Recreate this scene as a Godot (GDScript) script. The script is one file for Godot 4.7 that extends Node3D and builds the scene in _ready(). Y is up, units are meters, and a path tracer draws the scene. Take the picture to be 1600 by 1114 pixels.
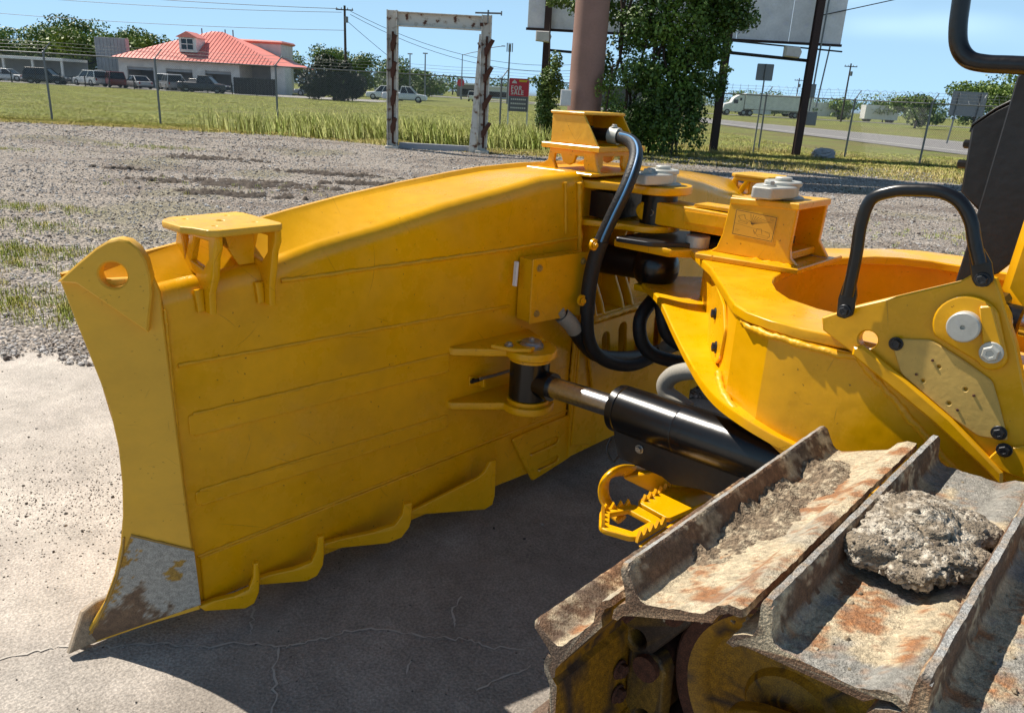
extends Node3D
# A yellow bulldozer blade on a concrete apron, gravel lot, fence and highway strip behind.

const TURN := 0.846485          # heading of the bulldozer about the vertical
const OFF := Vector3(2.95, 0, -1.2)
var M := {}
var used := {}
var rng := RandomNumberGenerator.new()
var off_now := Vector3.ZERO

class MB:
	var t := PackedVector3Array()
	func tri(a: Vector3, b: Vector3, c: Vector3) -> void:
		t.push_back(a); t.push_back(b); t.push_back(c)
	func q(a: Vector3, b: Vector3, c: Vector3, d: Vector3) -> void:
		tri(a, b, c); tri(a, c, d)
	# box from centre, size, basis
	func box(c: Vector3, s: Vector3, b := Basis.IDENTITY, bev := 0.0) -> void:
		var h := s * 0.5
		plate([c + b * Vector3(-h.x, -h.y, -h.z), c + b * Vector3(h.x, -h.y, -h.z), c + b * Vector3(h.x, h.y, -h.z), c + b * Vector3(-h.x, h.y, -h.z)], b * Vector3(0, 0, s.z), bev)
	static func ears(p: PackedVector2Array) -> PackedInt32Array:
		var ids: Array = range(p.size())
		var out := PackedInt32Array()
		var guard := 0
		while ids.size() > 3 and guard < 6000:
			guard += 1
			var done := false
			for i in ids.size():
				var ia: int = ids[(i - 1 + ids.size()) % ids.size()]
				var ib: int = ids[i]
				var ic: int = ids[(i + 1) % ids.size()]
				var a := p[ia]; var b := p[ib]; var c := p[ic]
				if (b - a).cross(c - b) <= 1e-12: continue
				var ok := true
				for k in ids:
					var v := p[k]
					if v == a or v == b or v == c: continue
					if (b - a).cross(v - a) >= 0 and (c - b).cross(v - b) >= 0 and (a - c).cross(v - c) >= 0:
						ok = false; break
				if ok:
					out.append_array([ia, ib, ic]); ids.remove_at(i); done = true; break
			if not done:
				ids.remove_at(0)
		if ids.size() == 3: out.append_array([ids[0], ids[1], ids[2]])
		return out
	static func area(p: PackedVector2Array) -> float:
		var s := 0.0
		for i in p.size(): s += p[i].cross(p[(i + 1) % p.size()])
		return s
	static func fillet(p: PackedVector2Array, r: float, n := 4) -> PackedVector2Array:
		if r <= 0: return p
		var o := PackedVector2Array()
		for i in p.size():
			var a := p[(i - 1 + p.size()) % p.size()]; var b := p[i]; var c := p[(i + 1) % p.size()]
			var d1 := (a - b).normalized(); var d2 := (c - b).normalized()
			var k: float = min(r, min(a.distance_to(b), c.distance_to(b)) * 0.45)
			if d1.dot(d2) < -0.93: o.push_back(b); continue
			var s := b + d1 * k; var e := b + d2 * k
			for j in n + 1:
				var u := float(j) / n
				o.push_back(s.lerp(b, u).lerp(b.lerp(e, u), u))
		return o
	static func inset(p: PackedVector2Array, d: float) -> PackedVector2Array:
		var o := PackedVector2Array()
		for i in p.size():
			var a := p[(i - 1 + p.size()) % p.size()]; var b := p[i]; var c := p[(i + 1) % p.size()]
			var n1 := Vector2(-(b - a).y, (b - a).x).normalized(); var n2 := Vector2(-(c - b).y, (c - b).x).normalized()
			var m := n1 + n2
			var l := m.length_squared()
			if l < 0.3: o.push_back(b + n1 * d)
			else: o.push_back(b + m * (2.0 * d / l))
		return o
	# flat outline pts (3D, coplanar) thickened along dir; bevelled rim; holes = outlines
	func plate(pts: Array, dir: Vector3, bev := 0.003, rad := 0.0, holes := []) -> void:
		var n := dir.normalized()
		var u := n.cross(Vector3(0.31, 0.87, 0.12)).normalized()
		if absf(n.dot(Vector3(0.31, 0.87, 0.12).normalized())) > 0.97: u = n.cross(Vector3.RIGHT).normalized()
		var w := n.cross(u)
		var T := dir.length()
		var h0 := 0.0
		var p := PackedVector2Array()
		for v: Vector3 in pts:
			p.push_back(Vector2(v.dot(u), v.dot(w))); h0 += v.dot(n)
		h0 /= pts.size()
		if area(p) < 0: p.reverse()
		p = fillet(p, rad)
		var hs := []
		for hl in holes:
			var hp := PackedVector2Array()
			for v: Vector3 in hl: hp.push_back(Vector2(v.dot(u), v.dot(w)))
			if area(hp) > 0: hp.reverse()
			hs.push_back(hp)
		var P := func(v: Vector2, h: float) -> Vector3: return u * v.x + w * v.y + n * (h0 + h)
		bev = min(bev, T * 0.45)
		var merged := inset(p, bev) if bev > 0 else p.duplicate()
		var loops := [p]
		for hp: PackedVector2Array in hs: loops.push_back(hp)
		for hp: PackedVector2Array in hs:
			var hi := inset(hp, bev) if bev > 0 else hp
			var best := 1e9; var bi := 0; var bj := 0
			for i in merged.size():
				for j in hi.size():
					var d := merged[i].distance_squared_to(hi[j])
					if d < best: best = d; bi = i; bj = j
			var nm := PackedVector2Array()
			for i in range(0, bi + 1): nm.push_back(merged[i])
			for j in hi.size() + 1: nm.push_back(hi[(bj + j) % hi.size()])
			for i in range(bi, merged.size()): nm.push_back(merged[i])
			merged = nm
		var id := ears(merged)
		for i in range(0, id.size(), 3):
			var a := merged[id[i]]; var b := merged[id[i + 1]]; var c := merged[id[i + 2]]
			tri(P.call(a, T), P.call(b, T), P.call(c, T)); tri(P.call(a, 0.0), P.call(c, 0.0), P.call(b, 0.0))
		for lp: PackedVector2Array in loops:
			var ins := inset(lp, bev) if bev > 0 else lp
			for i in lp.size():
				var j := (i + 1) % lp.size()
				q(P.call(lp[i], bev), P.call(lp[j], bev), P.call(lp[j], T - bev), P.call(lp[i], T - bev))
				if bev > 0:
					q(P.call(ins[i], 0.0), P.call(ins[j], 0.0), P.call(lp[j], bev), P.call(lp[i], bev))
					q(P.call(lp[i], T - bev), P.call(lp[j], T - bev), P.call(ins[j], T), P.call(ins[i], T))
	static func spline(pts: Array, n := 8) -> Array:
		var o := []
		for i in pts.size() - 1:
			var a: Vector3 = pts[max(i - 1, 0)]; var b: Vector3 = pts[i]; var c: Vector3 = pts[i + 1]; var d: Vector3 = pts[min(i + 2, pts.size() - 1)]
			for k in n: o.push_back(b.cubic_interpolate(c, a, d, float(k) / n))
		o.push_back(pts[-1])
		return o
	# r: one radius or one for each point
	func tube(path: Array, r, sides := 12, cap := true, flat := 1.0) -> void:
		var up := Vector3.UP
		var t0: Vector3 = (path[1] - path[0]).normalized()
		if absf(t0.dot(up)) > 0.9: up = Vector3.RIGHT
		var nrm := (up - t0 * up.dot(t0)).normalized()
		var rings := []
		for i in path.size():
			var tg: Vector3 = (path[min(i + 1, path.size() - 1)] - path[max(i - 1, 0)]).normalized()
			nrm = (nrm - tg * nrm.dot(tg)).normalized()
			var bi := tg.cross(nrm)
			var rr: float = r[i] if r is Array else r
			var ring := []
			for k in sides:
				var a := TAU * k / sides
				ring.push_back(path[i] + (nrm * cos(a) + bi * sin(a) * flat) * rr)
			rings.push_back(ring)
		for i in rings.size() - 1:
			for k in sides:
				var l := (k + 1) % sides
				q(rings[i][k], rings[i][l], rings[i + 1][l], rings[i + 1][k])
		if cap:
			for k in range(1, sides - 1):
				tri(rings[0][0], rings[0][k + 1], rings[0][k]); tri(rings[-1][0], rings[-1][k], rings[-1][k + 1])
	# profile: [radius, height] pairs along axis
	func lathe(prof: Array, base: Vector3, axis: Vector3, sides := 24) -> void:
		var ax := axis.normalized()
		var u := ax.cross(Vector3(0.3, 0.8, 0.5)).normalized()
		var w := ax.cross(u)
		for i in prof.size() - 1:
			for k in sides:
				var a := TAU * k / sides; var b := TAU * (k + 1) / sides
				var da := u * cos(a) + w * sin(a); var db := u * cos(b) + w * sin(b)
				var p0: Vector3 = base + da * prof[i][0] + ax * prof[i][1]; var p1: Vector3 = base + db * prof[i][0] + ax * prof[i][1]
				var p2: Vector3 = base + db * prof[i + 1][0] + ax * prof[i + 1][1]; var p3: Vector3 = base + da * prof[i + 1][0] + ax * prof[i + 1][1]
				if prof[i][0] > 1e-5: tri(p0, p1, p2)
				if prof[i + 1][0] > 1e-5: tri(p0, p2, p3)
	func disc(c: Vector3, axis: Vector3, r: float, h: float, sides := 24, bev := 0.003) -> void:
		lathe([[0, 0], [r - bev, 0], [r, bev], [r, h - bev], [r - bev, h], [0, h]], c, axis, sides)
	func bolt(c: Vector3, axis: Vector3, r: float) -> void:
		disc(c, axis, r * 1.35, r * 0.3, 20, r * 0.08)
		lathe([[0, r * 0.3], [r, r * 0.3], [r, r * 0.85], [r * 0.86, r * 1.0], [r * 0.5, r * 1.0], [r * 0.45, r * 0.92], [0, r * 0.92]], c, axis, 6)
	func commit(mesh: ArrayMesh, mat: Material, crease := 40.0, off := Vector3.ZERO, colour = null, smooth_far := false) -> ArrayMesh:
		var cnt := t.size() / 3
		var fn := PackedVector3Array(); fn.resize(cnt)
		var near := {}
		for i in cnt:
			var c := (t[i * 3 + 1] - t[i * 3]).cross(t[i * 3 + 2] - t[i * 3])
			fn[i] = c
			for k in 3:
				var key := Vector3i((t[i * 3 + k] * 4000.0).round())
				if near.has(key): near[key].push_back(i)
				else: near[key] = PackedInt32Array([i])
		var cs := cos(deg_to_rad(crease))
		var vs := PackedVector3Array(); var ns := PackedVector3Array(); var cl := PackedColorArray()
		vs.resize(cnt * 3); ns.resize(cnt * 3)
		for i in cnt:
			var me := fn[i].normalized()
			for k in 3:
				var v := t[i * 3 + k]
				var s := Vector3.ZERO
				for j in near[Vector3i((v * 4000.0).round())]:
					if fn[j].normalized().dot(me) >= cs: s += fn[j]
				if s.length_squared() < 1e-20: s = me if me.length_squared() > 0.5 else Vector3.UP
				var kk: int = [0, 2, 1][k]
				vs[i * 3 + kk] = v - off; ns[i * 3 + kk] = s.normalized()
		var arr := []; arr.resize(Mesh.ARRAY_MAX)
		arr[Mesh.ARRAY_VERTEX] = vs; arr[Mesh.ARRAY_NORMAL] = ns
		if colour != null:
			cl.resize(cnt * 3)
			for i in cnt * 3: cl[i] = colour.call(vs[i] + off, ns[i])
			arr[Mesh.ARRAY_COLOR] = cl
		mesh.add_surface_from_arrays(Mesh.PRIMITIVE_TRIANGLES, arr)
		mesh.surface_set_material(mesh.get_surface_count() - 1, mat)
		return mesh

func numbered(s: String) -> String:
	if not used.has(s): used[s] = 0; return s
	used[s] += 1
	return "%s_%03d" % [s, used[s]]
func tag(o: Node, label := "", category := "", group := "", kind := "") -> Node:
	if label: o.set_meta("label", label)
	if category: o.set_meta("category", category)
	if group: o.set_meta("group", group)
	if kind: o.set_meta("kind", kind)
	return o
func part(called: String, mb: MB, mat: Material, parent: Node, crease := 40.0, colour = null) -> MeshInstance3D:
	var o := MeshInstance3D.new()
	o.mesh = mb.commit(ArrayMesh.new(), mat, crease, off_now, colour)
	o.name = numbered(called) if parent == self else called
	parent.add_child(o, true)
	return o
func base(called: String, at := Vector3.ZERO, turn := 0.0) -> Node3D:
	var o := Node3D.new(); o.name = numbered(called); add_child(o); o.position = at; o.rotation.y = turn
	return o
func struct(called: String, mb: MB, mat: Material, crease := 40.0, colour = null) -> MeshInstance3D:
	var o := part(called, mb, mat, self, crease, colour); o.set_meta("kind", "structure"); return o
func copy(o: Node3D, label := "") -> Node3D:
	var c: Node3D = o.duplicate(); c.name = numbered(String(o.name).rstrip("0123456789").rstrip("_")); add_child(c)
	if label: c.set_meta("label", label)
	return c

func noise(seed_: int, freq: float, oct := 4, type := FastNoiseLite.TYPE_SIMPLEX_SMOOTH) -> FastNoiseLite:
	var n := FastNoiseLite.new(); n.seed = seed_; n.frequency = freq; n.noise_type = type
	n.fractal_type = FastNoiseLite.FRACTAL_FBM if oct > 1 else FastNoiseLite.FRACTAL_NONE; n.fractal_octaves = oct
	return n
func grey(n: FastNoiseLite, s: int) -> PackedByteArray:
	var im := n.get_seamless_image(s, s); im.convert(Image.FORMAT_L8); return im.get_data()
# picture from colour function f(i) -> Color, i = pixel index
func picture(s: int, f: Callable) -> ImageTexture:
	var d := PackedByteArray(); d.resize(s * s * 3)
	for i in s * s:
		var c: Color = f.call(i)
		d[i * 3] = int(clampf(c.r, 0, 1) * 255.0); d[i * 3 + 1] = int(clampf(c.g, 0, 1) * 255.0); d[i * 3 + 2] = int(clampf(c.b, 0, 1) * 255.0)
	var im := Image.create_from_data(s, s, false, Image.FORMAT_RGB8, d); im.generate_mipmaps()
	return ImageTexture.create_from_image(im)
func bumps(n: FastNoiseLite, s: int, k: float) -> ImageTexture:
	var im := n.get_seamless_image(s, s); im.convert(Image.FORMAT_RGBA8); im.bump_map_to_normal_map(k); im.generate_mipmaps()
	return ImageTexture.create_from_image(im)
func mat(col: Color, rough := 0.6, metal := 0.0, tex: Texture2D = null, scale := 1.0, nrm: Texture2D = null, depth := 1.0, world := false) -> StandardMaterial3D:
	var m := StandardMaterial3D.new(); m.albedo_color = col; m.roughness = rough; m.metallic = metal
	if tex or nrm:
		m.uv1_triplanar = true; m.uv1_world_triplanar = world; m.uv1_scale = Vector3.ONE * scale
	if tex: m.albedo_texture = tex
	if nrm: m.normal_enabled = true; m.normal_texture = nrm; m.normal_scale = depth
	return m
func s8(r: int, g: int, b: int) -> Color: return Color8(r, g, b)

func make_materials() -> void:
	var S := 512
	var a := grey(noise(3, 0.006, 5), S); var b := grey(noise(7, 0.05, 3), S); var c := grey(noise(9, 0.25, 2), S); var e := grey(noise(12, 0.012, 4), S)
	# yellow machine paint: faint dust film and specks
	var paint := picture(S, func(i: int) -> Color:
		var v := 0.95 + (a[i] - 128) / 128.0 * 0.05 + (b[i] - 128) / 128.0 * 0.025 + (c[i] - 128) / 128.0 * 0.015
		var d: float = smoothstep(0.66, 0.9, e[i] / 255.0) * 0.16
		var k := Color(v, v, v).lerp(Color(0.85, 0.86, 1.0), d)
		if c[i] > 236 and b[i] > 170: k = k * 0.72
		return k)
	var pim := paint.get_image(); pim.clear_mipmaps(); pim.resize(1024, 1024, Image.INTERPOLATE_BILINEAR)
	var sr := RandomNumberGenerator.new(); sr.seed = 5
	for n in 170:   # scratches and rubbed streaks in the paint
		var p := Vector2(sr.randf() * 1024, sr.randf() * 1024); var ang := sr.randfn(0.9, 0.7); var d := Vector2(cos(ang), sin(ang)); var ln := sr.randf_range(8, 70) * (2.0 if sr.randf() < 0.1 else 1.0)
		var tone := Color(1.0, 1.0, 1.0) if sr.randf() < 0.55 else Color(0.55, 0.5, 0.45)
		var curve := sr.randfn(0, 0.006)
		for q in int(ln):
			d = d.rotated(curve); p += d
			var xi := posmod(int(p.x), 1024); var yi := posmod(int(p.y), 1024)
			pim.set_pixel(xi, yi, pim.get_pixel(xi, yi).lerp(tone, 0.55 * sin(PI * q / ln)))
	for n in 260:   # chips
		var p := Vector2i(sr.randi() % 1024, sr.randi() % 1024)
		for q in sr.randi_range(1, 7):
			var xi := posmod(p.x + sr.randi_range(-1, 1), 1024); var yi := posmod(p.y + sr.randi_range(-1, 1), 1024)
			pim.set_pixel(xi, yi, Color(0.42, 0.34, 0.3))
	pim.generate_mipmaps(); paint = ImageTexture.create_from_image(pim)
	var sheen := picture(S, func(i: int) -> Color:
		var v: float = 0.62 + (e[i] - 128) / 128.0 * 0.30 + (b[i] - 128) / 128.0 * 0.14 + (c[i] - 128) / 128.0 * 0.06
		return Color(v, v, v))
	var fine := bumps(noise(21, 0.09, 3), 256, 1.6)
	M.yellow = mat(s8(240, 175, 0), 0.52, 0, paint, 0.55, fine, 0.08); M.yellow.roughness_texture = sheen
	M.dusty = mat(s8(234, 178, 46), 0.75, 0, paint, 0.7, fine, 0.12); M.dusty.roughness_texture = sheen
	M.cover = mat(s8(214, 176, 92), 0.6, 0, paint, 2.0, fine, 0.12)
	M.weld = mat(s8(238, 174, 8), 0.45, 0, paint, 3.0, bumps(noise(23, 0.05, 3), 256, 4.0), 0.5)
	M.sealed = mat(s8(176, 138, 66), 0.65, 0, paint, 2.0)
	var scuff := picture(S, func(i: int) -> Color:
		var v := 0.9 + (b[i] - 128) / 128.0 * 0.12
		var k := Color(v, v, v)
		if c[i] > 228 and e[i] > 120: k = Color(2.2, 2.2, 2.2) * 0.45
		return k)
	M.black = mat(s8(22, 22, 24), 0.3, 0, scuff, 1.5, fine, 0.15)
	M.gloss = mat(s8(18, 18, 20), 0.24, 0, scuff, 1.2, fine, 0.05)
	M.matblack = mat(s8(28, 29, 33), 0.55, 0, scuff, 1.1, fine, 0.12)
	M.rubber = mat(s8(30, 31, 34), 0.55, 0, scuff, 3.0, bumps(noise(31, 0.12, 2), 256, 3.0), 0.5)
	M.blue = mat(s8(70, 130, 180), 0.5)
	M.chrome = mat(s8(212, 214, 217), 0.26, 1.0, scuff, 2.0)
	M.steel = mat(s8(176, 178, 178), 0.38, 0.85, scuff, 4.0, fine, 0.4)
	M.zinc = mat(s8(196, 196, 188), 0.5, 0.25, paint, 4.0)
	M.boltdark = mat(s8(62, 64, 68), 0.4, 0.6, scuff, 6.0)
	M.sleeve = mat(s8(176, 172, 160), 0.7, 0, scuff, 5.0)
	var grain := picture(S, func(i: int) -> Color:
		var v := 0.80 + (b[i] - 128) / 128.0 * 0.16 + (c[i] - 128) / 128.0 * 0.30
		return Color(v, v, v))
	M.grain = grain
	M.rust = mat(Color.WHITE, 0.85, 0, grain, 3.4, bumps(noise(41, 0.09, 5), 512, 5.0), 0.8)
	M.rust.vertex_color_use_as_albedo = true
	M.worn = mat(Color.WHITE, 0.55, 0, grain, 2.0, fine, 0.3)
	M.worn.vertex_color_use_as_albedo = true
	M.mud = mat(Color.WHITE, 0.95, 0, grain, 4.0, bumps(noise(43, 0.08, 5), 512, 9.0), 1.0)
	M.mud.vertex_color_use_as_albedo = true
	# concrete
	var cells := noise(51, 0.05, 1, FastNoiseLite.TYPE_CELLULAR); cells.cellular_return_type = FastNoiseLite.RETURN_DISTANCE
	var S2 := 1024
	var c1 := grey(noise(52, 0.004, 5), S2); var c2 := grey(noise(53, 0.12, 3), S2); var c3 := grey(noise(54, 0.35, 2), S2); var c4 := grey(noise(56, 0.02, 4), S2)
	var conc := picture(S2, func(i: int) -> Color:
		var v := 0.78 + (c1[i] - 128) / 128.0 * 0.06 + (c2[i] - 128) / 128.0 * 0.13 + (c3[i] - 128) / 128.0 * 0.14 + (c4[i] - 128) / 128.0 * 0.05
		if c3[i] > 205 and c2[i] < 120: v *= 0.72
		return Color(v, v * 0.99, v * 0.98))
	M.concrete = mat(Color.WHITE, 0.92, 0, conc, 0.55, bumps(noise(55, 0.3, 3), 512, 3.0), 0.3, true)
	M.concrete.vertex_color_use_as_albedo = true
	# gravel
	var gv := noise(61, 0.045, 1, FastNoiseLite.TYPE_CELLULAR); gv.cellular_return_type = FastNoiseLite.RETURN_CELL_VALUE
	var gd := noise(61, 0.045, 1, FastNoiseLite.TYPE_CELLULAR); gd.cellular_return_type = FastNoiseLite.RETURN_DISTANCE2_SUB
	var g1 := grey(gv, S2); var g2 := grey(gd, S2)
	var grav := picture(S2, func(i: int) -> Color:
		var v := 0.42 + (g1[i] / 255.0) * 0.5 + (c3[i] - 128) / 128.0 * 0.08
		var edge: float = smoothstep(0.0, 0.28, g2[i] / 255.0)
		v *= lerp(0.62, 1.0, edge)
		return Color(v, v * 0.975, v * 0.94))
	M.gravel = mat(Color.WHITE, 0.95, 0, grav, 0.9, bumps(gd, 1024, 5.0), 0.8, true)
	M.gravel.vertex_color_use_as_albedo = true
	var turf := picture(S, func(i: int) -> Color:
		var v := 0.62 + (b[i] - 128) / 128.0 * 0.28 + (c[i] - 128) / 128.0 * 0.35
		return Color(v, v, v * 0.95))
	M.turf = mat(Color.WHITE, 0.95, 0, turf, 0.5, bumps(noise(71, 0.1, 3), 512, 9.0), 1.0, true)
	M.turf.vertex_color_use_as_albedo = true
	M.road = mat(s8(168, 164, 160), 0.9, 0, grain, 0.4, null, 1.0, true)
	M.line = mat(s8(225, 223, 215), 0.8)
	M.leaf = mat(Color.WHITE, 0.55); M.leaf.vertex_color_use_as_albedo = true; M.leaf.cull_mode = BaseMaterial3D.CULL_DISABLED
	M.leaf.backlight_enabled = true; M.leaf.backlight = Color(0.20, 0.26, 0.05)
	M.blade = mat(Color.WHITE, 0.7); M.blade.vertex_color_use_as_albedo = true; M.blade.cull_mode = BaseMaterial3D.CULL_DISABLED
	M.bark = mat(s8(84, 68, 56), 0.9, 0, grain, 1.0)
	M.stone = mat(Color.WHITE, 0.9, 0, grain, 6.0); M.stone.vertex_color_use_as_albedo = true
	M.galv = mat(s8(150, 154, 156), 0.45, 0.5, grain, 3.0)
	M.wire = mat(s8(126, 130, 132), 0.5, 0.5)
	var rs := grey(noise(81, 0.009, 5), S)
	M.chip = mat(Color8(246, 244, 240), 0.7, 0, picture(S, func(i: int) -> Color:
		var w := Color8(214, 210, 202)
		if rs[i] > 150: w = Color8(196, 188, 176)
		if rs[i] > 194: w = Color8(133, 92, 66)
		if rs[i] > 210: w = Color8(92, 58, 44)
		if c[i] < 34: w = w * 0.8
		return w), 0.7)
	M.rustbar = mat(s8(104, 62, 44), 0.85, 0, grain, 2.0)
	M.pole = mat(s8(70, 48, 44), 0.75, 0, grain, 0.8)
	M.column = mat(s8(154, 118, 104), 0.7, 0, paint, 0.35)
	M.panel = mat(s8(238, 238, 240), 0.6, 0, paint, 0.3); M.panel.backlight_enabled = true; M.panel.backlight = Color(0.22, 0.22, 0.22)
	M.wood = mat(s8(86, 74, 64), 0.9, 0, grain, 0.8)
	M.white = mat(s8(226, 226, 222), 0.5, 0, paint, 0.3)
	M.wall = mat(s8(214, 210, 206), 0.7, 0, paint, 0.2)
	M.greywall = mat(s8(158, 160, 166), 0.7, 0, paint, 0.2)
	M.roof = mat(s8(230, 138, 124), 0.5, 0, paint, 0.2)
	M.dark = mat(s8(26, 27, 30), 0.6)
	M.glass = mat(s8(22, 26, 32), 0.08)
	M.tyre = mat(s8(24, 24, 25), 0.8)
	M.rim = mat(s8(140, 142, 145), 0.35, 0.7)

func table(t: Array, x: float) -> float:
	for i in t.size() - 1:
		if x <= t[i + 1][0]: return lerp(float(t[i][1]), float(t[i + 1][1]), clampf((x - t[i][0]) / (t[i + 1][0] - t[i][0]), 0, 1))
	return t[-1][1]
const YT := [[0.93, 1.208], [1.28, 1.243], [1.45, 1.288], [1.7, 1.328], [1.98, 1.384], [2.3, 1.433], [2.48, 1.466], [2.72, 1.478], [2.95, 1.478]]
const YF := [[0.72, 1.245], [0.97, 1.285], [1.33, 1.355], [1.6, 1.392], [1.96, 1.425], [2.43, 1.468], [2.64, 1.487], [2.95, 1.49]]
const ZF := [[0.72, -2.348], [0.97, -2.335], [1.33, -2.335], [1.6, -2.37], [1.96, -2.43], [2.43, -2.47], [2.64, -2.43], [2.95, -2.40]]
func zback(x: float) -> float: return -2.19 + (x - 0.93) * 0.0765
func blade_ring(x: float, xf: float, recess := 0.0) -> Array:
	var zb := zback(x) - recess
	var yt := table(YT, x); var yf := table(YF, xf); var zf := table(ZF, xf)
	var r := 0.05
	var o := [Vector3(x, 0.115, zb), Vector3(x, 0.5, zb), Vector3(x, 0.9, zb), Vector3(x, yt - r, zb)]
	for k in range(1, 7):
		var a := PI / 2 * k / 6.0
		o.push_back(Vector3(x, yt - r + sin(a) * r * 1.25, zb - (1 - cos(a)) * r))
	o.push_back(Vector3(lerp(x, xf, 0.8), yf - 0.004, zf + 0.03))
	o.push_back(Vector3(xf, yf + 0.012, zf + 0.012))
	o.push_back(Vector3(xf, yf + 0.012, zf - 0.006))
	for k in range(1, 9):
		var s := 1.0 - k / 8.0
		var y: float = lerp(0.03, yf, s)
		var xx := xf
		if xf < 0.75: xx = [0.72, 0.745, 0.768, 0.787, 0.797, 0.797, 0.78, 0.735, 0.66][k]
		o.push_back(Vector3(xx, y, min(lerp(-2.40, zf, s) + 0.09 * 4.0 * s * (1 - s), zb - 0.055)))
	return o
func loft(mb: MB, a: Array, b: Array, closed := true) -> void:
	for j in a.size() - (0 if closed else 1):
		var k := (j + 1) % a.size()
		mb.q(a[j], b[j], b[k], a[k])
func flip(v: Vector3) -> Vector3: return Vector3(5.9 - v.x, v.y, v.z)
func mirrored(mb: MB) -> void:
	var n := mb.t.size()
	for i in range(0, n, 3): mb.tri(flip(mb.t[i]), flip(mb.t[i + 2]), flip(mb.t[i + 1]))
func other_side(mb: MB) -> MB:
	var o := MB.new()
	for i in range(0, mb.t.size(), 3): o.tri(flip(mb.t[i]), flip(mb.t[i + 2]), flip(mb.t[i + 1]))
	return o
func circle(c: Vector3, ax: Vector3, r: float, n := 20) -> Array:
	var u := ax.cross(Vector3(0.2, 0.9, 0.4)).normalized(); var w := ax.normalized().cross(u)
	var o := []
	for k in n: o.push_back(c + (u * cos(TAU * k / n) + w * sin(TAU * k / n)) * r)
	return o
func bead(mb: MB, path: Array, r: float, seed_ := 1, step := 0.02) -> void:
	var nz := noise(seed_, 22.0, 2)
	var pts := []; var rr := []
	for i in path.size() - 1:
		var a: Vector3 = path[i]; var b: Vector3 = path[i + 1]
		var n: int = max(1, int(a.distance_to(b) / step))
		for k in n:
			var p := a.lerp(b, float(k) / n)
			pts.push_back(p + Vector3(nz.get_noise_3dv(p), nz.get_noise_3dv(p * 1.7), nz.get_noise_3dv(p * 2.3)) * r * 0.35)
			rr.push_back(r * (1.0 + 0.35 * nz.get_noise_3dv(p * 3.0)))
	pts.push_back(path[-1]); rr.push_back(r * 0.8)
	mb.tube(pts, rr, 8)

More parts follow.
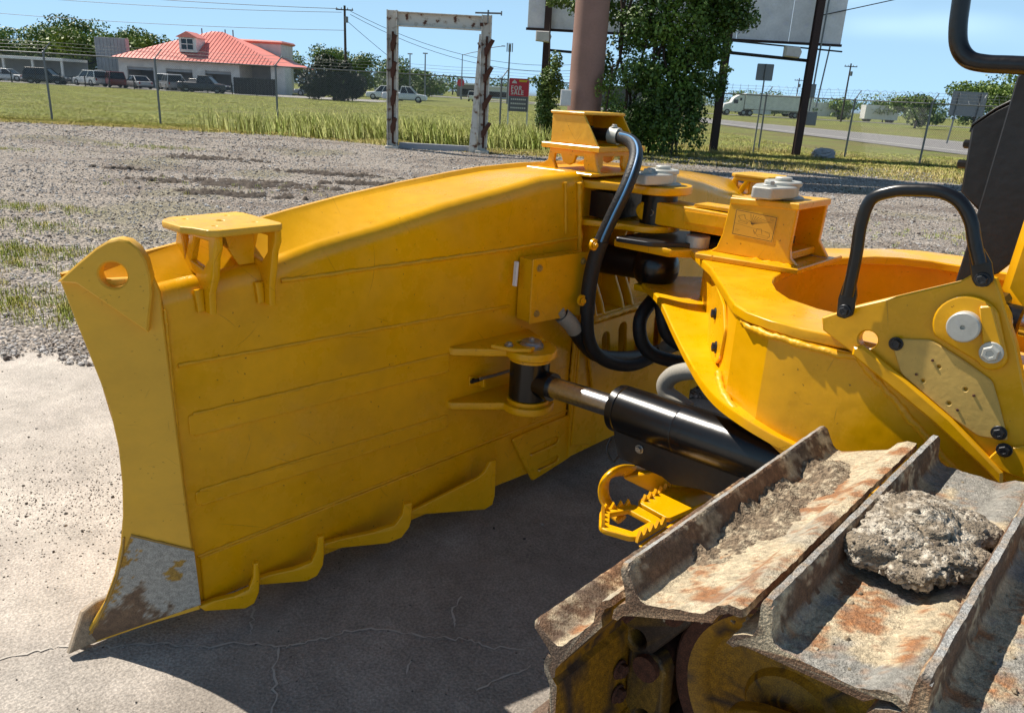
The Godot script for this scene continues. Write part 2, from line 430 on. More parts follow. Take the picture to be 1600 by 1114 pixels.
func build_blade(D: Node3D) -> void:
	var nB := Vector3(-0.0763, 0, 0.997)
	var nQ := Vector3(-0.6, 0, 0.8)
	var mb := MB.new()
	var prev := blade_ring(0.93, 0.72)
	for x in [1.05, 1.28, 1.45, 1.7, 1.98, 2.3, 2.48, 2.73]:
		var cur := blade_ring(x, max(x, 0.8))
		loft(mb, prev, cur); prev = cur
	# centre section set back between the two folds
	var r0 := blade_ring(2.73, 2.73); var r1 := blade_ring(2.76, 2.76, 0.07); var r2 := blade_ring(2.95, 2.95, 0.09)
	loft(mb, r0, r1); loft(mb, r1, r2)
	mirrored(mb)
	var blade := part("blade", mb, M.yellow, D, 30.0)
	# end plates, both ends
	var outline := [Vector3(0.723,1.238,-2.346), Vector3(0.741,1.139,-2.333), Vector3(0.761,1.032,-2.318), Vector3(0.779,0.932,-2.304), Vector3(0.792,0.839,-2.294), Vector3(0.8,0.722,-2.289), Vector3(0.798,0.601,-2.29), Vector3(0.79,0.488,-2.296), Vector3(0.776,0.385,-2.307), Vector3(0.753,0.279,-2.324), Vector3(0.719,0.172,-2.35), Vector3(0.662,0.053,-2.393), Vector3(0.636,-0.003,-2.412), Vector3(0.813,0.071,-2.279), Vector3(0.951,0.119,-2.175), Vector3(0.94,0.57,-2.184), Vector3(0.933,0.969,-2.189), Vector3(0.929,1.206,-2.192), Vector3(0.917,1.253,-2.201)]
	for side in 2:
		var e := MB.new(); e.plate(outline, nQ * 0.022, 0.003)
		if side: e = other_side(e)
		part("end_plate", e, M.dusty, blade)
		var l := MB.new()
		var lug := [Vector3(0.725,1.244,-2.345), Vector3(0.769,1.294,-2.312), Vector3(0.813,1.34,-2.279), Vector3(0.838,1.359,-2.261), Vector3(0.861,1.366,-2.243), Vector3(0.882,1.36,-2.227), Vector3(0.899,1.34,-2.214), Vector3(0.913,1.305,-2.204), Vector3(0.919,1.257,-2.2), Vector3(0.918,1.206,-2.201), Vector3(0.91,1.158,-2.206), Vector3(0.901,1.096,-2.213), Vector3(0.764,1.239,-2.316)]
		var hc: Vector3 = lug[0] * 0.0 + Vector3(0.842,1.264,-2.258)
		l.plate(lug, nQ * 0.052, 0.005, 0.0, [circle(hc, nQ, 0.037, 28)])
		if side: l = other_side(l)
		part("lifting_lug", l, M.dusty, blade)
	# seam along the front lip of the end plate
	# wear plate with worn grey and brown paint
	var w := MB.new()
	var wc := [Vector3(0.788,0.414,-2.267), Vector3(0.936,0.345,-2.156), Vector3(0.94,0.14,-2.153), Vector3(0.653,0.019,-2.369)]
	var G := 44
	for i in G:
		for j in G:
			var f := func(u: float, v: float) -> Vector3: return wc[0].lerp(wc[1], u).lerp(wc[3].lerp(wc[2], u), v)
			w.q(f.call(float(i) / G, float(j + 1) / G), f.call(float(i + 1) / G, float(j + 1) / G), f.call(float(i + 1) / G, float(j) / G), f.call(float(i) / G, float(j) / G))
	var wn := noise(91, 16.0, 4); var wn2 := noise(92, 60.0, 3)
	var eu: Vector3 = (wc[1] - wc[0]); var ev: Vector3 = (wc[3] - wc[0])
	part("wear_plate", w, M.worn, blade, 40, func(p: Vector3, _n: Vector3) -> Color:
		var y := p.y; var u: float = (p - wc[0]).dot(eu) / eu.length_squared(); var n := wn.get_noise_3dv(p) + 0.5 * wn2.get_noise_3dv(p)
		var c := Color8(196, 192, 182)
		if u + 0.25 * n < 0.07 + (0.36 - y) * -0.35: c = Color8(200, 150, 40)
		if u > 0.55 and u < 0.95 and y > 0.24 and y < 0.315 and n + 0.3 * sin(u * 9.0) > 0.16: c = Color8(196, 152, 60)
		var lim: float = 0.11 + 0.09 * exp(-pow((u - 0.36) / 0.2, 2.0)) + 0.10 * n
		if y < lim: c = Color8(146, 114, 86).lerp(Color8(118, 92, 72), clampf(n + 0.5, 0, 1))
		elif y < lim + 0.025: c = c.lerp(Color8(152, 126, 100), 0.6)
		return c.srgb_to_linear())
	# cutting edge and end bits along the bottom
	for side in 2:
		var b := MB.new()
		b.plate([Vector3(0.59, 0.0, -2.43), Vector3(0.655, 0.13, -2.39), Vector3(0.70, 0.15, -2.384), Vector3(1.05, 0.15, -2.384), Vector3(1.05, 0.0, -2.43)], Vector3(0.0, 0.009, 0.03), 0.004)
		if side: b = other_side(b)
		var rn := noise(93, 20.0, 4)
		part("end_bit", b, M.worn, blade, 30, func(p: Vector3, _n: Vector3) -> Color:
			return (Color8(196, 170, 138) if rn.get_noise_3dv(p) > -0.1 else Color8(176, 160, 138)).srgb_to_linear())
	var ce := MB.new(); ce.plate([Vector3(1.053, 0.0, -2.44), Vector3(4.847, 0.0, -2.44), Vector3(4.847, 0.22, -2.37), Vector3(1.053, 0.22, -2.37)], Vector3(0, 0.01, 0.025), 0.003)
	part("cutting_edge", ce, M.rustbar, blade)
	var ls := MB.new()
	bead(ls, [Vector3(0.773,0.411,-2.279), Vector3(0.763,0.346,-2.286), Vector3(0.745,0.271,-2.3), Vector3(0.715,0.177,-2.323), Vector3(0.68,0.093,-2.349), Vector3(0.643,0.027,-2.377)], 0.0035, 61, 0.012)
	bead(ls, [Vector3(0.79,0.419,-2.266), Vector3(0.937,0.349,-2.156)], 0.003, 62, 0.012)
	part("weld", ls, M.sealed, blade, 60)
	# horizontal reinforcing strips, slightly proud, with weld beads along them
	for yy in [[0.735, 0.805], [0.488, 0.538]]:
		var s := MB.new()
		s.plate([Vector3(0.97, yy[0], zback(0.97)), Vector3(2.0, yy[0], zback(2.0)), Vector3(2.0, yy[1], zback(2.0)), Vector3(0.97, yy[1], zback(0.97))], nB * 0.006, 0.004, 0.012)
		part("reinforcing_strip", s, M.yellow, blade)
		var wb := MB.new()
		for y in yy: bead(wb, [Vector3(0.985, y, zback(0.985) + 0.001), Vector3(2.0, y, zback(2.0) + 0.001)], 0.006, int(y * 100))
		part("weld", wb, M.weld, blade, 60)
	var wl := MB.new()
	bead(wl, [Vector3(0.955, 0.972, zback(0.955)), Vector3(1.5, 0.968, zback(1.5)), Vector3(2.32, 0.955, zback(2.32))], 0.0065, 5)
	bead(wl, [Vector3(1.3, 1.19, zback(1.3)), Vector3(2.3, 1.197, zback(2.3)), Vector3(2.72, 1.213, zback(2.72))], 0.008, 6)
	bead(wl, [Vector3(0.96, 0.3, zback(0.96)), Vector3(2.35, 0.36, zback(2.35)), Vector3(2.74, 0.374, zback(2.74))], 0.006, 7)
	bead(wl, [Vector3(0.936, 0.13, -2.185), Vector3(0.93, 1.15, -2.185)], 0.006, 8)
	part("weld", wl, M.weld, blade, 60)
	var sk := MB.new()
	sk.plate([Vector3(0.965, 0.12, zback(0.965)), Vector3(2.36, 0.12, zback(2.36)), Vector3(2.36, 0.352, zback(2.36)), Vector3(0.965, 0.296, zback(0.965))], nB * 0.008, 0.004)
	part("lower_strip", sk, M.yellow, blade)
	# fins behind the bottom edge
	for f in [[Vector3(0.953,0.12,-2.178), Vector3(0.988,0.121,-2.176), Vector3(1.096,0.131,-2.167), Vector3(1.129,0.208,-2.165), Vector3(1.143,0.197,-2.164)], [Vector3(1.144,0.136,-2.164), Vector3(1.196,0.134,-2.16), Vector3(1.322,0.148,-2.15), Vector3(1.366,0.222,-2.147), Vector3(1.384,0.215,-2.145)], [Vector3(1.407,0.173,-2.143), Vector3(1.483,0.176,-2.138), Vector3(1.679,0.175,-2.123), Vector3(1.722,0.252,-2.119), Vector3(1.749,0.237,-2.117)]]:
		var g := MB.new()
		var p: Array = f
		var S: Vector3 = p[0]; var E: Vector3 = p[4]
		var L := E.x - S.x
		var d := Vector3(cos(0.42), 0, sin(0.42)); var nn := Vector3(-sin(0.42), 0, cos(0.42))
		var P := func(u: float, y: float) -> Vector3: return S + d * (u * L) + Vector3(0, y, 0)
		var hgt := E.y - S.y
		g.plate([P.call(-0.06, 0.012), P.call(0.05, -0.012), P.call(0.72, -0.034), P.call(0.88, -0.02), P.call(0.97, 0.02), P.call(1.0, hgt * 0.6 + 0.02), P.call(1.0, hgt + 0.06), P.call(0.91, hgt + 0.06), P.call(0.885, hgt * 0.5 + 0.045), P.call(0.80, 0.04), P.call(0.55, 0.026), P.call(0.2, 0.022)], nn * 0.026, 0.004)
		part("fin", g, M.yellow, blade, 50)
	var g3 := MB.new()
	var t0: Vector3 = Vector3(1.784,0.163,-2.115)
	var d3 := Vector3(cos(0.33), 0, sin(0.33)); var n3 := Vector3(-sin(0.33), 0, cos(0.33))
	g3.plate([t0 + Vector3(0, 0.01, 0), t0 + d3 * 0.1 + Vector3(0, -0.015, 0), t0 + d3 * 0.36 + Vector3(0, -0.055, 0), t0 + d3 * 0.395 + Vector3(0, -0.04, 0), t0 + d3 * 0.405 + Vector3(0, 0.0, 0), t0 + d3 * 0.405 + Vector3(0, 0.17, 0), t0 + d3 * 0.375 + Vector3(0, 0.17, 0), t0 + d3 * 0.35 + Vector3(0, 0.125, 0), t0 + d3 * 0.32 + Vector3(0, 0.105, 0)], n3 * 0.02, 0.004)
	part("fin", g3, M.yellow, blade, 50)
	# pocketed panel near the fold
	var pk := MB.new()
	pk.plate([Vector3(2.368,0.328,-2.08), Vector3(2.427,0.337,-2.075), Vector3(2.754,0.354,-2.05), Vector3(2.78,0.117,-2.048), Vector3(2.519,0.068,-2.068)], nB * 0.014, 0.006, 0.02, [pill(Vector3(2.509,0.232,-2.069), Vector3(2.663,0.241,-2.057), 0.019), pill(Vector3(2.569,0.13,-2.065), Vector3(2.673,0.139,-2.057), 0.017)])
	part("pocket_panel", pk, M.yellow, blade)
	var fw := MB.new()
	bead(fw, [Vector3(2.691,1.452,-2.049), Vector3(2.723,1.214,-2.047), Vector3(2.749,0.887,-2.045), Vector3(2.748,0.51,-2.045), Vector3(2.772,0.167,-2.043)], 0.012, 11)
	bead(fw, [Vector3(2.608,1.455,-2.058), Vector3(2.632,1.236,-2.056)], 0.007, 12)
	part("weld", fw, M.weld, blade, 60)
	# sensor box
	var sb := MB.new(); sb.plate([Vector3(2.348,1.162,-1.991), Vector3(2.676,1.162,-1.966), Vector3(2.696,0.893,-1.965), Vector3(2.348,0.9,-1.991)], nB * -0.082, 0.004)
	var bx := part("sensor_box", sb, M.yellow, blade)
	sb = MB.new(); sb.plate([Vector3(2.343,1.168,-1.991), Vector3(2.682,1.167,-1.965), Vector3(2.704,0.886,-1.963), Vector3(2.343,0.895,-1.991)], nB * 0.006, 0.002)
	part("lid", sb, M.yellow, blade)
	for p: Vector3 in [Vector3(2.38,1.128,-1.982), Vector3(2.379,0.935,-1.982), Vector3(2.646,1.129,-1.961), Vector3(2.657,0.939,-1.961)]:
		var k := MB.new(); k.bolt(p, nB, 0.0115); part("bolt", k, M.sealed, blade)
	sb = MB.new(); sb.plate([Vector3(2.303,1.154,-2.055), Vector3(2.314,1.153,-2.054), Vector3(2.31,1.051,-2.054), Vector3(2.299,1.053,-2.055)], nB * 0.02, 0.002); part("label_strip", sb, M.panel, blade)
	# sensor brackets at both ends
	for side in 2:
		for m in bracket_pieces():
			var k: MB = m[1]
			if side: k = other_side(k)
			part(m[0], k, M.dusty if m[0] == "bracket_plate" else M.yellow, blade, 50)
	# rod clevis: two ears, pin, keeper
	for y in [0.80, 0.568]:
		var ear := MB.new()
		var o := [Vector3(2.0, y, -2.115), Vector3(2.005, y, -2.085), Vector3(2.06, y, -2.035), Vector3(2.11, y, -1.99)]
		for k in 15:
			var a: float = lerp(deg_to_rad(205.0), deg_to_rad(-12.0), k / 14.0)
			o.push_back(Vector3(2.262 + cos(a) * 0.108, y, -1.90 + sin(a) * 0.108))
		o.append_array([Vector3(2.40, y, -1.96), Vector3(2.44, y, -2.06), Vector3(2.45, y, -2.09)])
		ear.plate(o, Vector3(0, 0.034, 0), 0.005)
		part("clevis_ear", ear, M.yellow, blade, 50)
		var rg := MB.new(); rg.lathe([[0.088, 0], [0.088, 0.016], [0.05, 0.016], [0.05, 0]], Vector3(2.262, 0.784 if y > 0.7 else 0.602, -1.90), Vector3.UP, 32)
		part("thrust_ring", rg, M.yellow, blade)
	var pin := MB.new(); pin.lathe([[0, 0.0], [0.05, 0], [0.05, 0.29], [0.04, 0.3], [0.04, 0.305], [0.036, 0.308], [0, 0.308]], Vector3(2.262, 0.555, -1.90), Vector3.UP, 28)
	pin.bolt(Vector3(2.262, 0.862, -1.90), Vector3.UP, 0.012)
	part("pin", pin, M.steel, blade)
	var kp := MB.new(); kp.plate([Vector3(2.12, 0.8345, -1.99), Vector3(2.15, 0.8345, -1.90), Vector3(2.20, 0.8345, -1.85), Vector3(2.24, 0.8345, -1.86), Vector3(2.21, 0.8345, -1.90), Vector3(2.23, 0.8345, -1.955), Vector3(2.31, 0.8345, -1.955), Vector3(2.345, 0.8345, -1.90), Vector3(2.36, 0.8345, -1.93), Vector3(2.30, 0.8345, -2.01)], Vector3(0, 0.016, 0), 0.003)
	part("pin_keeper", kp, M.yellow, blade)
	kp = MB.new(); kp.bolt(Vector3(2.165, 0.851, -1.935), Vector3.UP, 0.014); part("bolt", kp, M.steel, blade)
	# grease line and fitting
	var gl := MB.new(); gl.tube([Vector3(2.125,0.686,-2.048), Vector3(2.213,0.684,-2.042), Vector3(2.304,0.687,-2.035)], 0.007, 8); part("grease_line", gl, M.steel, blade)
	gl = MB.new(); gl.plate([Vector3(2.106,0.69,-2.1), Vector3(2.18,0.674,-2.094), Vector3(2.182,0.63,-2.094), Vector3(2.107,0.647,-2.1)], nB * 0.012, 0.002); gl.plate([Vector3(2.154,0.683,-2.084), Vector3(2.168,0.68,-2.083), Vector3(2.17,0.636,-2.083), Vector3(2.156,0.639,-2.084)], nB * 0.03, 0.002); part("line_bracket", gl, M.yellow, blade)
	gl = MB.new(); gl.bolt(Vector3(2.123,0.667,-2.087), nB, 0.009); gl.tube([Vector3(2.096,0.672,-2.071), Vector3(2.151,0.674,-2.066)], 0.008, 8); part("grease_fitting", gl, M.boltdark, blade)

func pill(a: Vector3, b: Vector3, r: float) -> Array:
	var u := (b - a).normalized(); var n := Vector3(-0.0763, 0, 0.997); var w := n.cross(u)
	var o := []
	for k in 9:
		var t := PI / 2 + PI * k / 8.0
		o.push_back(a + (u * cos(t) + w * sin(t)) * r)
	for k in 9:
		var t := -PI / 2 + PI * k / 8.0
		o.push_back(b + (u * cos(t) + w * sin(t)) * r)
	return o

func bracket_pieces() -> Array:
	var out := []
	var y := 1.372
	var top := MB.new()
	var P := func(x: float, z: float) -> Vector3: return Vector3(x, y, z)
	var holes := []
	for h in [[1.055, -2.27, 0.0065], [1.19, -2.275, 0.0065], [1.07, -2.12, 0.0065], [1.20, -2.125, 0.0065], [1.13, -2.20, 0.012]]: holes.push_back(circle(P.call(h[0], h[1]), Vector3.UP, h[2], 14))
	top.plate([P.call(1.03, -2.325), P.call(1.25, -2.33), P.call(1.262, -2.30), P.call(1.262, -2.075), P.call(1.245, -2.055), P.call(1.045, -2.05), P.call(1.02, -2.07), P.call(1.005, -2.13), P.call(0.985, -2.16), P.call(0.985, -2.275), P.call(1.0, -2.30)], Vector3(0, 0.022, 0), 0.004, 0.006, holes)
	out.push_back(["bracket_plate", top])
	# side webs: truss cut plates at both sides
	for x in [1.045, 1.235]:
		var b := MB.new()
		var z0 := zback(x)
		var Q := func(z: float, yy: float) -> Vector3: return Vector3(x, yy, z)
		b.plate([Q.call(-2.31, y), Q.call(-2.075, y), Q.call(-2.075, 1.335), Q.call(-2.095, 1.30), Q.call(-2.105, 1.245), Q.call(z0 + 0.045, 1.19), Q.call(z0 + 0.04, 1.125), Q.call(z0, 1.125), Q.call(z0, 1.18), Q.call(z0 - 0.035, 1.235), Q.call(-2.30, 1.25), Q.call(-2.335, 1.30)], Vector3(0.024, 0, 0), 0.004, 0.0, [[Q.call(-2.285, 1.35), Q.call(-2.235, 1.35), Q.call(-2.275, 1.275)], [Q.call(-2.205, 1.35), Q.call(-2.12, 1.35), Q.call(-2.125, 1.30), Q.call(-2.165, 1.26), Q.call(-2.24, 1.275)]])
		out.push_back(["bracket_leg", b])
		var c := MB.new()
		c.plate([Vector3(x - 0.028, 1.20, z0), Vector3(x + 0.0, 1.20, z0), Vector3(x + 0.0, 1.13, z0 ), Vector3(x - 0.022, 1.13, z0)], Vector3(0, 0, 0.014), 0.003)
		out.push_back(["leg_pad", c])
	var r := MB.new()
	r.plate([Vector3(1.07, y, -2.20), Vector3(1.234, y, -2.20), Vector3(1.234, 1.25, -2.20), Vector3(1.18, 1.25, -2.20), Vector3(1.15, 1.30, -2.20), Vector3(1.13, y, -2.20)], Vector3(0, 0, -0.012), 0.002)
	out.push_back(["cross_web", r])
	return out

func build_centre(D: Node3D) -> void:
	# upper and lower clevis plates at the blade's middle
	for a in [[1.425, 0.036, -1.70], [1.262, 0.030, -1.74]]:
		var m := MB.new(); var y: float = a[0]
		var o := [Vector3(2.735, y, -2.16), Vector3(2.735, y, -2.06), Vector3(2.76, y, -1.99), Vector3(2.80, y, -1.86)]
		for k in 9: o.push_back(Vector3(2.95 - cos(PI * k / 8.0) * 0.15, y, a[2] - 0.09 + sin(PI * k / 8.0) * 0.12))
		o.append_array([Vector3(3.10, y, -1.86), Vector3(3.14, y, -1.99), Vector3(3.165, y, -2.06), Vector3(3.165, y, -2.16)])
		m.plate(o, Vector3(0, a[1], 0), 0.005)
		part("clevis_plate", m, M.yellow, D, 50)
	var w := MB.new()
	w.plate([Vector3(2.755, 1.292, -2.10), Vector3(2.755, 1.425, -2.10), Vector3(3.145, 1.425, -2.10), Vector3(3.145, 1.292, -2.10)], Vector3(0, 0, 0.02), 0.003)
	w.box(Vector3(2.83, 1.358, -2.07), Vector3(0.022, 0.13, 0.04), Basis.IDENTITY, 0.004)
	part("clevis_web", w, M.yellow, D)
	# pin caps
	for at in [Vector3(2.95, 1.461, -1.80), Vector3(2.93, 1.472, -1.25)]:
		var k := MB.new(); var p: Vector3 = at
		k.disc(p, Vector3.UP, 0.085, 0.008, 28); k.lathe([[0.062, 0.008], [0.062, 0.045], [0.07, 0.048], [0.07, 0.06], [0.066, 0.064], [0, 0.064]], p, Vector3.UP, 28)
		k.disc(p + Vector3(0, 0.064, 0), Vector3.UP, 0.032, 0.014, 20)
		part("pin_cap", k, M.zinc, D)
		k = MB.new(); k.plate([p + Vector3(-0.20, 0.008, -0.03), p + Vector3(-0.19, 0.008, 0.045), p + Vector3(-0.07, 0.008, 0.075), p + Vector3(-0.02, 0.008, 0.07), p + Vector3(-0.02, 0.008, -0.07), p + Vector3(-0.08, 0.008, -0.075)], Vector3(0, 0.042, 0), 0.004, 0.012)
		part("pin_keeper", k, M.zinc, D)
		k = MB.new(); k.bolt(p + Vector3(-0.12, 0.05, 0.0), Vector3.UP, 0.019); part("bolt", k, M.zinc, D)
	# pitch link
	var l := MB.new()
	var lo := []
	for k in 9: lo.push_back(Vector3(2.88, 1.345 + cos(PI * k / 8.0) * 0.05, -1.80 - sin(PI * k / 8.0) * 0.075))
	lo.append_array([Vector3(2.88, 1.295, -1.45), Vector3(2.88, 1.30, -1.22), Vector3(2.88, 1.385, -1.22), Vector3(2.88, 1.388, -1.45)])
	l.plate(lo, Vector3(0.14, 0, 0), 0.006)
	l.box(Vector3(2.95, 1.40, -1.42), Vector3(0.11, 0.012, 0.36), Basis.IDENTITY, 0.003)
	l.box(Vector3(2.878, 1.352, -1.43), Vector3(0.008, 0.045, 0.40), Basis.IDENTITY, 0.002)
	part("pitch_link", l, M.yellow, D, 50)
	l = MB.new(); l.lathe([[0.016, 0], [0.014, 0.006], [0.006, 0.004], [0, 0.002]], Vector3(2.879, 1.345, -1.79), Vector3.LEFT, 14); part("grease_fitting", l, M.steel, D)
	l = MB.new(); l.lathe([[0.078, 0], [0.078, 0.15]], Vector3(2.95, 1.285, -1.80), Vector3.UP, 24); l.box(Vector3(2.95, 1.36, -1.98), Vector3(0.36, 0.11, 0.12)); part("bearing", l, M.black, D)
	# decal tower
	var t := MB.new()
	t.plate([Vector3(2.80, 1.245, -1.452), Vector3(2.80, 1.265, -1.425), Vector3(2.80, 1.32, -1.408), Vector3(2.80, 1.472, -1.39), Vector3(2.80, 1.462, -1.125), Vector3(2.80, 1.31, -1.13), Vector3(2.80, 1.27, -1.122), Vector3(2.80, 1.248, -1.095)], Vector3(0.024, 0, 0), 0.004)
	var tw := part("link_tower", t, M.yellow, D)
	t = MB.new(); t.plate([Vector3(3.076, 1.245, -1.452), Vector3(3.076, 1.32, -1.408), Vector3(3.076, 1.472, -1.39), Vector3(3.076, 1.462, -1.125), Vector3(3.076, 1.31, -1.13), Vector3(3.076, 1.248, -1.085)], Vector3(0.024, 0, 0), 0.004); part("side_wall", t, M.yellow, tw)
	t = MB.new(); t.plate([Vector3(2.797, 1.4745, -1.393), Vector3(3.103, 1.4745, -1.393), Vector3(3.103, 1.4645, -1.12), Vector3(2.797, 1.4645, -1.12)], Vector3(0, -0.026, 0.001), 0.004); part("top_plate", t, M.yellow, tw)
	t = MB.new(); t.plate([Vector3(2.826, 1.29, -1.38), Vector3(3.074, 1.29, -1.38), Vector3(3.074, 1.28, -1.14), Vector3(2.826, 1.28, -1.14)], Vector3(0, -0.03, 0), 0.004); part("floor_plate", t, M.yellow, tw)
	t = MB.new(); t.disc(Vector3(2.95, 1.30, -1.25), Vector3.UP, 0.07, 0.03, 24); part("collar", t, M.black, tw)
	# printed warning decal on the tower
	var im := Image.create(256, 160, false, Image.FORMAT_RGB8); im.fill(Color8(214, 160, 44))
	var ink := Color8(58, 38, 14)
	for x in 256:
		for y in 160:
			var ex: int = mini(x, 255 - x); var ey: int = mini(y, 159 - y)
			if (ex in [5, 6, 7] and ey > 5) or (ey in [5, 6, 7] and ex > 5): im.set_pixel(x, y, ink)
			if y == 86 + x / 12 and x > 8 and x < 246: im.set_pixel(x, y, ink)
	var L := func(x0: float, y0: float, x1: float, y1: float) -> void:
		for k in 120:
			var u := k / 119.0
			for d in 2: im.set_pixel(clampi(int(lerp(x0, x1, u)) + d, 0, 255), clampi(int(lerp(y0, y1, u)), 0, 159), ink)
	for k in 9: L.call(110.0, 76.0, 96.0 + k * 17.0, 14.0 + k * 3.0)
	for a in [[24, 40, 60, 26], [24, 40, 40, 60], [60, 26, 70, 52], [40, 60, 96, 66], [70, 52, 110, 62], [30, 66, 88, 72], [30, 66, 34, 78], [88, 72, 80, 80], [34, 78, 80, 80], [96, 56, 120, 80], [120, 80, 128, 66], [150, 96, 176, 92], [176, 92, 184, 120], [150, 96, 146, 120], [130, 112, 150, 128], [150, 128, 230, 130], [160, 140, 220, 142], [160, 140, 154, 132], [220, 142, 228, 132], [200, 104, 226, 110], [226, 110, 232, 128], [128, 104, 140, 130], [16, 122, 44, 122], [16, 130, 36, 130], [212, 20, 238, 24], [212, 28, 232, 31]]: L.call(float(a[0]), float(a[1]), float(a[2]), float(a[3]))
	var dm := StandardMaterial3D.new(); dm.albedo_texture = ImageTexture.create_from_image(im); dm.roughness = 0.5
	var st := SurfaceTool.new(); st.begin(Mesh.PRIMITIVE_TRIANGLES)
	var dq := [Vector3(2.798, 1.424, -1.365), Vector3(2.798, 1.416, -1.192), Vector3(2.798, 1.318, -1.198), Vector3(2.798, 1.324, -1.368)]
	var uv := [Vector2(0, 0), Vector2(1, 0), Vector2(1, 1), Vector2(0, 1)]
	for i in [0, 1, 2, 0, 2, 3]:
		st.set_normal(Vector3.LEFT); st.set_uv(uv[i]); st.add_vertex(dq[i] - off_now)
	var o := MeshInstance3D.new(); o.mesh = st.commit(); o.material_override = dm; o.name = "warning_decal"; tw.add_child(o)
	# mast stand and hood on the middle of the blade top
	var stand := func(x: float) -> Array:
		var P := func(z: float, yy: float) -> Vector3: return Vector3(x, yy, z)
		return [P.call(-2.38, 1.487), P.call(-2.325, 1.52), P.call(-2.315, 1.575), P.call(-2.06, 1.575), P.call(-2.05, 1.53), P.call(-2.03, 1.487), P.call(-2.10, 1.487), P.call(-2.115, 1.51), P.call(-2.12, 1.552), P.call(-2.165, 1.552), P.call(-2.175, 1.52), P.call(-2.20, 1.508), P.call(-2.235, 1.52), P.call(-2.25, 1.552), P.call(-2.285, 1.552), P.call(-2.29, 1.52), P.call(-2.27, 1.487)]
	var leg := MB.new(); leg.plate(stand.call(2.80), Vector3(0.02, 0, 0), 0.003)
	leg.plate(stand.call(3.09), Vector3(0.02, 0, 0), 0.003)
	var cr := []
	for v in [[2.80, 1.487], [2.82, 1.53], [2.82, 1.575], [3.09, 1.575], [3.09, 1.53], [3.11, 1.487], [3.05, 1.487], [3.03, 1.51], [3.03, 1.552], [2.88, 1.552], [2.88, 1.51], [2.86, 1.487]]: cr.push_back(Vector3(v[0], v[1], -2.085))
	leg.plate(cr, Vector3(0, 0, 0.018), 0.003)
	var mo := part("mast_stand", leg, M.yellow, D)
	leg = MB.new(); leg.plate([Vector3(2.72, 1.476, -2.38), Vector3(3.18, 1.476, -2.38), Vector3(3.18, 1.476, -2.01), Vector3(2.72, 1.476, -2.01)], Vector3(0, 0.013, 0), 0.003); part("base_plate", leg, M.yellow, mo)
	leg = MB.new(); leg.plate([Vector3(2.775, 1.576, -2.345), Vector3(3.135, 1.576, -2.345), Vector3(3.135, 1.576, -2.02), Vector3(2.775, 1.576, -2.02)], Vector3(0, 0.024, 0), 0.004); part("deck_plate", leg, M.yellow, mo)
	leg = MB.new(); leg.plate([Vector3(2.80, 1.60, -2.312), Vector3(2.80, 1.725, -2.312), Vector3(2.80, 1.725, -2.133), Vector3(2.80, 1.60, -2.045)], Vector3(0.012, 0, 0), 0.003); var hd := part("mast_hood", leg, M.dusty, D)
	leg = MB.new(); leg.plate([Vector3(3.09, 1.60, -2.312), Vector3(3.09, 1.725, -2.312), Vector3(3.09, 1.725, -2.133), Vector3(3.09, 1.60, -2.045)], Vector3(0.012, 0, 0), 0.003); part("hood_side", leg, M.yellow, hd)
	leg = MB.new(); leg.plate([Vector3(2.795, 1.726, -2.318), Vector3(3.107, 1.726, -2.318), Vector3(3.107, 1.726, -2.13), Vector3(2.795, 1.726, -2.13)], Vector3(0, 0.012, 0), 0.003); part("hood_top", leg, M.dusty, hd)
	leg = MB.new(); leg.plate([Vector3(2.813, 1.60, -2.31), Vector3(3.089, 1.60, -2.31), Vector3(3.089, 1.725, -2.31), Vector3(2.813, 1.725, -2.31)], Vector3(0, 0, 0.01), 0.002); part("hood_back", leg, M.yellow, hd)
	leg = MB.new(); leg.tube([Vector3(2.93, 1.642, -2.24), Vector3(2.94, 1.645, -2.15), Vector3(2.945, 1.645, -2.10)], 0.028, 14); leg.tube([Vector3(2.932, 1.643, -2.20), Vector3(2.936, 1.644, -2.18)], 0.036, 6); part("connector", leg, M.black, D)
	leg = MB.new(); leg.tube([Vector3(2.945, 1.645, -2.09), Vector3(2.95, 1.642, -2.045)], 0.037, 14); leg.bolt(Vector3(2.945, 1.68, -2.07), Vector3.UP, 0.012); part("hose_clamp", leg, M.zinc, D)
	# main hose with a blue stripe
	var hp := [Vector3(2.945, 1.645, -2.12), Vector3(2.95, 1.64, -2.04)] + [Vector3(2.88,1.627,-1.928)] + [Vector3(2.8,1.593,-1.847)] + [Vector3(2.72,1.538,-1.799)] + [Vector3(2.67,1.447,-1.798)] + [Vector3(2.65,1.346,-1.83)] + [Vector3(2.64,1.237,-1.869)] + [Vector3(2.635,1.123,-1.897)] + [Vector3(2.635,1.008,-1.909)] + [Vector3(2.64,0.892,-1.908)] + [Vector3(2.66,0.792,-1.905)] + [Vector3(2.7,0.714,-1.884)] + [Vector3(2.8,0.653,-1.857)] + [Vector3(2.92,0.629,-1.823)] + [Vector3(3.05,0.652,-1.796)] + [Vector3(3.15,0.696,-1.772)]
	var hs := MB.spline(hp, 7)
	var h := MB.new(); h.tube(hs, 0.029, 16); part("hose", h, M.rubber, D)
	h = MB.new()
	var cut := []
	for i in range(9, 50):
		var tg: Vector3 = (hs[i + 1] - hs[i - 1]).normalized()
		var sd := (Vector3(-0.75, 0.25, 0.62) - tg * Vector3(-0.75, 0.25, 0.62).dot(tg)).normalized()
		cut.push_back(hs[i] + sd * 0.0265)
	h.tube(cut, 0.0055, 6); part("hose_stripe", h, M.blue, D)
	h = MB.new(); h.tube(hs.slice(49, 70), 0.033, 16); part("hose_sleeve", h, M.rubber, D)
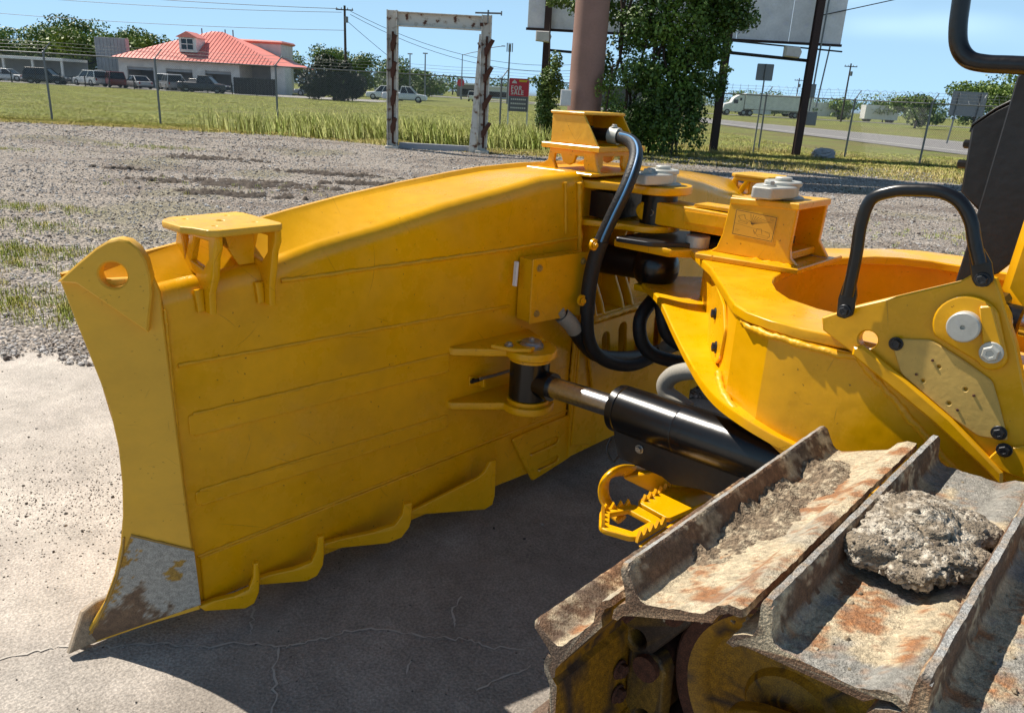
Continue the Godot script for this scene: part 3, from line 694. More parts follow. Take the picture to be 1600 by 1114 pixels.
	for i in [50, 65]:
		var cl := MB.new(); cl.lathe([[0.024, -0.006], [0.024, 0.006], [0.012, 0.006], [0.012, -0.006], [0.024, -0.006]], hs[i] + Vector3(-0.045, 0.0, 0.0), Vector3(-0.08, 0, 1), 18); cl.bolt(hs[i] + Vector3(-0.052, 0, 0.012), Vector3(-0.08, 0, 1), 0.011); part("hose_clip", cl, M.yellow, D)
	# second hose from under the sensor box
	var h2 := MB.spline([Vector3(2.55, 0.90, -1.98), Vector3(2.60, 0.85, -1.96), Vector3(2.68, 0.76, -1.955), Vector3(2.80, 0.67, -1.95), Vector3(2.98, 0.615, -1.95), Vector3(3.2, 0.58, -1.95), Vector3(3.5, 0.57, -1.95), Vector3(3.8, 0.62, -1.9)], 6)
	h = MB.new(); h.tube(h2, 0.034, 14); part("hose", h, M.rubber, D)
	h = MB.new(); h.tube(h2.slice(0, 9), 0.0365, 14); h.tube([Vector3(2.53, 0.925, -1.98), Vector3(2.56, 0.885, -1.978)], 0.022, 12); part("hose_end", h, M.sleeve, D)
	for a in [[Vector3(3.02, 0.98, -1.78), Vector3(2.95, 0.90, -1.72), Vector3(2.96, 0.80, -1.68), Vector3(3.05, 0.74, -1.6), Vector3(3.2, 0.72, -1.45)], [Vector3(3.05, 0.97, -1.80), Vector3(2.90, 0.86, -1.80), Vector3(2.92, 0.72, -1.76), Vector3(3.05, 0.66, -1.65), Vector3(3.25, 0.66, -1.45)]]:
		h = MB.new(); h.tube(MB.spline(a, 7), 0.032, 14); part("hose", h, M.rubber, D)
	h = MB.new(); h.tube([Vector3(3.1,0.68,-1.774), Vector3(3.1,0.729,-1.732)], 0.036, 12); part("hose_end", h, M.sleeve, D)
	h = MB.new(); h.tube(MB.spline([Vector3(2.5,0.854,-1.162), Vector3(2.5,0.853,-1.253), Vector3(2.5,0.839,-1.319), Vector3(2.5,0.806,-1.379), Vector3(2.5,0.761,-1.407), Vector3(2.5,0.725,-1.393), Vector3(2.5,0.706,-1.342), Vector3(2.5,0.688,-1.297)], 6), 0.034, 14); part("hose", h, M.sleeve, D)
	# ball joint and its socket plates
	var b := MB.new(); b.lathe(ball(0.105), Vector3(2.95, 1.10, -1.78), Vector3.UP, 32); part("ball_joint", b, M.gloss, D, 60)
	b = MB.new(); b.tube([Vector3(2.95, 1.08, -2.2), Vector3(2.95, 1.10, -1.85)], 0.07, 20); part("ball_stem", b, M.black, D)
	# skirt with slots, ribs and seat in the middle of the blade
	b = MB.new()
	b.plate([Vector3(2.745, 0.13, -2.045), Vector3(3.9, 0.13, -2.045), Vector3(3.9, 0.80, -2.045), Vector3(2.745, 0.79, -2.045)], Vector3(0, 0, 0.02), 0.004, 0.0, [slot(2.97, 0.70, 0.60, 0.03, -2.045), slot(3.11, 0.72, 0.58, 0.034, -2.045), slot(3.26, 0.73, 0.52, 0.034, -2.045), slot(3.44, 0.72, 0.5, 0.036, -2.045)])
	part("skirt_plate", b, M.yellow, D)
	b = MB.new(); b.box(Vector3(3.33, 0.47, -2.085), Vector3(1.1, 0.60, 0.02)); part("inner_wall", b, M.yellow, D)
	for a in [2.80, 2.86, 3.02, 3.10]:
		b = MB.new(); b.plate([Vector3(a, 0.84, -2.13), Vector3(a, 1.262, -2.13), Vector3(a, 1.262, -1.99), Vector3(a + 0.01, 1.15, -2.035), Vector3(a + 0.02, 1.0, -2.05), Vector3(a + 0.02, 0.90, -2.0), Vector3(a, 0.84, -1.98)], Vector3(0.018, 0, 0), 0.003, 0.012); part("rib", b, M.yellow, D, 50)
	b = MB.new(); b.plate([Vector3(2.74, 0.82, -2.12), Vector3(3.6, 0.84, -2.12), Vector3(3.6, 0.84, -1.985), Vector3(2.8, 0.82, -1.985)], Vector3(0, 0.022, 0), 0.004); part("shelf_plate", b, M.yellow, D)
	b = MB.new(); bead(b, [Vector3(2.745, 0.835, -2.03), Vector3(2.80, 0.828, -1.985), Vector3(3.2, 0.838, -1.983), Vector3(3.6, 0.842, -1.983)], 0.014, 30); bead(b, [Vector3(2.76, 0.79, -2.10), Vector3(3.3, 0.805, -2.10)], 0.01, 31); part("weld", b, M.weld, D, 60)
	b = MB.new(); b.plate([Vector3(2.745, 0.20, -2.024), Vector3(2.745, 0.72, -2.024), Vector3(2.79, 0.745, -2.024), Vector3(2.86, 0.60, -2.024), Vector3(2.915, 0.40, -2.024), Vector3(2.90, 0.16, -2.024)], Vector3(0, 0, 0.016), 0.004, 0.0, [[Vector3(2.775, 0.66, -2.024), Vector3(2.795, 0.68, -2.024), Vector3(2.815, 0.66, -2.024), Vector3(2.87, 0.47, -2.024), Vector3(2.87, 0.45, -2.024), Vector3(2.855, 0.44, -2.024), Vector3(2.80, 0.56, -2.024)]]); part("gusset", b, M.yellow, D, 50)
	b = MB.new(); b.tube(circle(Vector3(3.05, 0.42, -2.06), Vector3(0, 0.2, 1), 0.13, 24) + [circle(Vector3(3.05, 0.42, -2.06), Vector3(0, 0.2, 1), 0.13, 24)[0]], 0.016, 8, false); part("seat_ring", b, M.yellow, D, 60)

func ball(r: float) -> Array:
	var o := []
	for k in 17: o.push_back([sin(PI * k / 16.0) * r, -cos(PI * k / 16.0) * r])
	return o
func slot(x: float, y0: float, y1: float, r: float, z: float) -> Array:
	var o := []
	for k in 9: o.push_back(Vector3(x + cos(PI * k / 8.0) * r, max(y0, y1) + sin(PI * k / 8.0) * r, z))
	for k in 9: o.push_back(Vector3(x + 0.02 - cos(PI * k / 8.0) * r, min(y0, y1) - sin(PI * k / 8.0) * r, z))
	return o

func build_frame(D: Node3D) -> void:
	# top plate of the push frame, with its big opening
	var m := MB.new(); var y := 1.19
	var left := [Vector2(2.90, -1.86), Vector2(2.905, -1.64), Vector2(2.85, -1.56), Vector2(2.60, -1.335), Vector2(2.25, -1.08), Vector2(2.17, -1.02), Vector2(2.115, -0.95), Vector2(2.085, -0.86), Vector2(2.07, -0.76), Vector2(2.085, -0.64), Vector2(2.085, 0.1)]
	var o := [Vector3(2.75, y, -1.86), Vector3(2.75, y, -1.70)]
	o = [Vector3(2.78, y, -1.90), Vector3(2.78, y, -1.62)]
	for i in range(2, left.size()): o.push_back(Vector3(left[i].x, y, left[i].y))
	for i in range(left.size() - 1, 1, -1): o.push_back(Vector3(5.9 - left[i].x, y, left[i].y))
	o.append_array([Vector3(3.12, y, -1.62), Vector3(3.12, y, -1.90)])
	var hole := []
	for p in [[2.36, 0.0], [2.33, -0.70], [2.335, -0.82], [2.38, -0.93], [2.46, -1.01], [2.56, -1.07], [2.66, -1.11], [2.78, -1.13], [2.95, -1.135]]: hole.push_back(Vector3(p[0], y, p[1]))
	for p in [[3.12, -1.13], [3.24, -1.11], [3.34, -1.07], [3.44, -1.01], [3.52, -0.93], [3.565, -0.82], [3.57, -0.70], [3.54, 0.0]]: hole.push_back(Vector3(p[0], y, p[1]))
	m.plate(o, Vector3(0, 0.034, 0), 0.005, 0.0, [hole])
	var F := part("push_frame", m, M.yellow, D, 45)
	# inner wall round the opening
	m = MB.new()
	for i in hole.size() - 1:
		var a: Vector3 = hole[i]; var b: Vector3 = hole[i + 1]
		var dv := Vector3(0, -0.32, 0)
		a += (a - Vector3(2.95, y, -0.4)).normalized() * 0.07 + Vector3(0, 0.012, 0); b += (b - Vector3(2.95, y, -0.4)).normalized() * 0.07 + Vector3(0, 0.012, 0)
		m.q(a, b, b + dv, a + dv)
	part("opening_wall", m, M.yellow, F, 60)
	# outer side wall under the edge, slanting front wall
	m = MB.new()
	var wp := [Vector2(2.86, -1.50), Vector2(2.62, -1.30), Vector2(2.262, -1.07), Vector2(2.165, -1.0), Vector2(2.125, -0.93), Vector2(2.09, -0.86), Vector2(2.073, -0.76), Vector2(2.087, 0.1)]
	var yb := [1.0, 0.985, 0.94, 0.92, 0.905, 0.88, 0.84, 0.76]
	for i in wp.size() - 1:
		m.q(Vector3(wp[i].x, yb[i], wp[i].y), Vector3(wp[i + 1].x, yb[i + 1], wp[i + 1].y), Vector3(wp[i + 1].x, y, wp[i + 1].y), Vector3(wp[i].x, y, wp[i].y))
	part("side_wall", m, M.yellow, F, 16)
	# bottom flange
	m = MB.new()
	var bo := MB.spline([Vector3(2.92,1.052,-1.847)] + [Vector3(2.86,1.039,-1.778)] + [Vector3(2.7,1.033,-1.598)] + [Vector3(2.52,0.984,-1.415)] + [Vector3(2.36,0.956,-1.262)] + [Vector3(2.2,0.945,-1.114)] + [Vector3(2.12,0.927,-1.007)] + [Vector3(2.065,0.918,-0.895)] + [Vector3(2.05,0.9,-0.79)] + [Vector3(2.05,0.88,-0.677)] + [Vector3(2.055, 0.80, -0.4), Vector3(2.06, 0.76, 0.1)], 5)
	var inw := []
	for i in bo.size():
		var tg: Vector3 = (bo[min(i + 1, bo.size() - 1)] - bo[max(i - 1, 0)]).normalized()
		var sd := Vector3(-tg.z, 0, tg.x).normalized()
		if sd.x < 0: sd = -sd
		inw.push_back(bo[i] + sd * clampf(0.32 - i * 0.009, 0.06, 0.32))
	var dn := Vector3(0, -0.03, 0); var bv := Vector3(0, -0.005, 0)
	for i in bo.size() - 1:
		var o0: Vector3 = bo[i]; var o1: Vector3 = bo[i + 1]; var n0: Vector3 = inw[i]; var n1: Vector3 = inw[i + 1]
		var c0_ := o0.lerp(n0, 0.04); var c1_ := o1.lerp(n1, 0.04)
		m.q(c0_, c1_, n1, n0); m.q(o0 + bv, o1 + bv, c1_, c0_); m.q(o0 + dn, o1 + dn, o1 + bv, o0 + bv); m.q(n0 + dn, n1 + dn, o1 + dn, o0 + dn)
	m.plate([Vector3(2.88, 1.02, -1.84), Vector3(2.86, 1.02, -1.66), Vector3(2.98, 1.02, -1.45), Vector3(3.1, 1.02, -1.86)], Vector3(0, -0.028, 0), 0.003)
	part("bottom_flange", m, M.yellow, F)
	m = MB.new(); m.box(Vector3(2.95, 0.86, -0.55), Vector3(1.1, 0.04, 1.0)); m.box(Vector3(2.5, 0.8, -0.6), Vector3(0.1, 0.2, 0.9)); part("belly_plate", m, M.yellow, F)
	# slanted cover with two bolts on the front wall
	var fn := Vector3(-0.58, 0, -0.81)
	var c0 := Vector3(2.612, 0, -1.317); var du := Vector3(-0.81, 0, 0.58)
	m = MB.new()
	var C := func(u: float, yy: float) -> Vector3: return c0 + du * u + Vector3(0, yy, 0)
	m.plate([C.call(0.0, 1.15), C.call(0.12, 1.185), C.call(0.33, 1.165), C.call(0.42, 1.10), C.call(0.40, 1.0), C.call(0.33, 0.955), C.call(0.1, 0.965)], fn * 0.012, 0.003, 0.02); part("front_cover", m, M.yellow, F)
	for p: Vector3 in [C.call(0.20, 1.10) + fn * 0.012, C.call(0.31, 1.01) + fn * 0.012]:
		var k := MB.new(); k.bolt(p, fn, 0.016); part("bolt", k, M.boltdark, F)
	# weld beads under the top plate and along the flange
	m = MB.new()
	bead(m, [Vector3(2.21, 1.183, -1.02), Vector3(2.118, 1.178, -0.94), Vector3(2.085, 1.178, -0.86), Vector3(2.071, 1.178, -0.75), Vector3(2.078, 1.178, -0.60)], 0.010, 41, 0.012)
	bead(m, [Vector3(2.078, 1.178, -0.60), Vector3(2.085, 1.09, -0.49), Vector3(2.085, 0.96, -0.33), Vector3(2.085, 0.86, -0.2)], 0.013, 42, 0.012)
	bead(m, [Vector3(2.26, 0.955, -1.08), Vector3(2.175, 0.935, -1.02), Vector3(2.115, 0.915, -0.95), Vector3(2.083, 0.895, -0.86), Vector3(2.069, 0.86, -0.74), Vector3(2.07, 0.82, -0.45)], 0.013, 43, 0.012)
	bead(m, [Vector3(2.165, 0.925, -0.975), Vector3(2.165, 1.18, -0.975)], 0.008, 44)
	part("weld", m, M.weld, F, 60)
	m = MB.new(); m.plate([Vector3(2.05,1.219,-0.607), Vector3(2.05,1.228,-0.586), Vector3(2.05,1.166,-0.466), Vector3(2.05,1.099,-0.348), Vector3(2.05,1.004,-0.215), Vector3(2.05,0.965,-0.206), Vector3(2.05,1.001,-0.256), Vector3(2.05,1.081,-0.388), Vector3(2.05,1.197,-0.608)], Vector3(-0.022, 0, 0), 0.006); part("slanted_rib", m, M.yellow, F)
	m = MB.new(); bead(m, [Vector3(2.72, 1.236, -1.40), Vector3(2.79, 1.24, -1.25), Vector3(2.795, 1.24, -1.10)], 0.012, 45, 0.012); m.plate([Vector3(2.70, 1.224, -1.46), Vector3(3.2, 1.224, -1.46), Vector3(3.2, 1.224, -1.07), Vector3(2.76, 1.224, -1.07)], Vector3(0, 0.022, 0), 0.004); part("tower_pad", m, M.yellow, F)
	# tilt cylinder lying beyond the tower
	m = MB.new(); m.tube([Vector3(3.02, 1.29, -1.66), Vector3(3.16, 1.295, -1.52), Vector3(3.30, 1.30, -1.40)], 0.05, 18); part("tilt_cylinder", m, M.gloss, D)
	m = MB.new(); m.plate([Vector3(2.72, 1.224, -1.86), Vector3(3.1, 1.224, -1.86), Vector3(3.3, 1.224, -1.48), Vector3(2.98, 1.224, -1.50), Vector3(2.75, 1.224, -1.70)], Vector3(0, 0.02, 0), 0.003, 0.02); part("cylinder_bracket", m, M.boltdark, D)
	m = MB.new(); m.disc(Vector3(2.93, 1.224, -1.58), Vector3.UP, 0.05, 0.05, 24); part("cap", m, M.zinc, D)
	# tall side bracket carrying the lift cylinder pin
	m = MB.new()
	m.plate([Vector3(2.05,1.272,-0.709), Vector3(2.05,1.322,-0.627), Vector3(2.05,1.39,-0.489), Vector3(2.05,1.431,-0.406), Vector3(2.05,1.458,-0.379), Vector3(2.05,1.451,-0.335), Vector3(2.05,1.425,-0.321), Vector3(2.05,1.308,-0.261), Vector3(2.05,1.081,-0.167), Vector3(2.05,0.891,-0.097), Vector3(2.05,1.007,-0.24), Vector3(2.05,1.093,-0.388), Vector3(2.05,1.191,-0.602), Vector3(2.05,1.238,-0.699)], Vector3(0.035, 0, 0), 0.004, 0.0, [circle(Vector3(2.05,1.241,-0.581), Vector3.RIGHT, 0.024, 18)])
	var B := part("side_bracket", m, M.yellow, D, 40)
	m = MB.new(); var boss := []
	var bc: Vector3 = Vector3(2.05,1.334,-0.368)
	for k in 17:
		var a: float = lerp(deg_to_rad(35.0), deg_to_rad(215.0), k / 16.0)
		boss.push_back(bc + Vector3(0, sin(a) * 0.072, cos(a) * 0.072))
	var lw: Vector3 = Vector3(2.05,1.273,-0.3)
	for k in 9:
		var a: float = lerp(deg_to_rad(215.0), deg_to_rad(395.0), k / 8.0)
		boss.push_back(lw + Vector3(0, sin(a) * 0.032, cos(a) * 0.032))
	m.plate(boss, Vector3(-0.018, 0, 0), 0.006); part("pin_boss", m, M.yellow, B, 50)
	m = MB.new(); m.lathe([[0, 0], [0.036, 0], [0.036, 0.022], [0.033, 0.025], [0.006, 0.025], [0.005, 0.018], [0, 0.018]], bc + Vector3(-0.018, 0, 0), Vector3.LEFT, 36); part("lift_pin", m, M.zinc, B)
	m = MB.new(); m.plate([Vector3(2.032,1.387,-0.349), Vector3(2.032,1.394,-0.324), Vector3(2.032,1.3,-0.279), Vector3(2.032,1.278,-0.284), Vector3(2.032,1.276,-0.303), Vector3(2.032,1.304,-0.323)], Vector3(-0.01, 0, 0), 0.003, 0.006); part("pin_keeper", m, M.yellow, B)
	m = MB.new(); m.bolt(Vector3(2.022,1.287,-0.3), Vector3.LEFT, 0.019); part("bolt", m, M.zinc, B)
	m = MB.new(); m.plate([Vector3(2.05,1.26,-0.527), Vector3(2.05,1.28,-0.433), Vector3(2.05,1.248,-0.355), Vector3(2.05,1.215,-0.287), Vector3(2.05,1.164,-0.261), Vector3(2.05,1.081,-0.223), Vector3(2.05,1.072,-0.285), Vector3(2.05,1.099,-0.348), Vector3(2.05,1.177,-0.484)], Vector3(-0.009, 0, 0), 0.003, 0.01, [circle(Vector3(2.05,1.218,-0.404), Vector3.RIGHT, 0.0042, 10), circle(Vector3(2.05,1.173,-0.431), Vector3.RIGHT, 0.0042, 10), circle(Vector3(2.05,1.179,-0.336), Vector3.RIGHT, 0.0042, 10), circle(Vector3(2.05,1.134,-0.363), Vector3.RIGHT, 0.0042, 10)]); part("cover_plate", m, M.cover, B)
	for p: Vector3 in [Vector3(2.041,1.231,-0.42), Vector3(2.041,1.186,-0.448), Vector3(2.041,1.17,-0.315), Vector3(2.041,1.124,-0.341)]:
		var k := MB.new(); k.disc(p, Vector3.LEFT, 0.0035, 0.004, 6, 0.001); part("stud", k, M.rustbar, B)
	for p: Vector3 in [Vector3(2.041,1.251,-0.51), Vector3(2.041,1.096,-0.245)]:
		var k := MB.new(); k.bolt(p, Vector3.LEFT, 0.013); part("bolt", k, M.boltdark, B)
	m = MB.new(); m.plate([Vector3(2.05,1.024,-0.254), Vector3(2.05,1.056,-0.238), Vector3(2.05,1.105,-0.147), Vector3(2.05,0.999,-0.122), Vector3(2.05,1.004,-0.215)], Vector3(-0.012, 0, 0), 0.003, 0.01); part("lower_cover", m, M.yellow, B)
	m = MB.new(); m.bolt(Vector3(2.038,1.059,-0.225), Vector3.LEFT, 0.013); part("bolt", m, M.boltdark, B)
	# black grab handle
	m = MB.new()
	var hpth := MB.spline([Vector3(2.02,1.351,-0.643), Vector3(2.02,1.455,-0.642), Vector3(2.02,1.535,-0.645), Vector3(2.02,1.597,-0.633), Vector3(2.02,1.623,-0.588), Vector3(2.02,1.632,-0.539), Vector3(2.02,1.634,-0.484), Vector3(2.02,1.617,-0.439), Vector3(2.02,1.578,-0.407), Vector3(2.02,1.529,-0.388), Vector3(2.02,1.485,-0.368)], 5)
	m.tube(hpth, 0.0155, 16)
	for e in [[Vector3(2.036,1.291,-0.663), Vector3(2.036,1.338,-0.667), Vector3(2.036,1.4,-0.659), Vector3(2.036,1.404,-0.635), Vector3(2.036,1.353,-0.623), Vector3(2.036,1.301,-0.623), Vector3(2.036,1.288,-0.642)], [Vector3(2.036,1.504,-0.397), Vector3(2.036,1.523,-0.372), Vector3(2.036,1.49,-0.346), Vector3(2.036,1.452,-0.333), Vector3(2.036,1.435,-0.342), Vector3(2.036,1.431,-0.365), Vector3(2.036,1.445,-0.377)]]: m.plate(e, Vector3(-0.014, 0, 0), 0.003, 0.006)
	part("grab_handle", m, M.black, D, 50)
	for p: Vector3 in [Vector3(2.021,1.31,-0.644), Vector3(2.021,1.45,-0.355)]:
		var k := MB.new(); k.bolt(p, Vector3.LEFT, 0.0125); part("bolt", k, M.boltdark, D)
	# radiator guard and upper rail of the tractor
	m = MB.new()
	m.plate([Vector3(2.5,1.329,-0.507), Vector3(2.5,1.575,-0.492), Vector3(2.5,1.91,-0.478), Vector3(2.5,2.004,-0.401), Vector3(2.5,2.003,-0.32), Vector3(2.5,1.638,-0.23), Vector3(2.5,1.39,-0.406)], Vector3(0.02, 0, 0), 0.004); var G := part("radiator_guard", m, M.matblack, D)
	m = MB.new(); m.plate([Vector3(2.62,1.591,-0.573), Vector3(2.62,1.78,-0.585), Vector3(2.62,1.825,-0.535), Vector3(2.62,1.865,-0.475), Vector3(2.62,1.884,-0.418), Vector3(2.62,1.617,-0.355), Vector3(2.62,1.542,-0.514)], Vector3(0.9, 0, 0), 0.006); part("guard_box", m, M.matblack, G)
	m = MB.new(); m.plate([Vector3(2.62,1.774,-0.587), Vector3(2.62,1.785,-0.586), Vector3(2.62,1.832,-0.536), Vector3(2.62,1.872,-0.476), Vector3(2.62,1.865,-0.475), Vector3(2.62,1.825,-0.535)], Vector3(0.9, 0, 0), 0.002); part("guard_cap", m, M.black, G)
	for p: Vector3 in [Vector3(2.62,1.726,-0.578), Vector3(2.62,1.668,-0.582)]:
		var k := MB.new(); k.disc(p + Vector3(0.06, 0, 0), Vector3(0, 0, -1), 0.013, 0.03, 6); part("bolt", k, M.black, G)
	m = MB.new(); m.tube(MB.spline([Vector3(2.3,2.164,-0.614), Vector3(2.3,2.092,-0.603), Vector3(2.3,2.018,-0.596), Vector3(2.3,1.97,-0.583), Vector3(2.3,1.94,-0.556), Vector3(2.3,1.93,-0.516), Vector3(2.3,1.928,-0.46), Vector3(2.3,1.924,-0.354), Vector3(2.3,1.919,-0.254)], 5), 0.0215, 18); part("guard_rail", m, M.black, D)
	m = MB.new(); m.plate([Vector3(2.32,1.381,-0.362), Vector3(2.32,1.585,-0.352), Vector3(2.32,1.792,-0.274), Vector3(2.32,1.25,-0.142), Vector3(2.32,1.229,-0.218)], Vector3(0.05, 0, 0), 0.02); part("hood_panel", m, M.yellow, D)
	m = MB.new(); m.tube([Vector3(2.25, 1.322, -0.285), Vector3(2.25, 1.312, 0.1)], 0.034, 20); part("lift_rod", m, M.chrome, D)
	m = MB.new(); m.tube([Vector3(2.25, 1.325, -0.35), Vector3(2.25, 1.322, -0.292)], 0.04, 20); m.box(Vector3(2.25, 1.33, -0.37), Vector3(0.09, 0.1, 0.09), Basis.IDENTITY, 0.01); part("rod_eye", m, M.black, D)
	m = MB.new(); m.lathe([[0.075, 0], [0.075, 0.03], [0.04, 0.03]], Vector3(2.12, 1.325, -0.365), Vector3.RIGHT, 24); part("bushing", m, M.yellow, D)
	# tractor front: crosswise wall so that nothing is hollow behind the guard
	m = MB.new(); m.box(Vector3(2.95, 1.0, 0.35), Vector3(1.1, 1.4, 0.6), Basis.IDENTITY, 0.02); part("engine_housing", m, M.yellow, D)
	# angle cylinder: eye, rod, barrel, guard
	m = MB.new(); m.lathe([[0.05, 0], [0.078, 0], [0.082, 0.004], [0.082, 0.165], [0.078, 0.169], [0.05, 0.169]], Vector3(2.262, 0.618, -1.90), Vector3.UP, 32)
	m.tube([Vector3(2.262, 0.693, -1.85), Vector3(2.262, 0.696, -1.775)], 0.058, 20); var E := part("rod_end", m, M.gloss, D)
	m = MB.new(); m.tube([Vector3(2.262, 0.695, -1.79), Vector3(2.248, 0.717, -1.40)], 0.043, 28); part("piston_rod", m, M.chrome, D)
	m = MB.new()
	var B0 := Vector3(2.25, 0.716, -1.446); var bd := (Vector3(2.19, 0.757, -0.835) - B0).normalized()
	m.tube([B0, B0 + bd * 0.003, B0 + bd * 0.031, B0 + bd * 0.034], [0.084, 0.089, 0.089, 0.085], 36)
	m.tube([B0 + bd * 0.035, B0 + bd * 0.038, B0 + bd * 0.29, B0 + bd * 0.293, B0 + bd * 0.296, B0 + bd * 0.85], [0.085, 0.089, 0.089, 0.0875, 0.089, 0.089], 36)
	part("cylinder_barrel", m, M.gloss, D, 35)
	m = MB.new(); m.plate([Vector3(2.185, 0.655, -1.42), Vector3(2.185, 0.555, -1.39), Vector3(2.185, 0.55, -1.20), Vector3(2.185, 0.535, -1.16), Vector3(2.185, 0.56, -1.05), Vector3(2.185, 0.60, -0.6), Vector3(2.185, 0.69, -0.6), Vector3(2.185, 0.675, -1.36)], Vector3(0.014, 0, 0), 0.003, 0.012)
	m.box(Vector3(2.26, 0.575, -1.0), Vector3(0.13, 0.012, 0.75)); part("cylinder_guard", m, M.matblack, D)
	m = MB.new(); m.bolt(Vector3(2.184, 0.622, -1.30), Vector3.LEFT, 0.0125); part("bolt", m, M.steel, D)
	m = MB.new(); m.tube(MB.spline([Vector3(2.22, 0.60, -1.45), Vector3(2.20, 0.56, -1.45), Vector3(2.205, 0.52, -1.42), Vector3(2.21, 0.55, -1.40)], 5), 0.004, 6); part("cable_tie", m, M.black, D)

func build_step(D: Node3D) -> void:
	var y := 0.47
	var F := func(x: float, z: float) -> Vector3: return Vector3(x, y, z)
	# open serrated tread
	var m := MB.new()
	m.plate([F.call(1.83, -1.205), F.call(1.865, -1.09), F.call(2.03, -1.08), F.call(2.05, -1.22), F.call(1.93, -1.275)], Vector3(0, 0.02, 0), 0.003, 0.03, [[F.call(1.875, -1.195), F.call(1.895, -1.12), F.call(1.99, -1.115), F.call(2.0, -1.205), F.call(1.935, -1.235)]])
	m.plate([F.call(2.07, -1.22), F.call(2.05, -1.08), F.call(2.3, -1.04), F.call(2.34, -1.22)], Vector3(0, 0.02, 0), 0.003, 0.02)
	var S := part("step", m, M.yellow, D, 50)
	for seg in [[F.call(1.835, -1.20), F.call(1.93, -1.27)], [F.call(1.93, -1.27), F.call(2.04, -1.225)], [F.call(1.87, -1.092), F.call(2.03, -1.083)], [F.call(2.08, -1.21), F.call(2.3, -1.2)]]:
		var a: Vector3 = seg[0]; var b: Vector3 = seg[1]
		var n := int(a.distance_to(b) / 0.028)
		var k := MB.new()
		var pl := [a + Vector3(0, 0.004, 0)]
		for i in n:
			pl.push_back(a.lerp(b, (i + 0.15) / n) + Vector3(0, 0.022, 0)); pl.push_back(a.lerp(b, (i + 0.5) / n) + Vector3(0, 0.042, 0)); pl.push_back(a.lerp(b, (i + 0.85) / n) + Vector3(0, 0.022, 0))
		pl.push_back(b + Vector3(0, 0.004, 0))
		var ac := (b - a).normalized().cross(Vector3.UP) * 0.012
		k.plate(pl, ac, 0.001); part("tread_teeth", k, M.yellow, S)
	m = MB.new(); m.plate([F.call(1.865, -1.10) + Vector3(0, -0.001, 0), F.call(2.3, -1.05) + Vector3(0, -0.001, 0), Vector3(2.3, 0.36, -1.03), Vector3(1.93, 0.38, -1.07)], Vector3(0, 0, -0.014), 0.003, 0.01); part("apron", m, M.yellow, S)
	m = MB.new(); m.tube(MB.spline([Vector3(2,0.441,-1.227), Vector3(2,0.454,-1.266), Vector3(2,0.492,-1.306), Vector3(2,0.541,-1.314), Vector3(2,0.586,-1.295)] + [Vector3(2.1,0.562,-1.311)] + [Vector3(2.25,0.496,-1.327)], 6), 0.0135, 12, true, 2.0); part("step_arm", m, M.yellow, S, 60)
	m = MB.new(); m.plate([Vector3(2.1, 0.52, -1.30), Vector3(2.3, 0.56, -1.26), Vector3(2.42, 0.50, -1.05), Vector3(2.3, 0.36, -1.04)], Vector3(0.02, 0, -0.02), 0.004, 0.02); part("brace", m, M.yellow, S)

var shoe_nz := noise(101, 9.0, 4)
var shoe_fine := noise(102, 45.0, 3)
func rust_colour(p: Vector3, n: Vector3, k: int, along: Vector3, out: Vector3) -> Color:
	var q := p + Vector3(k * 3.7, 0, 0)
	var a := shoe_nz.get_noise_3dv(q); var b := shoe_fine.get_noise_3dv(q); var c := shoe_nz.get_noise_3dv(q * 0.55 + Vector3(9, 4, 2))
	var tan_ := Color8(226, 208, 174); var orange := Color8(190, 132, 86); var brown := Color8(138, 108, 84); var grey_ := Color8(158, 158, 154)
	var col := brown
	if n.dot(out) > 0.75 and (p - along).dot(out) > 0.06:   # crest of the grouser, rubbed bright
		col = Color8(196, 196, 192).lerp(Color8(160, 140, 118), clampf(a + b + 0.25, 0, 1))
	elif n.dot(out) > 0.6:
		var w := tan_
		w = w.lerp(orange, smoothstep(0.04, 0.32, a + b * 0.5))
		var g: float = smoothstep(0.05, 0.3, c + 0.25 * b + (0.22 if k >= 2 else -0.12))
		w = w.lerp(grey_, g * (0.85 if k >= 2 else 0.35))
		w = w.lerp(brown, smoothstep(0.2, 0.42, b + a * 0.5) * 0.5)
		col = w
	else:
		col = brown.lerp(tan_, smoothstep(0.0, 0.35, a + b * 0.6)).lerp(orange, smoothstep(0.1, 0.4, c) * 0.4).lerp(Color8(104, 94, 86), smoothstep(0.0, 0.3, -c + 0.2 * b) * 0.5)
	col = col * (1.0 + 0.28 * b)
	return col.srgb_to_linear()

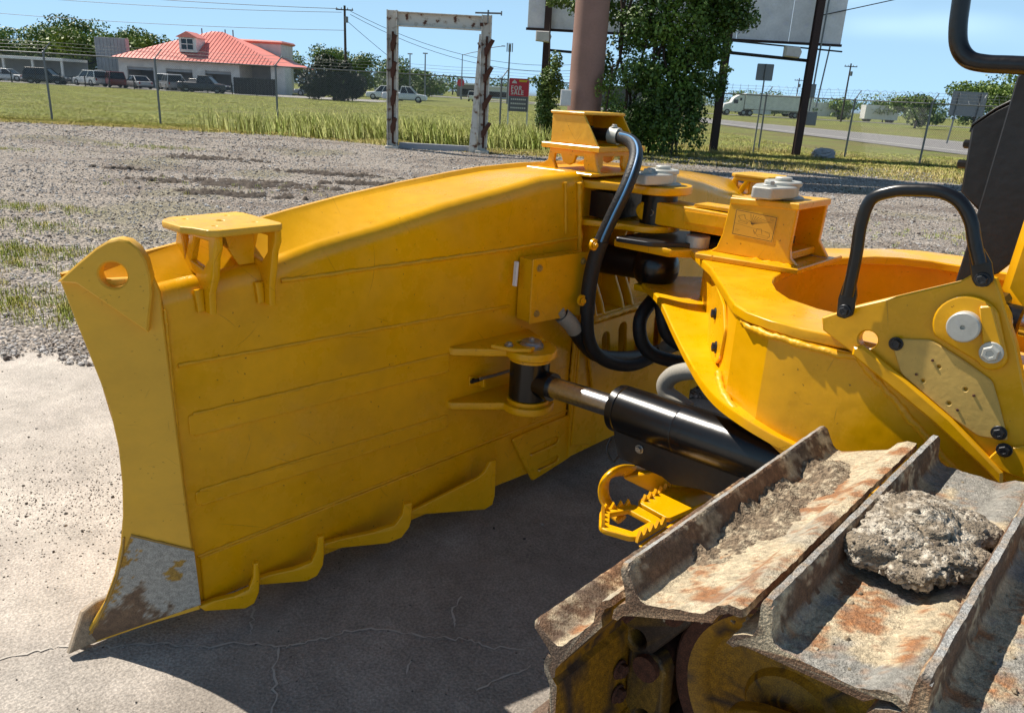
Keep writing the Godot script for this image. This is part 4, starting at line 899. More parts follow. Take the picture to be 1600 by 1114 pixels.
func build_track(D: Node3D) -> void:
	var hub := Vector3(0, 0.65, -0.37)
	var prof := [[-0.058, -0.030], [-0.048, -0.012], [-0.032, -0.002], [-0.016, 0.004], [-0.0105, 0.02], [-0.0085, 0.068], [-0.005, 0.074], [0.006, 0.074], [0.0095, 0.068], [0.013, 0.022], [0.018, 0.010], [0.03, 0.003], [0.09, 0.0], [0.145, -0.002], [0.16, 0.006], [0.172, 0.014], [0.195, 0.017], [0.214, 0.010], [0.212, -0.002], [0.19, 0.003], [0.17, -0.003], [0.155, -0.018], [0.09, -0.019], [0.0, -0.020], [-0.03, -0.022], [-0.046, -0.032]]
	var fine := []
	for i in prof.size():
		var a0: Array = prof[i]; var b0: Array = prof[(i + 1) % prof.size()]
		var cnt: int = max(1, int(Vector2(a0[0], a0[1]).distance_to(Vector2(b0[0], b0[1])) / 0.0075)) if i < 19 else 1
		for c in cnt: fine.push_back([lerp(float(a0[0]), float(b0[0]), float(c) / cnt), lerp(float(a0[1]), float(b0[1]), float(c) / cnt), i])
	prof = fine
	# tip angle round the idler, shoe tilt
	var list := [[-1, 104.0, 92.0], [0, 69.0, 57.0], [1, 31.0, 24.0], [2, -3.0, 3.0], [3, 0.0, 0.0], [4, 0.0, 0.0], [-2, 138.0, 128.0]]
	for s in list:
		var k: int = s[0]
		var a := deg_to_rad(s[1]); var b := deg_to_rad(s[2])
		var tg := Vector3(0, sin(b), cos(b)); var nr := Vector3(0, cos(b), -sin(b))
		var tip := hub + Vector3(0, cos(a), -sin(a)) * 0.45
		if k >= 3: tip = hub + Vector3(0, 0.45, 0.02 + 0.225 * (k - 2))
		var org := tip - nr * 0.074
		var nzz := noise(200 + k, 30.0, 3)
		var top := MB.new(); var low := MB.new()
		var N := 110 if k >= 0 and k < 4 else 40
		var rings := []
		for i in N + 1:
			var x: float = lerp(1.0, 1.9, float(i) / N)
			var ring := []
			for j in prof.size():
				var t: float = prof[j][0]; var h: float = prof[j][1]
				if i == 0 or i == N: h = min(h, 0.066) * 0.97; t *= 0.985
				var p := Vector3(x, 0, 0) + org + tg * t + nr * h
				p += (tg * nzz.get_noise_3dv(p * 0.6) + nr * nzz.get_noise_3dv(p * 0.8 + Vector3(5, 5, 5))) * 0.0016
				if h < 0.02 and prof[j][2] < 19: p += nr * 0.0022 * shoe_fine.get_noise_3dv(p * 0.6)
				ring.push_back(p)
			rings.push_back(ring)
		for i in N:
			for j in prof.size():
				var l := (j + 1) % prof.size()
				var tgt := low if prof[j][2] >= 19 else top
				tgt.q(rings[i][j], rings[i][l], rings[i + 1][l], rings[i + 1][j])
		for e in 2:
			var r2: Array = rings[0] if e == 0 else rings[-1]
			var pl := PackedVector2Array()
			for v: Vector3 in r2: pl.push_back(Vector2((v - org).dot(tg), (v - org).dot(nr)))
			var rev := MB.area(pl) < 0
			if rev: pl.reverse(); r2 = r2.duplicate(); r2.reverse()
			var id := MB.ears(pl)
			for i in range(0, id.size(), 3):
				var A: Vector3 = r2[id[i]]; var B: Vector3 = r2[id[i + 1]]; var C: Vector3 = r2[id[i + 2]]
				var want := Vector3.LEFT if e == 0 else Vector3.RIGHT
				if (B - A).cross(C - A).dot(want) > 0: top.tri(A, B, C)
				else: top.tri(A, C, B)
		var mesh := ArrayMesh.new()
		top.commit(mesh, M.rust, 42.0, off_now, func(p: Vector3, n: Vector3) -> Color: return rust_colour(p, n, k, org, nr))
		low.commit(mesh, M.worn, 42.0, off_now, func(p: Vector3, _n: Vector3) -> Color:
			var g := shoe_nz.get_noise_3dv(p * 1.4) + 0.6 * shoe_fine.get_noise_3dv(p)
			return Color8(190, 134, 22).lerp(Color8(92, 70, 54), smoothstep(-0.02, 0.22, g)).srgb_to_linear())
		var o := MeshInstance3D.new(); o.mesh = mesh; o.name = "track_shoe"; D.add_child(o, true)
		# chain links and shoe bolts beneath
		for x in [1.25, 1.60]:
			var lk := MB.new()
			var P := func(t: float, h: float) -> Vector3: return Vector3(x, 0, 0) + org + tg * t + nr * h
			lk.plate([P.call(-0.09, -0.04), P.call(-0.075, -0.022), P.call(0.10, -0.021), P.call(0.115, -0.05), P.call(0.12, -0.10), P.call(0.09, -0.118), P.call(-0.06, -0.118), P.call(-0.1, -0.09)], Vector3(0.045, 0, 0), 0.006, 0.012, [circle(P.call(-0.055, -0.075), Vector3.RIGHT, 0.02, 14)])
			part("chain_link", lk, M.worn, D, 45, func(p: Vector3, _n: Vector3) -> Color:
				var g := shoe_nz.get_noise_3dv(p * 1.6) + 0.5 * shoe_fine.get_noise_3dv(p)
				return Color8(150, 112, 42).lerp(Color8(74, 60, 52), smoothstep(-0.2, 0.1, g)).srgb_to_linear())
			for t in [0.0, 0.065]:
				var bo := MB.new(); bo.bolt(P.call(t, -0.021) + Vector3(-0.03, 0, 0), -nr, 0.017); part("shoe_bolt", bo, M.rustbar, D)
		var pn := MB.new(); pn.tube([Vector3(1.235, 0, 0) + org + tg * 0.085 - nr * 0.075, Vector3(1.67, 0, 0) + org + tg * 0.085 - nr * 0.075], 0.03, 18); part("track_pin", pn, M.rustbar, D)
	for o in D.get_children():
		if String(o.name).begins_with("track_shoe"):
			var c: MeshInstance3D = o.duplicate(); c.name = "track_shoe"; D.add_child(c, true); c.position.x = 3.0
	var cm := MB.new(); cm.box(Vector3(2.95, 0.58, 0.0), Vector3(1.5, 0.42, 0.9), Basis.IDENTITY, 0.02); part("added_dark_box", cm, M.matblack, D)  # dark box added between the tracks to darken the gap under the push frame
	cm = MB.new(); cm.box(Vector3(4.42, 0.55, 0.2), Vector3(0.3, 0.5, 1.1), Basis.IDENTITY, 0.02); part("roller_frame", cm, M.yellow, D)
	# idler wheel
	var h3 := Vector3(1.33, 0.65, -0.37)
	var w := MB.new()
	w.lathe([[0.0, -0.012], [0.05, -0.012], [0.06, 0.0], [0.09, 0.006], [0.10, 0.022], [0.185, 0.030], [0.20, 0.012], [0.222, 0.0]], h3 + Vector3(-0.03, 0, 0), Vector3.RIGHT, 64)
	var nz2 := noise(111, 14.0, 4)
	var wear := func(p: Vector3, _n: Vector3) -> Color:
		var g := nz2.get_noise_3dv(p) + 0.5 * shoe_fine.get_noise_3dv(p)
		return Color8(196, 140, 24).lerp(Color8(88, 66, 48), smoothstep(0.22, 0.34, g)).srgb_to_linear()
	var I := part("idler_wheel", w, M.worn, D, 40, wear)
	w = MB.new(); w.lathe([[0.222, -0.03], [0.25, -0.03], [0.256, -0.024], [0.256, 0.17], [0.222, 0.17], [0.222, -0.03]], h3, Vector3.RIGHT, 64); part("rim", w, M.rustbar, I)
	w = MB.new(); w.plate([Vector3(1.21, 0.71, -0.40), Vector3(1.21, 0.735, -0.30), Vector3(1.21, 0.72, 0.3), Vector3(1.21, 0.45, 0.3), Vector3(1.21, 0.45, -0.36), Vector3(1.21, 0.60, -0.47), Vector3(1.21, 0.68, -0.46)], Vector3(0.04, 0, 0), 0.006, 0.03); part("track_frame", w, M.worn, D, 45, wear)
	w = MB.new(); w.bolt(Vector3(1.208, 0.66, -0.30), Vector3.LEFT, 0.02); w.bolt(Vector3(1.208, 0.62, -0.38), Vector3.LEFT, 0.018); part("bolt", w, M.rustbar, D)
	w = MB.new(); w.box(Vector3(1.47, 0.62, 0.15), Vector3(0.36, 0.26, 0.5), Basis.IDENTITY, 0.02); part("roller_frame", w, M.yellow, D)

# a lump of caked earth with its own rough surface
func lump(c: Vector3, r: Vector3, seed_: int, rough: float, basis := Basis.IDENTITY, n1 := 44, n2 := 88) -> MB:
	var m := MB.new()
	var a := noise(seed_, 9.0, 5); var b := noise(seed_ + 1, 55.0, 4); var g := noise(seed_ + 2, 85.0, 1, FastNoiseLite.TYPE_CELLULAR)
	var grid := []
	for i in n1 + 1:
		var row := []
		for j in n2 + 1:
			var th := PI * i / n1; var ph := TAU * (j % n2) / n2
			var d := Vector3(sin(th) * cos(ph), cos(th), sin(th) * sin(ph))
			var sq := Vector3(signf(d.x) * pow(absf(d.x), 0.7), signf(d.y) * pow(absf(d.y), 0.75), signf(d.z) * pow(absf(d.z), 0.7))
			var p := sq * r
			var k := 1.0 + rough * (a.get_noise_3dv(p + c) * 0.9 + b.get_noise_3dv(p + c) * 0.22 - g.get_noise_3dv(p + c) * 0.16)
			row.push_back(c + basis * (p * k))
		grid.push_back(row)
	for i in n1:
		for j in n2: m.q(grid[i][j], grid[i][j + 1], grid[i + 1][j + 1], grid[i + 1][j])
	return m
func mud_colour(seed_: int, base_: Color, alt: Color) -> Callable:
	var a := noise(seed_, 14.0, 4); var b := noise(seed_ + 1, 70.0, 3)
	return func(p: Vector3, _n: Vector3) -> Color:
		var g := a.get_noise_3dv(p); var h := b.get_noise_3dv(p)
		return (base_.lerp(alt, smoothstep(-0.1, 0.35, g + h * 0.7)) * (1.0 + 0.35 * h)).srgb_to_linear()

func mud_thing(called: String, mb: MB, at: Vector3, label: String, group: String, colour: Callable) -> void:
	off_now = at
	var o := part(called, mb, M.mud, self, 65, colour)
	off_now = Vector3.ZERO
	o.position = Basis(Vector3.UP, TURN) * at; o.rotation.y = TURN
	tag(o, label, "mud", group)

func build_mud() -> void:
	var brown := Color8(160, 145, 124); var pale := Color8(214, 203, 184)
	var c: Vector3 = Vector3(1.428,1.075,-0.244)
	var cm := lump(c, Vector3(0.15, 0.030, 0.092), 301, 0.34, Basis(Vector3.UP, 0.10), 80, 160)
	for a in [[-0.11, 0.0, -0.05, 0.05], [0.12, -0.005, -0.03, 0.045], [0.02, 0.012, 0.0, 0.075], [-0.03, -0.01, 0.075, 0.05], [0.1, -0.005, 0.06, 0.05], [-0.06, 0.008, -0.02, 0.06], [-0.13, -0.01, 0.02, 0.035]]:
		cm.t.append_array(lump(c + Vector3(a[0], a[1], a[2]), Vector3(a[3], a[3] * 0.48, a[3] * 0.8), 310 + int(a[0] * 100), 0.5, Basis(Vector3.UP, a[0] * 9.0), 30, 56).t)
	mud_thing("mud_clod", cm, c + Vector3(0, -0.05, 0), "big grey brown clod of gravelly mud wedged between two grousers", "mud caked on the track shoes", mud_colour(302, brown, pale))
	var pb := MultiMesh.new(); pb.transform_format = MultiMesh.TRANSFORM_3D; pb.use_colors = true; pb.mesh = pebble(15); pb.instance_count = 1400
	var rr := RandomNumberGenerator.new(); rr.seed = 303
	var clod: ArrayMesh = get_node("mud_clod").mesh; var cv: PackedVector3Array = clod.surface_get_arrays(0)[Mesh.ARRAY_VERTEX]
	for k in 1400:
		var s := rr.randf_range(0.0016, 0.0045) * (2.0 if rr.randf() < 0.06 else 1.0)
		pb.set_instance_transform(k, Transform3D(Basis.from_euler(Vector3(rr.randf() * 6, rr.randf() * 6, 0)).scaled(Vector3.ONE * s), cv[rr.randi() % cv.size()]))
		pb.set_instance_color(k, Color8(120, 106, 90).lerp(Color8(214, 204, 188), pow(rr.randf(), 1.4)).srgb_to_linear())
	var po := MultiMeshInstance3D.new(); po.multimesh = pb; po.name = "embedded_gravel"; po.material_override = M.stone; get_node("mud_clod").add_child(po); po.set_meta("kind", "stuff")
	# caked mud along the front face of one shoe
	var org := Vector3(0, 0.968, -0.5717); var tg := Vector3(0, 0.4067, 0.9135); var nr := Vector3(0, 0.9135, -0.4067)
	var h1 := noise(331, 6.0, 3); var h2 := noise(332, 30.0, 4); var h3 := noise(333, 90.0, 2)
	var NX := 170; var NT := 46
	var pt := func(i: int, j: int) -> Vector3:
		var x: float = lerp(1.05, 1.89, float(i) / NX); var t: float = lerp(0.004, 0.15, float(j) / NT)
		var p := Vector3(x, t, 0)
		var e := 1.0 - pow((x - 1.52) / 0.30, 2.0) - pow(maxf(0.0, t - 0.03) / 0.085, 2.0) + h1.get_noise_3dv(p) * 1.3
		var h := clampf(e, -0.4, 1.0) * 0.016 + 0.018 * maxf(0.0, e) * maxf(0.0, h2.get_noise_3dv(p) + 0.2) + 0.004 * h3.get_noise_3dv(p) * signf(maxf(0.0, e))
		if t < 0.03: h += (0.03 - t) * 0.9 * clampf(e, 0.0, 1.0)
		return Vector3(x, 0, 0) + org + tg * t + nr * (h - 0.001)
	var cs := MB.new()
	for i in NX:
		for j in NT: cs.q(pt.call(i, j), pt.call(i, j + 1), pt.call(i + 1, j + 1), pt.call(i + 1, j))
	mud_thing("caked_mud", cs, org + Vector3(1.5, 0, 0), "crumbly brown mud caked along the grouser of the shoe before the clod", "mud caked on the track shoes", mud_colour(350, Color8(152, 132, 108), Color8(198, 182, 154)))
	# loose crumbs strewn over the shoes
	var r := RandomNumberGenerator.new(); r.seed = 77
	var mm := MultiMesh.new(); mm.transform_format = MultiMesh.TRANSFORM_3D; mm.use_colors = true
	mm.mesh = pebble(5)
	var spots := []
	for k in 650:
		var x := r.randf_range(1.01, 1.89); var z := r.randf_range(-0.55, 0.05)
		if r.randf() < 0.5: x = clampf(r.randfn(1.5, 0.17), 1.02, 1.88); z = r.randfn(-0.47, 0.05)
		var yy := 1.028
		if z < -0.34: yy = 1.028 - (-0.34 - z) * 0.40
		spots.push_back([Vector3(x, yy, z), r.randf_range(0.002, 0.006) * (1.8 if r.randf() < 0.06 else 1.0)])
	mm.instance_count = spots.size()
	for k in spots.size():
		mm.set_instance_transform(k, Transform3D(Basis.from_euler(Vector3(r.randf() * 6, r.randf() * 6, r.randf() * 6)).scaled(Vector3.ONE * spots[k][1]), spots[k][0]))
		mm.set_instance_color(k, Color8(150, 130, 104).lerp(Color8(208, 192, 164), r.randf()).srgb_to_linear())
	var o := MultiMeshInstance3D.new(); o.multimesh = mm; o.name = "mud_crumbs"; o.material_override = M.stone
	add_child(o); o.rotation.y = TURN
	tag(o, "pale dry crumbs of earth strewn over the rusty track shoes", "mud", "", "stuff")


func pebble(seed_: int) -> ArrayMesh:
	var m := MB.new(); var r := RandomNumberGenerator.new(); r.seed = seed_
	var ico := []
	var ph := (1.0 + sqrt(5.0)) / 2.0
	for v in [[-1, ph, 0], [1, ph, 0], [-1, -ph, 0], [1, -ph, 0], [0, -1, ph], [0, 1, ph], [0, -1, -ph], [0, 1, -ph], [ph, 0, -1], [ph, 0, 1], [-ph, 0, -1], [-ph, 0, 1]]:
		ico.push_back(Vector3(v[0], v[1], v[2]).normalized() * r.randf_range(0.7, 1.15) * Vector3(1.15, 0.75, 0.95))
	for f in [[0, 11, 5], [0, 5, 1], [0, 1, 7], [0, 7, 10], [0, 10, 11], [1, 5, 9], [5, 11, 4], [11, 10, 2], [10, 7, 6], [7, 1, 8], [3, 9, 4], [3, 4, 2], [3, 2, 6], [3, 6, 8], [3, 8, 9], [4, 9, 5], [2, 4, 11], [6, 2, 10], [8, 6, 7], [9, 8, 1]]: m.tri(ico[f[0]], ico[f[1]], ico[f[2]])
	return m.commit(ArrayMesh.new(), M.stone, 50.0)
func build_dozer() -> void:
	var D := base("bulldozer", Basis(Vector3.UP, TURN) * OFF, TURN)
	tag(D, "yellow bulldozer with angled blade, push frame and rusty muddy track on concrete", "bulldozer")
	off_now = OFF
	build_blade(D); build_centre(D); build_frame(D); build_step(D); build_track(D)
	off_now = Vector3.ZERO
	build_mud()

# ---------------------------------------------------------------- ground
func sheet(called: String, x0: float, x1: float, z0: float, z1: float, nx: int, nz: int, height: Callable, colour: Callable, mat_: Material, keep = null) -> MeshInstance3D:
	var vs := PackedVector3Array(); var cs := PackedColorArray(); var idx := PackedInt32Array(); var ns := PackedVector3Array()
	for j in nz + 1:
		for i in nx + 1:
			var x: float = lerp(x0, x1, float(i) / nx); var z: float = lerp(z0, z1, float(j) / nz)
			vs.push_back(Vector3(x, height.call(x, z), z)); cs.push_back(colour.call(x, z))
	ns.resize(vs.size())
	for j in nz:
		for i in nx:
			var a := j * (nx + 1) + i; var b := a + 1; var c := a + nx + 1; var d := c + 1
			if keep != null and not keep.call(vs[a], vs[d]): continue
			idx.append_array([a, b, c, b, d, c])
	for k in range(0, idx.size(), 3):
		var n := (vs[idx[k + 2]] - vs[idx[k]]).cross(vs[idx[k + 1]] - vs[idx[k]])
		if n.y < 0:
			n = -n; var s := idx[k + 1]; idx[k + 1] = idx[k + 2]; idx[k + 2] = s
		for e in 3: ns[idx[k + e]] += n
	for k in ns.size(): ns[k] = ns[k].normalized() if ns[k].length_squared() > 0 else Vector3.UP
	var arr := []; arr.resize(Mesh.ARRAY_MAX); arr[Mesh.ARRAY_VERTEX] = vs; arr[Mesh.ARRAY_NORMAL] = ns; arr[Mesh.ARRAY_COLOR] = cs; arr[Mesh.ARRAY_INDEX] = idx
	var m := ArrayMesh.new(); m.add_surface_from_arrays(Mesh.PRIMITIVE_TRIANGLES, arr); m.surface_set_material(0, mat_)
	var o := MeshInstance3D.new(); o.mesh = m; o.name = numbered(called); add_child(o); o.set_meta("kind", "structure")
	return o

const EDGE := [[-60.0, -26.0], [-20.0, -27.0], [-13.0, -27.6], [-8.0, -27.8], [-4.0, -25.4], [-1.0, -24.6], [2.0, -25.0], [5.0, -24.6], [9.0, -23.8], [13.0, -22.8], [20.0, -21.0], [60.0, -14.0]]
func gravel_edge(x: float) -> float: return table(EDGE, x)

var gn := noise(401, 0.22, 4)
var gn2 := noise(402, 1.3, 4)
var gn3 := noise(403, 0.05, 3)
func mix8(a: Color, b: Color, t: float) -> Color: return a.lerp(b, clampf(t, 0, 1))

# copies of small meshes strewn as one mass
func strew(called: String, mesh: Mesh, spots: Array, mat_: Material, label: String, category: String) -> MultiMeshInstance3D:
	var mm := MultiMesh.new(); mm.transform_format = MultiMesh.TRANSFORM_3D; mm.use_colors = true; mm.mesh = mesh
	mm.instance_count = spots.size()
	for k in spots.size():
		mm.set_instance_transform(k, spots[k][0]); mm.set_instance_color(k, spots[k][1])
	var o := MultiMeshInstance3D.new(); o.multimesh = mm; o.name = numbered(called); if mat_: o.material_override = mat_
	add_child(o); tag(o, label, category, "", "stuff")
	return o

func tuft(seed_: int, n: int, h: float, spread: float, w: float, seedy := 0.0) -> ArrayMesh:
	var r := RandomNumberGenerator.new(); r.seed = seed_
	var st := SurfaceTool.new(); st.begin(Mesh.PRIMITIVE_TRIANGLES)
	for i in n:
		var a := r.randf() * TAU; var hh := h * r.randf_range(0.55, 1.1); var lean := r.randf_range(0.1, 0.55) * hh
		var p := Vector3(r.randfn(0, spread), 0, r.randfn(0, spread)); var d := Vector3(cos(a), 0, sin(a)); var s := Vector3(-sin(a), 0, cos(a)) * w
		var mid := p + d * lean * 0.35 + Vector3(0, hh * 0.6, 0); var tip := p + d * lean + Vector3(0, hh, 0)
		var nn := (d * 0.5 + Vector3.UP * 0.6).normalized()
		var shade := r.randf_range(0.75, 1.2)
		var dry := r.randf() < seedy
		var c := Color(shade, shade, shade) if not dry else Color(1.5, 1.3, 1.2) * shade
		for t in [[p - s, p + s, mid + s * 0.8], [p - s, mid + s * 0.8, mid - s * 0.8], [mid - s * 0.8, mid + s * 0.8, tip]]:
			var fc: Vector3 = (t[2] - t[0]).cross(t[1] - t[0])
			var tt: Array = t if fc.dot(nn) > 0 else [t[0], t[2], t[1]]
			for v in tt: st.set_normal(nn); st.set_color(c); st.add_vertex(v)
	var m := st.commit(); m.surface_set_material(0, M.blade)
	return m

func build_ground() -> void:
	var dry := Color8(206, 186, 122); var green := Color8(218, 222, 118); var lush := Color8(196, 208, 96)
	sheet("ground", -420, 420, 12, -900, 120, 150, func(_x: float, _z: float) -> float: return -0.03, func(x: float, z: float) -> Color:
		return mix8(green, lush, 0.5 + gn3.get_noise_2d(x, z) * 1.5).srgb_to_linear(), M.turf)
	# near verge: dry strip along the lot edge, then mown field
	sheet("field", -62, 62, -12, -112, 248, 250, func(x: float, z: float) -> float:
		return -0.012 + maxf(0.0, gn.get_noise_2d(x, z)) * 0.05 * smoothstep(0.0, 3.0, gravel_edge(x) - z), func(x: float, z: float) -> Color:
		var d := gravel_edge(x) - z
		var w := 3.0 if x < 2.0 else 9.0
		var k := smoothstep(0.2, 1.0, 1.0 - d / w + gn.get_noise_2d(x, z) * 0.9)
		if x > 8.0: k = maxf(k, smoothstep(-0.1, 0.3, gn.get_noise_2d(x * 0.7, z)) * 0.7)
		var c := mix8(green, lush, 0.5 + gn.get_noise_2d(x + 40.0, z) * 1.2)
		c = mix8(c, Color8(198, 188, 108), smoothstep(0.05, 0.4, gn3.get_noise_2d(x * 1.5, z * 3.0)) * 0.6)
		return mix8(c, dry, k).srgb_to_linear(), M.turf)
	# gravel lot
	sheet("gravel_lot", -44, 34, -4.55, -29, 520, 164, func(x: float, z: float) -> float:
		return 0.005 + gn2.get_noise_2d(x, z) * 0.004 + gn.get_noise_2d(x, z) * 0.008 - 0.05 * smoothstep(-0.3, 0.15, gravel_edge(x) - z + gn2.get_noise_2d(x * 0.8, z) * 1.0) - 0.03 * smoothstep(0.28, -0.12, -4.72 - z + gn2.get_noise_2d(x * 1.4, z * 1.4) * 0.5 + 0.12), func(x: float, z: float) -> Color:
		var c := Color8(226, 217, 208)
		c = mix8(c, Color8(186, 174, 164), smoothstep(0.0, 0.4, gn.get_noise_2d(x * 1.3, z * 2.2)))
		c = mix8(c, Color8(236, 230, 224), smoothstep(0.1, 0.5, gn2.get_noise_2d(x * 0.6, z * 0.9)) * 0.6)
		c = mix8(c, Color8(176, 172, 132), smoothstep(0.18, 0.45, gn.get_noise_2d(x + 70.0, z)) * 0.5)
		return c.srgb_to_linear(), M.gravel)
	# concrete apron
	sheet("concrete_apron", -16, 18, 8, -5.2, 340, 132, func(_x: float, _z: float) -> float: return 0.0, func(x: float, z: float) -> Color:
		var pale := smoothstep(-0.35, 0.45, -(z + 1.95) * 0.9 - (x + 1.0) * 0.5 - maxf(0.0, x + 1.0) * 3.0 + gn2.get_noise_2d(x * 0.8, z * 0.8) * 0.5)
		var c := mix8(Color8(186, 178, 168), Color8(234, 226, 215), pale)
		c = mix8(c, c * 0.95, smoothstep(0.0, 0.4, gn.get_noise_2d(x * 1.7, z * 1.7)))
		c = mix8(c, Color8(240, 232, 222), smoothstep(0.05, 0.45, gn2.get_noise_2d(x * 1.6, z * 0.9 + 30.0)) * 0.3)
		c = mix8(c, c * 0.92, smoothstep(0.22, 0.5, gn2.get_noise_2d(x * 1.6 + 9.0, z * 1.6)) * 0.5)
		return c.srgb_to_linear(), M.concrete)
	# repaired cracks: thin pale filler in the slab
	var ci := 0
	for path in [[Vector3(-1.724,-0,-1.949), Vector3(-1.592,0,-1.994), Vector3(-1.491,0,-2.032), Vector3(-1.434,0,-2.061), Vector3(-1.299,0,-2.066), Vector3(-1.125,0,-2.101), Vector3(-1.012,0,-2.088), Vector3(-0.853,0,-2.123), Vector3(-0.72,0,-2.112), Vector3(-0.643,-0,-2.146), Vector3(-0.524,0,-2.199), Vector3(-0.397,0,-2.233), Vector3(-0.258,0,-2.204), Vector3(-0.124,-0,-2.198), Vector3(-0.034,0,-2.172), Vector3(0.131,0,-2.16)], [Vector3(-0.733,0,-2.117), Vector3(-0.698,0,-1.97), Vector3(-0.658,-0,-1.828), Vector3(-0.624,-0,-1.674)], [Vector3(-0.878,0,-2.327), Vector3(-0.861,-0,-2.222), Vector3(-0.842,0,-2.14)], [Vector3(-0.064,0,-1.961), Vector3(0.056,0,-2.041), Vector3(0.152,0,-2.108)], [Vector3(-0.144,0,-2.448), Vector3(-0.17,0,-2.332), Vector3(-0.139,-0,-2.247)], [Vector3(-0.286,0,-2.09), Vector3(-0.29,0,-2.001)]]:
		var m := MB.new(); var r := RandomNumberGenerator.new(); r.seed = 500 + ci
		var fine := []
		for i in path.size() - 1:
			for k in 6: fine.push_back(path[i].lerp(path[i + 1], k / 6.0) + Vector3(r.randfn(0, 0.005), 0, r.randfn(0, 0.005)))
		var pa := Vector3.ZERO; var pb := Vector3.ZERO
		for i in fine.size():
			var tg: Vector3 = (fine[min(i + 1, fine.size() - 1)] - fine[max(i - 1, 0)]).normalized()
			var sd := Vector3(-tg.z, 0, tg.x) * (r.randf_range(0.001, 0.0045) if i > 0 and i < fine.size() - 1 else 0.0)
			var a: Vector3 = fine[i] + sd + Vector3(0, 0.0035, 0); var b: Vector3 = fine[i] - sd + Vector3(0, 0.0035, 0)
			if i: m.q(pb, b, a, pa)
			pa = a; pb = b
		var o := part("crack_filler", m, mat(s8(186, 179, 169), 0.95), get_node("concrete_apron"))
		ci += 1
	# loose stones: thick on the lot near the slab, thin on the slab
	var r2 := RandomNumberGenerator.new(); r2.seed = 91
	var sp := []
	for k in 90000:
		var t := pow(r2.randf(), 1.9)
		var z: float = lerp(-4.62, -27.5, t); var half := 3.2 - z * 0.62
		var x: float = r2.randf_range(-half, half * 1.0) + z * 0.0
		var s := r2.randf_range(0.0045, 0.0125) * (2.0 if r2.randf() < 0.06 else 1.0) * (1.0 + t * 1.1)
		if z > -4.95 and gn2.get_noise_2d(x * 1.4, z * 1.4) < -0.05: continue
		var g := r2.randf()
		var c := Color8(158, 152, 147).lerp(Color8(244, 240, 235), g) if r2.randf() < 0.82 else Color8(104, 92, 84)
		sp.push_back([Transform3D(Basis.from_euler(Vector3(r2.randf() * 0.6, r2.randf() * TAU, r2.randf() * 0.6)).scaled(Vector3(s, s * 0.8, s)), Vector3(x, 0.008 + s * 0.15, z)), c.srgb_to_linear()])
	strew("gravel_stones", pebble(3), sp, M.stone, "loose grey gravel stones covering the lot beyond the concrete", "gravel")
	sp = []
	for k in 3600:
		var x := r2.randf_range(-4.5, 1.6); var z := r2.randf_range(-4.9, -1.6)
		if k < 2300: x = r2.randfn(-1.75, 0.42); z = r2.randfn(-3.0, 0.28)
		var s := r2.randf_range(0.0015, 0.0042) * (2.2 if r2.randf() < 0.025 else 1.0)
		var c := Color8(96, 90, 84) if r2.randf() < 0.62 else Color8(196, 190, 182)
		sp.push_back([Transform3D(Basis.from_euler(Vector3(r2.randf() * 6, r2.randf() * 6, 0)).scaled(Vector3(s, s * 0.7, s)), Vector3(x, s * 0.4, z)), c.srgb_to_linear()])
	strew("concrete_grit", pebble(8), sp, M.stone, "dark grit and tiny pebbles scattered on the pale concrete", "grit")
	# churned dark soil in the lot
	var soil := noise(411, 2.6, 5); var soil2 := noise(412, 5.0, 3)
	for a in [[-5.0, -14.0, 2.0, 0.75, 0.05], [-4.1, -16.4, 1.6, 0.4, 0.10], [-3.0, -15.0, 1.3, 0.35, -0.15], [-7.2, -18.2, 1.5, 0.45, 0.0], [-7.9, -15.3, 0.9, 0.16, 0.05], [-4.6, -12.6, 1.5, 0.4, 0.0], [-6.4, -13.9, 0.9, 0.3, 0.1]]:
		var cx: float = a[0]; var cz: float = a[1]
		sheet("churned_soil", cx - a[2] * 1.25, cx + a[2] * 1.25, cz + a[3] * 1.8, cz - a[3] * 1.8, 110, 56, func(x: float, z: float) -> float:
			var u: float = (x - cx) / a[2]; var v: float = (z - cz - (x - cx) * a[4]) / a[3]
			var e := 1.0 - sqrt(u * u + v * v) + soil.get_noise_2d(x, z) * 0.9
			return -0.045 + smoothstep(0.0, 0.6, e) * (0.05 + 0.07 * absf(soil.get_noise_2d(x * 2.0, z * 2.0)) + 0.08 * maxf(0.0, soil2.get_noise_2d(x, z))), func(x: float, z: float) -> Color:
			return mix8(Color8(74, 64, 56), Color8(112, 100, 88), 0.5 + soil2.get_noise_2d(x, z) * 1.5).srgb_to_linear(), M.mud)
	# grass tufts: lot patches, weeds along the fence, mown field
	var tf := []
	for p in [[-9.7, -20.3, 1.0, 0.3, 110], [-12.2, -17.8, 0.9, 0.3, 60], [-6.9, -10.3, 0.7, 0.16, 130], [-5.9, -9.0, 0.55, 0.2, 90], [-5.15, -7.7, 0.5, 0.16, 200], [-4.7, -7.2, 0.4, 0.2, 90], [-3.75, -5.75, 0.55, 0.22, 240], [-3.1, -5.7, 0.3, 0.2, 90], [-2.9, -6.3, 0.5, 0.4, 40], [-4.9, -13.3, 1.4, 0.5, 40], [6.2, -9.8, 1.0, 0.5, 130], [4.9, -8.4, 0.5, 0.35, 90], [7.4, -12.2, 1.3, 0.5, 120], [-4.3, -6.1, 0.6, 0.3, 110]]:
		for k in p[4]:
			var s := r2.randf_range(0.5, 1.2)
			tf.push_back([Transform3D(Basis(Vector3.UP, r2.randf() * TAU).scaled(Vector3(s, s * 0.8, s)), Vector3(p[0] + r2.randfn(0, p[2]), 0.004, p[1] + r2.randfn(0, p[3]))), Color8(140, 158, 62).lerp(Color8(200, 190, 110), r2.randf() * r2.randf() * 1.6).srgb_to_linear()])
